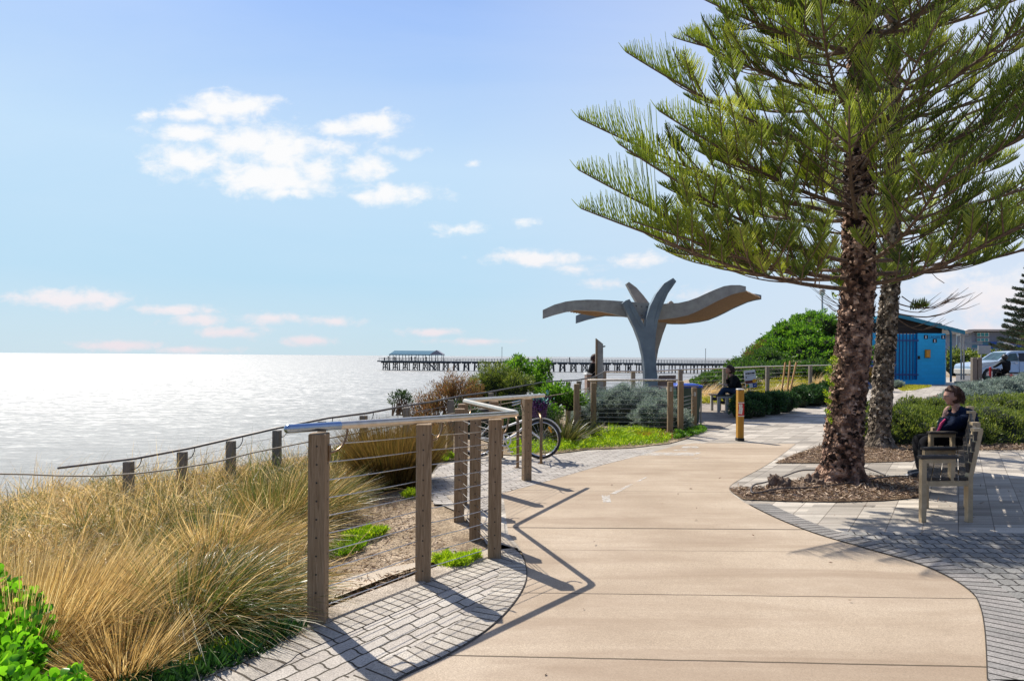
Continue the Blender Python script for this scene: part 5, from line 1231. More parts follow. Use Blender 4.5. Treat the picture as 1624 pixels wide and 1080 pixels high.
for x in (.98, 3.8):
    m = MB(); c = cp(x,.42,-HW+.1); m.tube([c+Vector((0,-.12,0)), c+Vector((0,.14,0))], .4, 24); ty = m.build('wheel', M_('rubber'), car, True)
    m = MB(); m.tube([c+Vector((0,-.13,0)), c+Vector((0,-.1,0))], .27, 20); m.build('rim', M_('alloy'), ty)
    m = MB()
    for k in range(6): a = k*math.pi/3; m.bar(c+Vector((math.cos(a)*.05,-.14,math.sin(a)*.05)), c+Vector((math.cos(a)*.25,-.14,math.sin(a)*.25)), .03, .05)
    m.build('rim_spokes', M_('chrome'), ty)
m = MB(); m.box(cp(.06,.98,-.72), (.12,.42,.2), ch=.03); m.build('headlight', M_('white_paint'), car)
m = MB(); m.box(cp(-.01,.62,0), (.12,1.8,.3), ch=.03); m.build('bumper', M_('bench_grey'), car)
m = MB(); m.box(cp(1.72,1.36,-1.05), (.14,.2,.18), ch=.03); m.build('mirror', M_('black_plastic'), car)
m = MB(); m.box(cp(2.62,1.16,-.965), (.16,.03,.04)); m.box(cp(3.5,1.16,-.965), (.16,.03,.04)); m.build('door_handle', M_('chrome'), car)
m = MB(); m.box(cp(2.4,.55,-.97), (1.9,.06,.1)); m.build('side_step', M_('black_plastic'), car)
m = MB()
for x in (2.82,3.7): m.box(cp(x,.95,-.955), (.012,.012,.75))
m.build('door_seam', M_('ink'), car)
m = MB(); m.tube([cp(2.4,1.95,-.6), cp(2.5,2.0,-.6), cp(4.3,1.99,-.6), cp(4.5,1.93,-.6)], .02, 6); m.build('roof_rail', M_('black_plastic'), car)
# rider
YS = 36.5
mo = thing('motor_scooter', (D(1600,600,YS).x, YS, 0), 'small black motor scooter with a red tail light seen from behind beyond the bushes', 'scooter')
x0 = D(1599,600,YS).x
m = MB(); m.box((x0,YS+.3,.62), (.34,1.1,.3), ch=.08); m.box((x0,YS+.9,.75), (.42,.16,.6), ch=.05); m.build('body', M_('black_plastic'), mo)
for dy in (-.1,1.15):
    m = MB(); m.tube([(x0-.05,YS+dy,.24),(x0+.05,YS+dy,.24)], .24, 20); m.build('wheel', M_('rubber'), mo, True)
m = MB(); m.box((x0,YS-.28,.66), (.22,.05,.12), ch=.02); m.build('tail_light', M_('sign_red'), mo)
m = MB(); m.tube([(x0-.36,YS+.75,1.05),(x0,YS+.85,1.0),(x0+.36,YS+.75,1.05)], .016, 6); m.build('handlebar', M_('chrome'), mo)
w4 = thing('person', (x0, YS, 0), 'helmeted rider in black seated on the scooter in front of the silver car', 'person')
J = {'p': ((x0,YS+.1,.85),.15), 'w': ((x0,YS+.12,1.08),.14), 'c': ((x0,YS+.2,1.35),.15), 'n': ((x0,YS+.24,1.52),.06), 'h': ((x0,YS+.26,1.62),.06),
     'sl': ((x0-.2,YS+.2,1.42),.07), 'el': ((x0-.36,YS+.4,1.2),.055), 'wl': ((x0-.34,YS+.7,1.1),.04), 'sr': ((x0+.2,YS+.2,1.42),.07), 'er': ((x0+.36,YS+.4,1.2),.055), 'wr': ((x0+.34,YS+.7,1.1),.04),
     'kl': ((x0-.24,YS+.5,.8),.08), 'al': ((x0-.2,YS+.5,.38),.05), 'tl': ((x0-.2,YS+.62,.33),.045), 'kr': ((x0+.24,YS+.5,.8),.08), 'ar': ((x0+.2,YS+.5,.38),.05), 'tr': ((x0+.2,YS+.62,.33),.045)}
E = [('p','w'),('w','c'),('c','n'),('n','h'),('c','sl'),('sl','el'),('el','wl'),('c','sr'),('sr','er'),('er','wr'),('p','kl'),('kl','al'),('al','tl'),('p','kr'),('kr','ar'),('ar','tr')]
skin('body', J, E, MATS['jacket_black'], w4, 2, 'p')
jj = {k: (J[k][0], J[k][1]*1.3) for k in ('p','w','c','sl','el','wl','sr','er','wr')}
skj(jj, [('p','w'),('w','c'),('c','sl'),('sl','el'),('el','wl'),('c','sr'),('sr','er'),('er','wr')], 'jacket', 'jacket_black', w4, 2, 'p')
skj({k: (J[k][0], J[k][1]*1.3) for k in ('p','kl','al','kr','ar')}, [('p','kl'),('kl','al'),('p','kr'),('kr','ar')], 'trousers', 'trousers_black', w4, 2, 'p')
m = MB(); m.ball((x0,YS+.27,1.72), (.15,.17,.17), 18, 12); m.build('helmet', M_('black_plastic'), w4, True)
for px, w_, lab in ((1544.5,.26,'left of two stout grey timber posts before the silver car'),(1552.5,.24,'right of two stout grey timber posts before the silver car')):
    Yq = 36.5; m = MB(); t = D(px,567,Yq); m.box((t.x, Yq, t.z/2), (w_,.22,t.z), ch=.02); o = m.build('timber_post', M_('post_grey'), None, origin=(t.x,Yq,0)); props(o, 'stout weathered grey timber post, ' + lab, 'post', 'grey timber posts by the car park')
m = MB(); t = D(1570.5,583,37); m.tube([(t.x,37,0),(t.x,37,t.z)], .06, 10); m.ball((t.x,37,t.z), (.06,.06,.04), 10, 6); o = m.build('bollard', M_('sign_red'), None, origin=(t.x,37,0)); props(o, 'slim red bollard standing in front of the silver car wheel', 'bollard')
m = MB(); t = D(1566,596,36); m.box((t.x,36,t.z/2), (.22,.2,t.z), ch=.02); o = m.build('utility_box', M_('bin_green'), None, origin=(t.x,36,0)); props(o, 'small green utility box at the foot of the red bollard', 'box')
# ================================================================= pier
def SP(px, dy=0):
    """pier centre line: 240 m out at its head, nearer towards the beach"""
    t = (px-607)/(1180-607); return 240 - 22*t + dy
pier = thing('pier', (D(607,587,240).x, 240, SEAZ), 'long timber pier on braced piles running across the bright sea to a roofed end', 'pier')
dz = SEAZ + 3.35
def pX(px): return D(px, 570, SP(px)).x
m = MB()
for a, b in ((605,700),(700,800),(800,900),(900,1000),(1000,1100),(1100,1230)):
    A, Bq = Vector((pX(a),SP(a),dz)), Vector((pX(b),SP(b),dz)); m.bar(A, Bq, 5.2 if a > 605 else 9, .45)
m.build('deck', M_('pier_deck'), pier)
px = 613; k = 0
while px < 1225:
    Y0 = SP(px); x = pX(px); m = MB(); wide = px < 800; hw = .92 if px < 960 else .62
    for sx in (-hw, hw):
        for dy in (-2.2, 2.2): m.tube([(x+sx, Y0+dy, SEAZ-1), (x+sx*.75, Y0+dy, dz-.2)], .2, 6)
    if px < 1000:
        for dy in (-2.25,): m.bar((x-hw, Y0+dy, SEAZ+.3), (x+hw*.8, Y0+dy, dz-.6), .12, .26); m.bar((x+hw, Y0+dy, SEAZ+.3), (x-hw*.8, Y0+dy, dz-.6), .12, .26)
    m.box((x, Y0, dz-.45), (hw*2+1.4, 5, .45)); m.build('trestle', M_('pier_timber'), pier)
    px += (15.7 if px < 700 else 16.3 if px < 800 else 17.4); k += 1
for q_ in (620.5,636.5,652,668,684.5,699):
    m = MB(); m.tube([(pX(q_), SP(q_)-4, SEAZ-1), (pX(q_), SP(q_)-4, dz)], .2, 6); m.build('fender_pile', M_('pier_timber'), pier)
m = MB(); m.bar((pX(681), SP(681)-4.4, dz-.3), (pX(694), SP(694)-4.4, SEAZ+.3), .8, .4); m.build('landing_stair', M_('pier_timber'), pier)
m = MB()
for sgn in (-1, 1):
    a = 605
    while a < 1225:
        x = pX(a); Y0 = SP(a)+sgn*(2.5 if a > 700 else 4.3); m.box((x, Y0, dz+.75), (.1,.1,1.1)); a += 4.6
    for zz in (.75, 1.25):
        for a, b in ((605,700),(700,960),(960,1230)): e_ = 4.3 if a < 700 else 2.5; m.bar((pX(a),SP(a)+sgn*e_,dz+zz), (pX(b),SP(b)+sgn*e_,dz+zz), .07, .07)
m.build('deck_railing', M_('pier_deck'), pier)
ex0, ex1 = pX(621), pX(702); Yr_ = SP(660); ez_ = D(660,562.2,Yr_).z; rz_ = D(660,556.2,Yr_).z
m = MB(); m.add([(ex0,Yr_-3.5,ez_),(ex1-4.5,Yr_-3.5,ez_),(ex1-2.2,Yr_,rz_),(ex0+1.4,Yr_,rz_),(ex0,Yr_+3.5,ez_),(ex1-4.5,Yr_+3.5,ez_)], [(0,1,2,3),(3,2,5,4),(0,3,4)])
rf = m.build('shelter_roof', M_('pier_roof'), pier)
m = MB(); m.box(((ex0+ex1)/2-1.5, Yr_-3.5, ez_-.1), (ex1-ex0-3,.15,.35)); m.build('shelter_fascia', M_('blue_trim'), rf)
m = MB(); m.prism([(ex1-4.4,Yr_-3.6,ez_-.2),(ex1+.2,Yr_-3.6,ez_-.2),(ex1+.2,Yr_-3.6,ez_+.2),(ex1-2.1,Yr_-3.6,rz_+.25),(ex1-4.4,Yr_-3.6,ez_+.2)], (0,7.1,0)); m.build('gable_end', M_('pier_gable'), rf)
m = MB()
for q_ in (622,631.5,641.5,651,662,672.5,682.5,692,701.5):
    for dy in (-3.3,3.3): m.box((pX(q_), Yr_+dy, (dz+ez_)/2), (.2,.2,ez_-dz))
m.build('shelter_posts', M_('pier_deck'), pier)
lp = thing('pier_lamp', (pX(796), SP(796), dz), 'thin lamp mast standing on the pier behind the green shrubs', 'lamp'); m = MB(); m.tube([(pX(796), SP(796), dz), (pX(796), SP(796), D(796,551,SP(796)).z)], .09, 6); m.ball((pX(796), SP(796), D(796,551,SP(796)).z), .16, 8, 6); m.build('mast', M_('pier_deck'), lp)
lp = thing('pier_lamp', (pX(1119), SP(1119), dz), 'thin lamp mast standing on the pier left of the dune hill', 'lamp'); m = MB(); m.tube([(pX(1119), SP(1119), dz), (pX(1119), SP(1119), D(1119,553.5,SP(1119)).z)], .09, 6); m.ball((pX(1119), SP(1119), D(1119,553.5,SP(1119)).z), .16, 8, 6); m.build('mast', M_('pier_deck'), lp)
# people on the pier: one figure built once, copied
def tiny(name, label, px, h, lean=0):
    x, Y = pX(px), SP(px)-2.2+lean; o = thing(name, (x,Y,dz+.22), label, 'person', 'people on the pier')
    J = {'p': (Vector((x,Y,dz+.22+.9*h)),.15), 'c': (Vector((x,Y,dz+.22+1.35*h)),.18), 'n': (Vector((x,Y,dz+.22+1.5*h)),.07), 'h': (Vector((x,Y,dz+.22+1.65*h)),.11), 'l': (Vector((x-.12,Y,dz+.22)),.08), 'r': (Vector((x+.14,Y+.1,dz+.22)),.08), 'a': (Vector((x-.28,Y,dz+.22+h)),.06), 'b': (Vector((x+.28,Y-.1,dz+.22+1.05*h)),.06)}
    skin('body', J, [('p','c'),('c','n'),('n','h'),('p','l'),('p','r'),('c','a'),('c','b')], MATS['trousers_black'], o, 1, 'p'); return o
for px, lab, h in ((611.5,'person alone at the railing on the open end of the pier',.75),(617.5,'dark figure outside the end of the pier shelter',1.05),(627,'first of two figures close together under the pier shelter',1),(629.5,'second of two figures close together under the pier shelter',.95),(653.5,'left of two figures beside a middle post of the pier shelter',1),(659.5,'right of two figures beside a middle post of the pier shelter',1.05),(677.5,'figure standing alone near the gable of the pier shelter',1.0),(837.5,'figure walking on the pier above the leafy green shrub',1.0),(902.5,'figure walking on the pier left of the steel pole',1.1)):
    tiny('person', lab, px, h)
for px, lab in ((641,'low bench under the left half of the pier shelter'),(727,'low bench on the pier between the shelter and the shrubs'),(975,'low bench on the pier to the right of the steel pole')):
    o = thing('pier_bench', (pX(px), SP(px), dz+.22), lab, 'bench', 'benches on the pier'); m = MB(); m.box((pX(px), SP(px)-1.5, dz+.7), (2.0,.5,.1)); m.build('seat', M_('pier_timber'), o)
    for s in (-.8,.8): m = MB(); m.box((pX(px)+s, SP(px)-1.5, dz+.44), (.12,.45,.44)); m.build('leg', M_('pier_timber'), o)
# ================================================================= Norfolk pines
def trunk_mesh(parent, axis, radii, mat, flakes, seed, amp=.03, flare=True, nu=90, dv=.022, rise=.012):
    """axis: list of points; radii at them. knobbly scaly bark with loose flakes"""
    A = [Vector(a) for a in axis]; L = [0]
    for i in range(1, len(A)): L.append(L[-1] + (A[i]-A[i-1]).length)
    nv = int(L[-1]/dv); V = []; Rn = []
    def at(s):
        for i in range(len(L)-1):
            if s <= L[i+1] or i == len(L)-2:
                t = (s-L[i])/(L[i+1]-L[i]); return A[i].lerp(A[i+1], t), radii[i]*(1-t)+radii[i+1]*t
    for j in range(nv+1):
        c, r = at(L[-1]*j/nv)
        for i in range(nu):
            a = 2*math.pi*i/nu; d = Vector((math.cos(a), math.sin(a), 0)); q = Vector((d.x*r*9, d.y*r*9, c.z*7.5 + seed))
            k = mnoise.noise(q*1.0)*.5 + mnoise.noise(q*2.3)*.35 + mnoise.noise(q*5)*.2
            cell = mnoise.cell(q*2.6); k2 = mnoise.noise(Vector((d.x*1.6, d.y*1.6, c.z*.9+seed)))
            fl = 0
            if flare and c.z < .35: fl = (1-c.z/.35)**2*(.05 + .06*max(0, mnoise.noise(Vector((d.x*2.2, d.y*2.2, seed))) + .4))
            V.append(c + d*(r + amp*k + .03*k2 + fl + rise*cell)); Rn.append(.5 + .6*k)
    Fq = np.array([[j*nu+i, j*nu+(i+1)%nu, (j+1)*nu+(i+1)%nu, (j+1)*nu+i] for j in range(nv) for i in range(nu)])
    g = Geo(); g.put(np.array([tuple(v) for v in V]), Fq, np.clip(np.array(Rn), 0, 1))
    n = flakes; s = RNG.random(n)*L[-1]; a = RNG.random(n)*2*math.pi
    P = np.zeros((n,3)); N = np.zeros((n,3))
    for i in range(n):
        c, r = at(s[i]); d = Vector((math.cos(a[i]), math.sin(a[i]), 0)); P[i] = c + d*(r+.012); N[i] = d
    Tn = nrmz(np.cross(N, [0,0,1.])); up = np.array([[0,0,1.]]); sz = (.012 + .028*RNG.random(n))[:,None]; lift = (.2+.7*RNG.random(n))[:,None]; tw = (RNG.random(n)-.5)[:,None]*.9
    u = nrmz(Tn + up*tw); w = nrmz(up - Tn*tw*.6 + N*lift*(RNG.choice([-1,1], n)[:,None]))
    q = np.stack([P - u*sz*.8 - w*sz*.7, P + u*sz*.8 - w*sz*.6, P + u*sz*.55 + w*sz*.9, P - u*sz*.6 + w*sz*.8], 1).reshape(-1,3)
    g.put(q, np.arange(n)[:,None]*4 + np.arange(4)[None], np.repeat(RNG.random(n), 4))
    return g.build('trunk', MATS[mat], parent)
def limb_path(p0, tip, sag, n=16, power=1.9, side=None):
    p0, tip = Vector(p0), Vector(tip); out = []
    for i in range(n+1):
        t = i/n; q = p0.lerp(tip, t); q.z = p0.z + (tip.z-p0.z)*(.12*t + .88*t**power) - sag*math.sin(math.pi*min(1,t*1.3))*.6
        if side is not None: q += side*math.sin(math.pi*t)
        out.append(q)
    return out
def path_at(P, L, s):
    i = int(np.searchsorted(L, s)) - 1; i = min(max(i, 0), len(P)-2); t = (s-L[i])/(L[i+1]-L[i])
    return P[i].lerp(P[i+1], t), (P[i+1]-P[i]).normalized()
class Crown:
    def __init__(s): s.P = []; s.D = []; s.L = []; s.R = []; s.C = []; s.lim = MB()
    def plume(s, P, reach, lmax, step, up=.9, tone=.5, sp=1.0):
        L = [0]
        for a, b in zip(P[:-1], P[1:]): L.append(L[-1] + (b-a).length)
        T = L[-1]; d = 0.0
        while d < min(reach, T):
            c, f = path_at(P, L, T-d); sv = f.cross(Vector((0,0,1)))
            if sv.length < .1: sv = Vector((1,0,0))
            sv.normalize(); ln = lmax*(.16 + .84*(min(1, d/reach*1.15))**.8)*random.uniform(.86,1.1)
            for sg in (-1, 1):
                if random.random() < .07: continue
                dv = f*random.uniform(.32,.5) + sv*sg*random.uniform(.3,.55)*sp + Vector((0,0,up*random.uniform(.75,1)))
                s.P.append(c); s.D.append(dv); s.L.append(ln*random.uniform(.9,1.05)); s.C.append(.2+.15*random.random()); s.R.append(min(1,max(0,tone + random.uniform(-.18,.18))))
            d += step*random.uniform(.8,1.25)
        s.P.append(P[-1]); s.D.append((P[-1]-P[-2]).normalized()+Vector((0,0,.3))); s.L.append(lmax*.3); s.C.append(.2); s.R.append(tone)
    def limb(s, P, r0, r1, dens=1.0, tipreach=.95, sub=(.22,.84), lmax=.34, step=.024, sublen=.62, tone=.5, nsub=15):
        n = len(P); s.lim.tube(P, [r0 + (r1-r0)*(i/(n-1))**.7 for i in range(n)], 7)
        L = [0]
        for a, b in zip(P[:-1], P[1:]): L.append(L[-1] + (b-a).length)
        T = L[-1]; s.plume(P, tipreach, lmax, step, .95, tone)
        m = int(nsub*dens)
        for k in range(m):
            t = sub[0] + (sub[1]-sub[0])*(k+random.uniform(.1,.9))/m; c, f = path_at(P, L, T*t); sv = f.cross(Vector((0,0,1))).normalized(); sg = 1 if k % 2 else -1
            ln = sublen*(.65+.75*math.sin(math.pi*min(1,t*.8+.12)))*random.uniform(.55,1.25)*(1.3-t*.7)
            dr = (f*random.uniform(.45,.9) + sv*sg*random.uniform(.5,1.0) + Vector((0,0,random.uniform(-.2,.15)))).normalized()
            Q = [c + dr*ln*(j/7) + Vector((0,0,.28*ln*(j/7)**2)) for j in range(8)]
            s.lim.tube(Q, [.011*(1-.6*j/7) for j in range(8)], 5)
            s.plume(Q, min(ln*.8,.4), random.uniform(.16,.25), step*.82, .62, tone+random.uniform(-.36,.24), 1.7)
            if ln > .5 and random.random() < .75:
                c2 = Q[3]; d2 = (dr + sv*-sg*.8 + Vector((0,0,.35))).normalized(); l2 = ln*.5
                Q2 = [c2 + d2*l2*(j/5) + Vector((0,0,.4*l2*(j/5)**2)) for j in range(6)]; s.lim.tube(Q2, .006, 4); s.plume(Q2, l2*.9, .15, step, .65, tone+random.uniform(-.2,.15), 1.7)
        # short bare twigs near the trunk
        for k in range(4):
            c, f = path_at(P, L, T*random.uniform(.12,.4)); dr = (f*.4 + Vector((random.uniform(-1,1),random.uniform(-1,1),random.uniform(-.4,.5)))).normalized(); ln = random.uniform(.15,.4)
            s.lim.tube([c, c+dr*ln*.5+Vector((0,0,.02)), c+dr*ln+Vector((0,0,.08))], .005, 4)
    def build(s, parent, mat, r=.0052, segs=3):
        g = Geo(); n = len(s.P); shoots(g, np.array([tuple(p) for p in s.P]), np.array([tuple(p) for p in s.D]), np.array(s.L), r, np.array(s.C), np.array(s.R), segs)
        g.build('crown', MATS[mat], parent); s.lim.build('limbs', MATS['limb'], parent, True, fix=False); return n
TB = G(1333,764)
AX = [(TB.x,TB.y,-.05),(D(1334,735,7.9).x,7.9,.2),(D(1341,660,7.9).x,7.9,D(1341,660,7.9).z),(D(1352,560,7.9).x,7.9,D(1352,560,7.9).z),(D(1362,455,7.9).x,7.92,D(1362,455,7.9).z),(D(1366,300,7.9).x,7.95,D(1366,300,7.9).z),(D(1370,120,7.9).x,8.0,D(1370,120,7.9).z),(D(1374,0,7.9).x,8.0,D(1374,0,7.9).z),(4.5,8.0,9.5)]
np_ = thing('norfolk_pine', (TB.x, TB.y, 0), 'tall pine with thick scaly trunk and upturned comb-like branches in the mulch by the path', 'tree')
trunk_mesh(np_, AX, [.27,.235,.205,.195,.19,.165,.135,.12,.05], 'bark_brown', 5200, 1.3)
def axis_at(z):
    for a, b in zip(AX[:-1], AX[1:]):
        if z <= b[2]: t = (z-a[2])/(b[2]-a[2]); return Vector(a).lerp(Vector(b), t)
    return Vector(AX[-1])
cr = Crown()
LEFT = [((922,331),6.9,2.42,.10),((918,270),7.1,2.52,.05),((920,189),7.4,3.35,.02),((982,229),6.8,2.75,.06),((1045,176),7.0,3.45,.04),((993,83),8.0,4.16,.02),((1087,56),8.6,4.9,.02),((1113,-2),8.0,5.45,.02),((1005,352),6.9,2.55,.08),((1190,-60),7.6,6.0,0)]
for (px, py), Y, z0, sag in LEFT:
    a = axis_at(z0); P = limb_path(a, D(px, py, Y), sag, 18, 1.55); cr.limb(P, .034, .007, 1.15, 1.05, (.16,.7), .46, .026, .55, .55, 17)
for wi, z0 in enumerate((2.5,2.8,3.35,3.9,4.45,5.0,5.6,6.2,6.8,7.4,8.0,8.6)):
    k = 6 if z0 < 6 else 5
    for j in range(k):
        az = 2*math.pi*(j+.5*(wi % 2)+random.uniform(-.18,.18))/k; ca, sa = math.cos(az), math.sin(az)
        if ca < -.72 and z0 < 6.1: continue                          # the left side is placed above
        Ln = (3.5 if z0 < 5 else 3.5-(z0-5)*.62)*random.uniform(.82,1.05)
        if sa < -.3 and random.random() < .35: continue
        if sa < -.3: Ln *= .66                                       # shorter on the camera side
        if ca < -.3 and z0 < 3.4: Ln *= .9
        rise = Ln*random.uniform(.2,.36) + (.25 if z0 > 3 else 0)
        a = axis_at(z0+random.uniform(-.12,.12)); t = a + Vector((ca*Ln, sa*Ln, rise))
        P = limb_path(a, t, .07 if z0 < 3 else .03, 14, 1.6, Vector((-sa,ca,0))*random.uniform(-.12,.12))
        cr.limb(P, .033, .008, 1.0, .75, (.14,.82), .32, .03, .55 if z0 < 4.6 else .5, .42 + .24*random.random(), 17)
nsh = cr.build(np_, 'pine_shoot', .0066)
print('SHOOTS', nsh)
# young yellow-green shoots sprouting from the trunk's left side
for (px, py, s_) in ((1327,578,1),(1322,590,1.1),(1318,604,.9),(1324,612,.8),(1317,628,1.0),(1320,640,.8),(1318,655,.7),(1322,668,.6),(1330,570,.6),(1326,447,1.1),(1338,452,.9),(1329,470,.6)):
    g = Geo(); m = MB(); b_ = D(px+2, py+6, 7.86); e_ = D(px-9, py-2, 7.78); m.tube([b_, b_.lerp(e_,.6)+Vector((-.02,0,-.015)), e_, e_+Vector((.0,0,.05*s_))], .005, 5)
    n = 46; P = np.array([tuple(b_.lerp(e_, random.uniform(.3,1)) + Vector((0,0,random.uniform(0,.05)*s_))) for _ in range(n)]); leaves(g, P, rdir(n)*.7+np.array([-.3,0,.7]), .05*s_, .012, RNG.random(n))
    sp_ = g.build('sprout', MATS['sprout'], np_); m.build('sprout_stem', M_('sprout'), sp_)
# cut root stubs round its foot
for (px, py, r_, h_) in ((1228,775,.065,.12),(1236,783,.05,.07),(1222,786,.05,.06),(1284,769,.05,.1),(1293,770,.045,.12),(1270,775,.05,.05),(1244,778,.06,.12),(1302,772,.05,.08)):
    c = G(px, py); ro = MB(); b = 0; ro.ball(c+Vector((0,0,h_*.3)), (r_*1.3, r_, h_), 14, 10)
    for i in range(b, len(ro.v)):
        p = Vector(ro.v[i]); ro.v[i] = tuple(p + (p-c)*.55*mnoise.noise(p*22))
    ro.build('root_knob', M_('root_wood'), np_)
# second pine, further back
T2 = G(1393,710)
AX2 = [(T2.x,T2.y,-.05),(D(1394,690,T2.y).x,T2.y,.22),(D(1400,600,T2.y).x,T2.y,D(1400,600,T2.y).z),(D(1408,500,T2.y).x,T2.y,D(1408,500,T2.y).z),(D(1413,450,T2.y).x,T2.y,D(1413,450,T2.y).z),(D(1416,200,T2.y).x,T2.y,D(1416,200,T2.y).z),(D(1418,0,T2.y).x,T2.y,D(1418,0,T2.y).z+1)]
p2 = thing('norfolk_pine', (T2.x, T2.y, 0), 'slimmer grey-barked pine standing behind the thick trunk with its crown mostly hidden', 'tree')
trunk_mesh(p2, AX2, [.225,.165,.155,.145,.135,.11,.07], 'bark_grey', 2600, 7.7, .028, nu=70, dv=.03, rise=.016)
AXs = AX; AX = AX2; c2 = Crown()
for wi, z0 in enumerate((3.1,3.7,4.5,5.4,6.4,7.4)):
    for j in range(4):
        az = 2*math.pi*(j+.5*(wi % 2)+random.uniform(-.15,.15))/4; ca, sa = math.cos(az), math.sin(az)
        if ca < -.1 and z0 < 3.5: continue
        Ln = 2.9*random.uniform(.85,1.1) if z0 < 6 else 2.2; a = axis_at(z0); t = a + Vector((ca*Ln, sa*Ln, Ln*.32))
        c2.limb(limb_path(a, t, .05, 12, 1.6), .035, .008, .8, .8, (.2,.82), .3, .034, .6, .45, 12)
# bare drooping branches reaching right
for (a_, b_, r_) in (((1425,498),(1558,464),.014),((1425,482),(1536,456),.012),((1430,470),(1512,470),.01),((1420,503),(1500,506),.01),((1425,490),(1520,458),.009),((1388,487),(1297,455),.012),((1390,495),(1300,470),.01)):
    A, Bq = D(*a_, 10.9), D(*b_, 10.6); dirx = 1 if Bq.x > A.x else -1
    P = [A.lerp(Bq, t) - Vector((0,0,.2*math.sin(math.pi*t))) for t in np.linspace(0,1,10)]; c2.lim.tube(P, [r_*(1-.75*i/9) for i in range(10)], 5)
    for k in (3,5,6,7):
        d = (Vector((dirx,random.uniform(-.4,.4),random.uniform(.1,.6)))).normalized(); l_ = random.uniform(.2,.55); c2.lim.tube([P[k], P[k]+d*l_*.5, P[k]+d*l_+Vector((0,0,.06))], [.006,.005,.002], 4)
Q = [D(1448,490,10.8), D(1455,484,10.8), D(1462,474,10.8)]; 
for k in range(7): c2.plume([D(1444+4*k,492,10.8+.05*k), D(1447+3.6*k,484,10.8), D(1449+3.4*k,478-random.random()*6,10.8)], .25, .1, .02, .4, .25)
c2.build(p2, 'pine_shoot', .0065); AX = AXs
# far pine at the right edge: stacked flat tiers of dark foliage
def far_pine(label, bx, Y, base_z, H, R, mat, tiers, n, seed, name='norfolk_pine', z0f=.12):
    b = D(bx, 600, Y); b.z = 0; o = thing(name, b, label, 'tree'); m = MB(); m.tube([b, b+Vector((0,0,H))], [.5,.06], 8); m.build('trunk', M_('limb'), o, True)
    g = Geo(); lm = MB(); P = []; Dd = []
    for k in range(tiers):
        f = k/(tiers-1); z = H*(z0f + (1-z0f)*f); r = R*(1-f)**.75 + .3
        for j in range(9):
            az = 2*math.pi*(j+random.random()*.6)/9 + k; L = r*random.uniform(.8,1.08); dr = Vector((math.cos(az), math.sin(az), 0))
            a = b + Vector((0,0,z)); e = a + dr*L + Vector((0,0,L*.1)); lm.tube([a, a.lerp(e,.5)-Vector((0,0,.1*L)), e], [.1,.07,.03], 4)
            q = int(n*L/R); t = RNG.random(q)**.6; c = np.array(a)[None] + np.array(dr)[None]*(L*t)[:,None]; w = (.2 + .42*L*(t*(1.05-t)*2.2))[:,None]
            sidev = np.array([-dr.y, dr.x, 0])[None]; c = c + sidev*(RNG.random(q)*2-1)[:,None]*w + np.array([0,0,1.])[None]*((-.14*np.sin(np.pi*t)*L*.6 + .1*L*t)[:,None] + (RNG.random(q)[:,None]*.35))
            P.append(c); Dd.append(np.array(dr)[None]*.7 + sidev*(RNG.random(q)*2-1)[:,None]*.6 + np.array([0,0,1.])[None]*RNG.random(q)[:,None])
    P = np.concatenate(P); Dd = np.concatenate(Dd); leaves(g, P, Dd, .42*H/22, .13*H/22, RNG.random(len(P)), .3)
    g.build('crown', MATS[mat], o); lm.build('limbs', M_('limb'), o); return o
far_pine('tall dark blue-green pine with stacked tiers rising beyond the car park', 1652, 92, 0, 17.5, 6.2, 'pine_far', 17, 520, 1)
far_pine('shorter paler green pine in front of the tall dark one beyond the car', 1648, 70, 0, 6.0, 2.9, 'pine_pale', 9, 420, 2, 'conifer_tree', .05)
# ================================================================= grasses on the dune
def gz(P): return hgt(P[:,0], P[:,1])
def tufts(g, centers, per, spread, L, W, Rm, Rs, lean=.35, droop=(.1,.5), wind=(.12,-.02,0), segs=4):
    for (x, y), r_ in zip(centers, Rm):
        n = per; P = np.stack([x + RNG.normal(size=n)*spread, y + RNG.normal(size=n)*spread, np.zeros(n)], 1); P[:,2] = gz(P) - .02
        Dd = np.stack([(P[:,0]-x)/spread*.3*lean*2 + RNG.normal(size=n)*lean*.6, (P[:,1]-y)/spread*.3*lean*2 + RNG.normal(size=n)*lean*.6, np.ones(n)], 1)
        blades(g, P, Dd, L*(1+.35*max(0,min(1,(y-4)/3)))*RNG.uniform(.4,1.15,n), W*RNG.uniform(.5,1.3,n), RNG.uniform(droop[0],droop[1],n), np.clip(r_ + RNG.normal(size=n)*Rs, 0, 1), segs, wind)
g = Geo(); cs = []; rs = []; bs = []
tries = 0
RGRASS = np.random.default_rng(3)
cy_ = RGRASS.uniform(2.4, 9.6, 9000); cx_ = RGRASS.uniform(-1, 0, 9000)*(.95*cy_+.35) - .25
dd_ = seg_dist(cx_, cy_, CREST); px_ = 812 + cx_/cy_*1000
ok_ = ~inside(cx_, cy_, FLATP) & ~((cy_ < 4.6) & (dd_ < .74))                       # sandy strip and drain by the kerb
ok_ &= ~((cy_ >= 4.6) & (cy_ < 7.6) & (px_ > 545 - (7.6-cy_)*52)) & ~((cy_ > 7.6) & (px_ > 560)) & ~((px_ < 160) & (cy_ < 3.0))
cand = list(zip(cx_[ok_], cy_[ok_]))
for x, y in cand[:3500]:
    if y < 2.6 or len(cs) >= 150 or any((x-a)**2 + (y-b)**2 < (.3 + .012*y)**2 for a, b in cs): continue
    cs.append((x, y)); rs.append(random.choice((.08,.2,.5,.68,.8,.92,.95,.4,.15)) + random.uniform(-.06,.06)); bs.append(random.uniform(.75,1.25))
for x, y in cand[3500:3800]: cs.append((x, y)); rs.append(RGRASS.uniform(.2,.95)); bs.append(0)
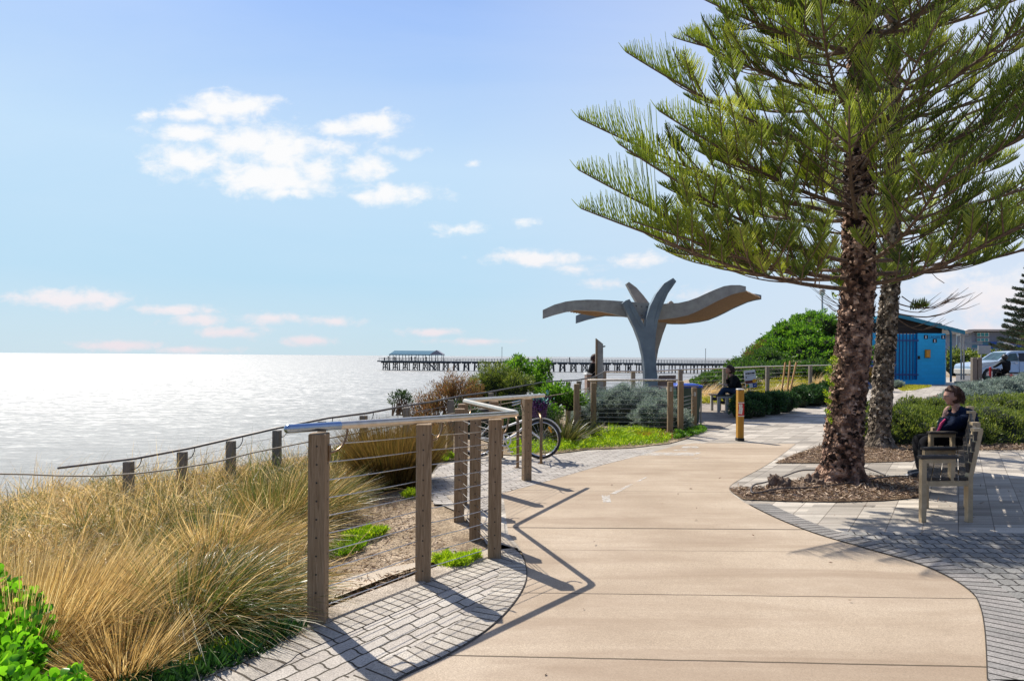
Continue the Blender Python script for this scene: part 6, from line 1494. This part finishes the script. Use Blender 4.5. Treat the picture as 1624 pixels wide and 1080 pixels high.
for (x, y), r_, b_ in zip(cs, rs, bs):
    if b_: tufts(g, [(x, y)], 560, .085*b_, .66*b_, .0075, [r_], .13, .95*b_, (.25,1.0), (random.uniform(.0,.22), random.uniform(-.12,.08), 0), 5)
    else: tufts(g, [(x, y)], 45, .12, .68, .0065, [r_], .2, .5, (.05,.9), (.1,-.03,0))
dg_ = g.build('dune_grass', MATS['grass_straw'], None); props(dg_, kind='stuff')
def tussock(name, label, cx, cy, n, spread, L, W, r_, rs_, mat, lean, droop, z=None, cat='grass tussock', wind=(0,0,0), tip=0, group=None, split=None):
    zc = hz(cx, cy) if z is None else z; o = thing(name, (cx, cy, zc), label, cat, group)
    g = Geo(); a = RNG.random(n)*2*math.pi; q = RNG.random(n)**.5; P = np.stack([cx + np.cos(a)*q*spread, cy + np.sin(a)*q*spread, np.full(n, zc-.02)], 1)
    Dd = np.stack([np.cos(a)*q*lean + RNG.normal(size=n)*.12, np.sin(a)*q*lean + RNG.normal(size=n)*.12, np.ones(n)*1.0], 1)
    R = np.clip(r_ + RNG.normal(size=n)*rs_, 0, 1)
    if split is not None: R = np.where(RNG.random(n) < split[0], split[1]+RNG.normal(size=n)*.06, R)
    blades(g, P, Dd, L*RNG.uniform(.55,1.1,n), W*RNG.uniform(.6,1.2,n), RNG.uniform(droop[0],droop[1],n), np.clip(R,0,1), 6, wind, tip)
    g.build('blades', MATS[mat], o); return o
tussock('grass_tussock', 'huge arching green and straw grass tussock nearest the first railing post', -1.9, 3.8, 8500, .26, .92, .0075, .45, .25, 'grass_straw', 1.05, (.3,1.0), wind=(.14,-.05,0), split=(.5,.08))
tussock('grass_tussock', 'straw coloured grass clump with a dark base just above the succulents', -1.92, 3.12, 2600, .12, .52, .007, .68, .16, 'grass_straw', .9, (.1,.6))
tussock('grass_tussock', 'upright golden grass clump in the middle of the dune grass', -2.55, 3.45, 5500, .3, .82, .0072, .7, .16, 'grass_straw', .6, (.05,.45), wind=(.12,0,0))
tussock('grass_tussock', 'windswept straw grass clump behind the huge green tussock', -2.35, 5.3, 5500, .3, .85, .007, .66, .2, 'grass_straw', .9, (.2,.7), wind=(.25,-.1,0), split=(.2,.15))
tussock('grass_tussock', 'green topped grass clump at the far edge beneath the dark handrail', -2.2, 6.3, 4500, .3, .85, .007, .45, .2, 'grass_straw', .8, (.1,.5), wind=(.2,0,0), split=(.4,.12))
tussock('rush_tussock', 'dense brown-green rush clump behind the second railing post', -1.42, 7.7, 7500, .28, .98, .006, .5, .25, 'tussock_brown', .62, (.02,.2), z=-.08)
tussock('rush_tussock', 'small dry rush clump at the left foot of the larger rush clump', -1.95, 7.4, 1800, .16, .6, .006, .6, .2, 'tussock_brown', .9, (.1,.4))
# flax and spiky plants beyond the bicycle
tussock('flax_plant', 'dark spiky flax with pale dead skirts behind the bicycle wheel', D(893,690,11.2).x, 11.2, 420, .15, .8, .022, .5, .25, 'flax', 1.1, (.05,.5), z=-.03, cat='plant')
tussock('flax_plant', 'green and straw spiky flax beside the brown railing posts', D(925,690,12.0).x, 12.0, 420, .2, .62, .018, .45, .25, 'flax', 1.3, (.1,.6), z=0, cat='plant')
tussock('flax_plant', 'low yellow-green strap-leaf clump under the tall steel pole', D(965,690,12.1).x, 12.1, 620, .22, .5, .014, .6, .25, 'lime_cover', 1.4, (.2,.7), z=0, cat='plant')
tussock('orange_grass', 'dry orange-brown low grass in front of the silver cushion bush', D(1022,690,12.1).x, 12.1, 1500, .3, .26, .006, .5, .25, 'orange_dry', 1.4, (.1,.5), z=0, cat='grass')
tussock('orange_grass', 'dry orange-brown grass tuft touching the enclosure post', D(1048,692,12.2).x, 12.2, 900, .18, .25, .006, .6, .25, 'orange_dry', 1.4, (.1,.5), z=0, cat='grass')
for x_, Y_, lab in ((1310,28.5,'pale windswept grass tuft on the slope left of the thick trunk'),(1120,23.5,'straw grass tuft at the foot of the dune hill left of the reader'),(1246,26,'small pale grass tuft behind the three stakes')):
    c = D(x_,600,Y_); tussock('grass_tussock', lab, c.x, c.y, 1500, .5, 1.1, .02, .75, .12, 'grass_straw', 1.0, (.1,.5), wind=(.5,0,0), z=max(hz(c.x,c.y),-.3))
# ================================================================= shrubs
def bush(name, label, blobs, n, mat, L, W, kind='leaf', cor='green_core', cat='shrub', lump=.22, depth=.25, outw=1.0, up=.3, csc=.78, freq=3, zmin=-.3, stems=0, group=None, tone=(0,1), sub_=None):
    if sub_: blobs = lumpy(blobs, *sub_)
    c0 = blobs[0][0]; zb = min(c[2] for c, r in blobs); o = thing(name, (c0[0], c0[1], max(0,zb-.2) if zb > -.3 else zb), label, cat, group)
    P, N = mound_pts(blobs, n, lump, depth, RNG.random()*9, zmin, freq); n = len(P); g = Geo()
    Dd = N*outw + rdir(n)*.75 + np.array([0,0,up]); R = np.clip(tone[0] + (tone[1]-tone[0])*RNG.random(n), 0, 1)
    l_ = L*RNG.uniform(.6,1.25,n); w_ = W*RNG.uniform(.7,1.2,n)
    if kind == 'round': round_leaves(g, P, Dd, l_, w_, R)
    elif kind == 'blade': blades(g, P, Dd, l_, w_, .15, R, 3)
    else: leaves(g, P, Dd, l_, w_, R)
    g.build('foliage', MATS[mat], o)
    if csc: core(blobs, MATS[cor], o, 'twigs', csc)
    if stems:
        m = MB()
        for k in range(stems):
            b, r = blobs[k % len(blobs)]; a = Vector((b[0]+random.uniform(-.1,.1), b[1]+random.uniform(-.1,.1), max(-.3, b[2]-r[2]-.1))); d = Vector(rdir(1)[0]); e = Vector(b)+Vector((d.x*r[0]*.95, d.y*r[1]*.95, abs(d.z)*r[2]*1.05)); m.tube([a, a.lerp(e,.5)+Vector((0,0,.08)), e], [.014,.009,.004], 5)
        m.build('stems', M_('twig'), o)
    return o
def lumpy(blobs, k, r0, r1):
    """small round sub-mounds set over the upper surface of the big ones"""
    out = list(blobs)
    for c, r in blobs:
        for _ in range(k):
            d = Vector(rdir(1)[0]); d.z = abs(d.z)*.9+.1; q = random.uniform(r0, r1)
            out.append(((c[0]+d.x*r[0]*.86, c[1]+d.y*r[1]*.86, c[2]+d.z*r[2]*.86), (q, q, q*random.uniform(.7,1))))
    return out
def W_(px, py, Y): p = D(px, py, Y); return (p.x, p.y, p.z)
# hedge in the near corner, spoon-shaped shiny leaves
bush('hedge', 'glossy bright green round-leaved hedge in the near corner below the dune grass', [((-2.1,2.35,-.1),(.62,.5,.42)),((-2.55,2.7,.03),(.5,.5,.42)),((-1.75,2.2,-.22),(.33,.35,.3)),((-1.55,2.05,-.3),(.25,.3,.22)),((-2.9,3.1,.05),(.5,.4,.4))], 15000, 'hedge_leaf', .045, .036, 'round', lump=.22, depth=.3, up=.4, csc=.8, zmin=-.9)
# succulents along the kerb
def cover(name, label, pts, n, mat, L, W, h, kind='leaf', cat='ground cover', stuff=True, zb=.0, tone=(0,1), up=1.0, clump=None, group=None):
    """low plants over a plan polygon"""
    pl = [tuple(p) for p in pts]; X = [p[0] for p in pl]; Yv = [p[1] for p in pl]
    P = np.zeros((0,2))
    while len(P) < n:
        q = np.stack([RNG.uniform(min(X),max(X),n*2), RNG.uniform(min(Yv),max(Yv),n*2)], 1); q = q[inside(q[:,0], q[:,1], pl)]; P = np.concatenate([P, q])
    P = P[:n]; hh = np.array([.45 + .55*mnoise.noise(Vector((x*5, y*5, 1))) + .5*mnoise.noise(Vector((x*13, y*13, 2))) for x, y in P])
    z = np.maximum(hgt(P[:,0], P[:,1]), -5) + zb + np.clip(hh, .05, 1.4)*h*RNG.random(n)**.5
    P3 = np.stack([P[:,0], P[:,1], z], 1); g = Geo(); Dd = rdir(n)*.9 + np.array([0,0,up]); R = np.clip(tone[0] + (tone[1]-tone[0])*(RNG.random(n)*.75 + .25*np.clip(hh,0,1)), 0, 1)
    l_ = L*RNG.uniform(.6,1.2,n); w_ = W*RNG.uniform(.7,1.2,n)
    (blades(g, P3, Dd, l_, w_, .2, R, 3) if kind == 'blade' else round_leaves(g, P3, Dd, l_, w_, R) if kind == 'round' else leaves(g, P3, Dd, l_, w_, R))
    o = g.build(name, MATS[mat], None, origin=(pl[0][0], pl[0][1], 0)); props(o, label if not stuff else None, cat if not stuff else None, group, 'stuff' if stuff else None); return o
cover('succulent_groundcover', None, [(-2.0,2.5),(-1.62,2.75),(-1.3,3.2),(-1.15,3.55),(-1.45,3.6),(-1.75,3.2),(-2.3,2.7)], 6500, 'succulent', .075, .014, .09, stuff=True, tone=(0,.85))
for (px, py, r_, lab) in ((462,1056,.1,'bright lime succulent tuft at the kerb below the big tussock'),(350,1030,.07,'small yellow-green succulent tuft nestled in the dark succulents'),(288,1062,.08,'yellow-leaved succulent tuft at the very bottom of the kerb')):
    pass
def tuftlet(name, label, px, py, r_, n, mat, L, W, h, tone=(.4,1), z=None, Y=None):
    c = G(px, py) if Y is None else D(px, 600, Y); zc = hz(c.x, c.y) if z is None else z; pts = [(c.x+math.cos(a)*r_*(1+.3*math.sin(3*a)), c.y+math.sin(a)*r_) for a in np.linspace(0, 2*math.pi, 13)[:-1]]
    return cover(name, label, pts, n, mat, L, W, h, stuff=False, tone=tone, zb=0 if zc == 0 else 0, cat='plant')
tuftlet('succulent_plant', 'yellow-green succulent tuft among the darker succulents at the kerb', 352, 1034, .07, 260, 'lime_cover', .05, .018, .1, (.6,1))
tuftlet('succulent_plant', 'yellow flowering succulent tuft at the bottom edge of the kerb', 288, 1066, .07, 240, 'gold_grass', .05, .02, .09, (.5,1))
tuftlet('feathery_plant', 'bright lime feathery plant between the second and third railing posts', 722, 891, .17, 5200, 'lime_cover', .05, .007, .12, (.2,1))
tuftlet('feathery_plant', 'bright green feathery plant on the sand below the dune grass', 575, 832, .2, 2600, 'lime_cover', .06, .01, .11, (.1,.9))
tuftlet('feathery_plant', 'green feathery plant at the foot of the first railing post slope', 545, 850, .16, 1600, 'lime_cover', .06, .01, .1, (.0,.6))
tuftlet('feathery_plant', 'tiny lime plant on the sand beside the second railing post', 650, 786, .09, 700, 'lime_cover', .05, .01, .08, (.4,1))
tuftlet('feathery_plant', 'lime plants under the brown shrub near the bicycle pavers', 700, 728, .2, 2200, 'lime_cover', .06, .012, .14, (.2,1))
# lime ground cover behind the bicycle
pg_ = [G(812,724).xy, G(870,719).xy, G(930,713).xy, G(1000,709).xy, G(1058,703).xy, G(1066,697).xy, G(1040,688).xy, G(1000,684).xy, G(930,688).xy, G(860,694).xy, G(800,705).xy]
cover('lime_groundcover', None, pg_, 34000, 'lime_cover', .055, .011, .2, tone=(0,1))
cover('edge_groundcover', None, [G(1068,699).xy, G(1105,690).xy, G(1122,684).xy, G(1106,680).xy, G(1070,688).xy], 3500, 'shrub_bright', .06, .02, .14)
# silver cushion bushes
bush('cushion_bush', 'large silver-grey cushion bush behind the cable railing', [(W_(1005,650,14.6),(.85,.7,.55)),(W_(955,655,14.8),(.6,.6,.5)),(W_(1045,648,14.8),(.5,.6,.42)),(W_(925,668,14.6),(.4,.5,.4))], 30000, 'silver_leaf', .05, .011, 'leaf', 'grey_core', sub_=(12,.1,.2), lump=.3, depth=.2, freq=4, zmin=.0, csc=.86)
bush('cushion_bush', 'smaller round silver-grey cushion bush in front of the large one', [(W_(1045,665,13.3),(.52,.42,.42)),(W_(1075,675,13.4),(.3,.3,.32))], 12000, 'silver_leaf', .045, .01, 'leaf', 'grey_core', sub_=(8,.08,.14), lump=.3, depth=.18, freq=4, zmin=.0, csc=.88)
# shrubs beyond the ramp
bush('shrub', 'small dark green round shrub standing alone left of the brown shrub', [(W_(636,632,11.5),(.16,.16,.15)),(W_(630,640,11.5),(.14,.14,.12)),(W_(645,640,11.6),(.12,.12,.12))], 900, 'shrub_dark', .045, .018, 'leaf', csc=0, lump=.4, depth=.7, zmin=-1, stems=26)
bush('shrub', 'reddish brown dry twiggy shrub behind the ramp railing', [(W_(716,628,11.8),(.36,.3,.42)),(W_(690,650,11.6),(.4,.3,.35)),(W_(740,640,12.0),(.3,.3,.45)),(W_(672,664,11.4),(.28,.3,.25))], 13000, 'shrub_brown', .055, .01, 'leaf', csc=0, lump=.45, depth=.9, zmin=-1, stems=110, outw=.6, up=.8)
bush('shrub', 'rounded fine-leaved dark green shrub beyond the zigzag rail', [(W_(785,612,12.6),(.42,.4,.42)),(W_(815,618,12.4),(.36,.35,.34)),(W_(762,628,12.5),(.3,.3,.35)),(W_(800,645,12.3),(.55,.3,.3))], 15000, 'olive_cover', .07, .008, 'leaf', lump=.3, depth=.35, zmin=-1, stems=20, csc=.72)
bush('shrub', 'tall leafy mid-green shrub reaching above the pier line', [(W_(820,590,13.4),(.28,.3,.28)),(W_(856,590,13.4),(.2,.2,.22)),(W_(848,612,13.2),(.36,.3,.35)),(W_(822,575,13.5),(.14,.14,.13)),(W_(868,580,13.4),(.08,.08,.12))], 3400, 'shrub_bright', .075, .03, 'leaf', csc=.45, lump=.4, depth=.7, zmin=-1, stems=40)
bush('shrub', 'bright green low shrub beside the ramp railing above the bicycle basket', [(W_(880,632,12.4),(.36,.3,.28)),(W_(905,640,12.6),(.3,.3,.25)),(W_(868,660,12.0),(.3,.3,.25))], 5200, 'shrub_bright', .055, .028, 'leaf', csc=.6, lump=.35, depth=.5, zmin=-1)
bush('shrub', 'dark low growth under the zigzag rail behind the bicycle', [(W_(840,668,11.4),(.5,.3,.32)),(W_(780,680,11.2),(.5,.3,.3)),(W_(740,672,11),(.4,.3,.36))], 6000, 'shrub_dark', .06, .016, 'leaf', lump=.35, depth=.4, zmin=-1)
bush('shrub', 'brown twiggy growth under the ramp rail right of the rush clump', [(W_(690,690,10.2),(.35,.3,.3)),(W_(655,690,10.3),(.3,.3,.25))], 2600, 'shrub_brown', .06, .008, 'leaf', csc=0, lump=.4, depth=.9, zmin=-1, stems=60, up=.8)
bush('shrub', 'small sage green plant on the dune below the dark handrail', [(W_(560,722,8.9),(.25,.25,.16)),(W_(540,730,8.8),(.2,.2,.12))], 1500, 'olive_cover', .04, .014, 'leaf', csc=.6, zmin=-1)
# clipped dark hedges by the slabs
def hedge_blobs(pts, Y0, r_, zc): return [((D(px,600,Y).x, Y, zc), r_) for px, Y in pts]
bush('low_hedge', 'dense dark green low hedge directly behind the timber bollard', [(W_(1178,652,16.4),(.3,.35,.3)),(W_(1196,649,16.9),(.36,.4,.36)),(W_(1218,646,17.6),(.38,.45,.38)),(W_(1238,642,18.4),(.36,.5,.34))], 15000, 'hedge_dark', .1, .022, 'leaf', cor='green_core', sub_=(8,.1,.2), lump=.22, depth=.2, zmin=0, freq=5, csc=.86, cat='hedge')
bush('low_hedge', 'dense dark green low hedge between the stakes and the thick trunk', [(W_(1266,634,20.2),(.34,.5,.34)),(W_(1288,632,20.8),(.45,.5,.36)),(W_(1312,630,21.4),(.5,.5,.38)),(W_(1328,630,21.8),(.4,.5,.38))], 15000, 'hedge_dark', .1, .024, 'leaf', sub_=(8,.1,.2), lump=.22, depth=.2, zmin=0, freq=5, csc=.86, cat='hedge')
cover('gold_groundcover', None, [D(1085,600,22.2).xy,D(1120,600,21),D(1165,600,20.6),D(1205,600,20.6),D(1250,600,22.5),D(1330,600,25),D(1335,600,31),D(1200,600,29.5),D(1110,600,26)] and [tuple(Vector(D(x,600,Y)).xy) for x, Y in ((1085,22.2),(1120,21),(1165,20.6),(1205,20.6),(1250,22.5),(1330,25),(1335,31),(1200,29.5),(1110,26))], 30000, 'gold_grass', .13, .035, .28)
# dune hill shrubs
bush('hill_shrub', 'bright green dense shrub mass covering the top of the dune hill', [(W_(1290,530,38),(1.6,1.6,1.15)),(W_(1262,548,37),(1.6,1.8,1.1)),(W_(1318,545,38.5),(1.6,1.8,1.2)),(W_(1240,568,36),(1.6,1.6,1.0)),(W_(1290,572,35),(2.2,1.6,1.1)),(W_(1330,570,37),(1.6,1.6,1.3))], 36000, 'shrub_bright', .16, .07, 'leaf', sub_=(9,.3,.6), lump=.4, depth=.3, zmin=-1, freq=4, csc=.85)
bush('hill_shrub', 'lower green shrub spreading down the seaward slope of the dune hill', [(W_(1215,580,34),(1.3,1.3,.75)),(W_(1190,592,32),(1.1,1.2,.6)),(W_(1160,604,30),(1.0,1.2,.45)),(W_(1130,612,28),(.9,1.2,.35)),(W_(1240,596,31),(1.4,1.2,.6)),(W_(1290,600,30.5),(1.5,1.0,.6))], 24000, 'shrub_green', .14, .05, 'leaf', sub_=(7,.22,.45), lump=.4, depth=.3, zmin=-1, freq=4, csc=.85)
bush('hill_shrub', 'brown dry twiggy shrub on the crest of the dune hill', [(W_(1212,556,36),(.7,.7,.5)),(W_(1196,568,35),(.6,.6,.4)),(W_(1240,536,38),(.6,.6,.35))], 3600, 'shrub_brown', .16, .022, 'leaf', csc=0, lump=.4, depth=.8, zmin=-1, stems=50, up=.8)
bush('shrub', 'dark green tree-like shrub left of the toilet block wall', [(W_(1322,560,40),(1.2,1.2,1.4)),(W_(1312,580,38.5),(1.3,1.2,1.2))], 7000, 'shrub_dark', .2, .09, 'leaf', lump=.35, depth=.35, zmin=-1)
bush('shrub', 'straw-brown rounded bush between the two pine trunks', [(W_(1389,600,30),(.4,.5,.42))], 2600, 'tussock_brown', .2, .014, 'leaf', lump=.2, depth=.3, zmin=0, up=.8)
bush('shrub', 'little grey-green bush at the foot of the toilet block gate', [(W_(1424,611,33),(.28,.3,.25))], 1400, 'silver_leaf', .08, .02, 'leaf', 'grey_core', zmin=0)
bush('shrub', 'low olive shrubs beside the kerb behind the verandah posts', [(W_(1520,578,60),(1.6,1,1.3)),(W_(1545,578,62),(2,1,1.2)),(W_(1566,578,62),(1.6,1,1.2))], 4200, 'olive_cover', .3, .12, 'leaf', lump=.4, depth=.4, zmin=-1)
# planted bed behind the long bench
gb = [W_(1400,690,11.9),W_(1435,688,12.0),W_(1475,688,12.2),W_(1505,694,12.0)]
bush('groundcover_shrub', 'upright green juniper-like ground cover beside the second pine trunk', [((x,y,.12),(.62,.75,.42)) for x, y, z in gb] + [(W_(1450,672,14),(.7,.8,.4)),(W_(1500,665,14.5),(.7,.8,.4)),(W_(1398,684,12.6),(.5,.6,.4))], 48000, 'olive_cover', .065, .013, 'leaf', sub_=(9,.14,.26), lump=.3, depth=.2, zmin=0, freq=5, csc=.85, up=.9)
bush('groundcover_shrub', 'green ground cover mound behind the back of the long bench', [(W_(1560,700,12.2),(.9,.8,.55)),(W_(1610,700,12.4),(.9,.8,.62)),(W_(1660,700,12.4),(.9,.9,.6)),(W_(1590,680,13.6),(1.1,.8,.62)),(W_(1650,676,13.8),(1.1,.8,.6))], 52000, 'olive_cover', .055, .012, 'leaf', sub_=(14,.14,.28), lump=.3, depth=.2, zmin=0, freq=5, csc=.86, tone=(.1,1), up=.5)
bush('groundcover_shrub', 'brighter green mound in the upper part of the bed behind the seated person', [(W_(1575,664,15.6),(.8,.8,.34)),(W_(1625,660,15.6),(.9,.8,.36)),(W_(1680,660,15.6),(.9,.8,.36))], 26000, 'olive_cover', .065, .016, 'leaf', sub_=(10,.18,.32), lump=.3, depth=.2, zmin=0, freq=5, csc=.86, tone=(.3,1))
bush('silver_bush', 'silver-grey bushes spreading along the top of the bed before the car', [(W_(1515,650,16.8),(.55,.7,.42)),(W_(1555,641,17.2),(.8,.8,.5)),(W_(1600,634,17.6),(.8,.8,.54)),(W_(1645,628,18),(.9,.8,.58)),(W_(1530,660,16.4),(.4,.5,.3))], 46000, 'silver_leaf', .055, .012, 'leaf', 'grey_core', sub_=(12,.16,.3), lump=.3, depth=.2, zmin=0, freq=5, csc=.86)
bush('silver_bush', 'small silver-grey bush tucked between the green mounds', [(W_(1565,672,14.9),(.55,.4,.3)),(W_(1535,668,15.0),(.4,.4,.25))], 12000, 'silver_leaf', .05, .01, 'leaf', 'grey_core', sub_=(8,.1,.18), lump=.3, depth=.2, zmin=0, freq=5, csc=.86)
# irrigation hose looped over the mulch
h_ = [D(1246,762,8.1)]
pts = [(1445,762),(1400,768),(1340,774),(1290,781),(1240,787),(1200,790),(1191,787),(1196,781),(1212,773),(1240,764),(1270,757),(1300,752),(1335,749),(1365,751),(1390,755),(1404,761)]
P = [G(x, y) for x, y in pts]
P = smooth_poly([Vector((p.x,p.y,.06+.03*(i % 3 == 1))) for i, p in enumerate(P)], 6); m = MB(); m.tube(P, .0095, 8); o = m.build('irrigation_hose', M_('hose'), None, True, origin=(P[0].x,P[0].y,0)); props(o, 'thin dark irrigation hose looped over the mulch round the thick trunk', 'hose')
# mulch chips and sticks, leaf litter, sand debris
def litter(name, polys, n, mat, L, W, z0, seed=0, up=.35, rng=(0,1)):
    g = Geo(); 
    for pl in polys:
        X = [p[0] for p in pl]; Yv = [p[1] for p in pl]; q = np.stack([RNG.uniform(min(X),max(X),n*3), RNG.uniform(min(Yv),max(Yv),n*3)], 1); q = q[inside(q[:,0], q[:,1], pl)][:n]; k = len(q)
        Pz = np.maximum(hgt(q[:,0], q[:,1]), -5)*(1 if z0 is None else 0) + (z0 if z0 is not None else .02) + RNG.random(k)*.025
        P = np.stack([q[:,0], q[:,1], Pz], 1); Dd = np.stack([RNG.normal(size=k), RNG.normal(size=k), RNG.random(k)*up], 1); leaves(g, P, Dd, L*RNG.uniform(.4,1.6,k), W, RNG.uniform(rng[0], rng[1], k), .1)
    o = g.build(name, MATS[mat], None); props(o, kind='stuff'); return o
leafmat('chips', [(.07,.04,.028),(.22,.14,.095),(.38,.27,.18),(.55,.44,.33)], .05, .85)
litter('mulch_chips', [P2([(1160,777),(1180,793),(1330,797),(1457,790),(1462,762),(1400,758),(1300,757),(1215,775)]), P2([(1230,735),(1300,709),(1400,690),(1540,714),(1446,732)])], 5200, 'chips', .06, .012, .016)
litter('mulch_chips', [P2([(1540,716),(1700,716),(1700,707),(1540,706)])], 1500, 'chips', .06, .012, .016)
litter('sand_litter', [[(-.3,4.9),(-1.2,3.7),(-2.0,4.2),(-2.2,6.0),(-1.6,7.4),(-1.0,6.6),(-.6,5.4)]], 3800, 'chips', .05, .008, None)
litter('fallen_leaves', [[(-.9,3),(-.1,8),(2.8,8.2),(2.3,3)]], 24, 'chips', .035, .012, .006)
litter('fallen_leaves', [[(2.6,5.7),(4,9),(8,9),(8,4)]], 120, 'chips', .05, .008, .004)

cover('verge_grass', None, [tuple(G(*q).xy) for q in ((1424,617),(1432,620.5),(1450,619),(1472,614.5),(1478,612.5),(1440,611.5),(1426,612.5))], 5000, 'gold_grass', .09, .03, .07)
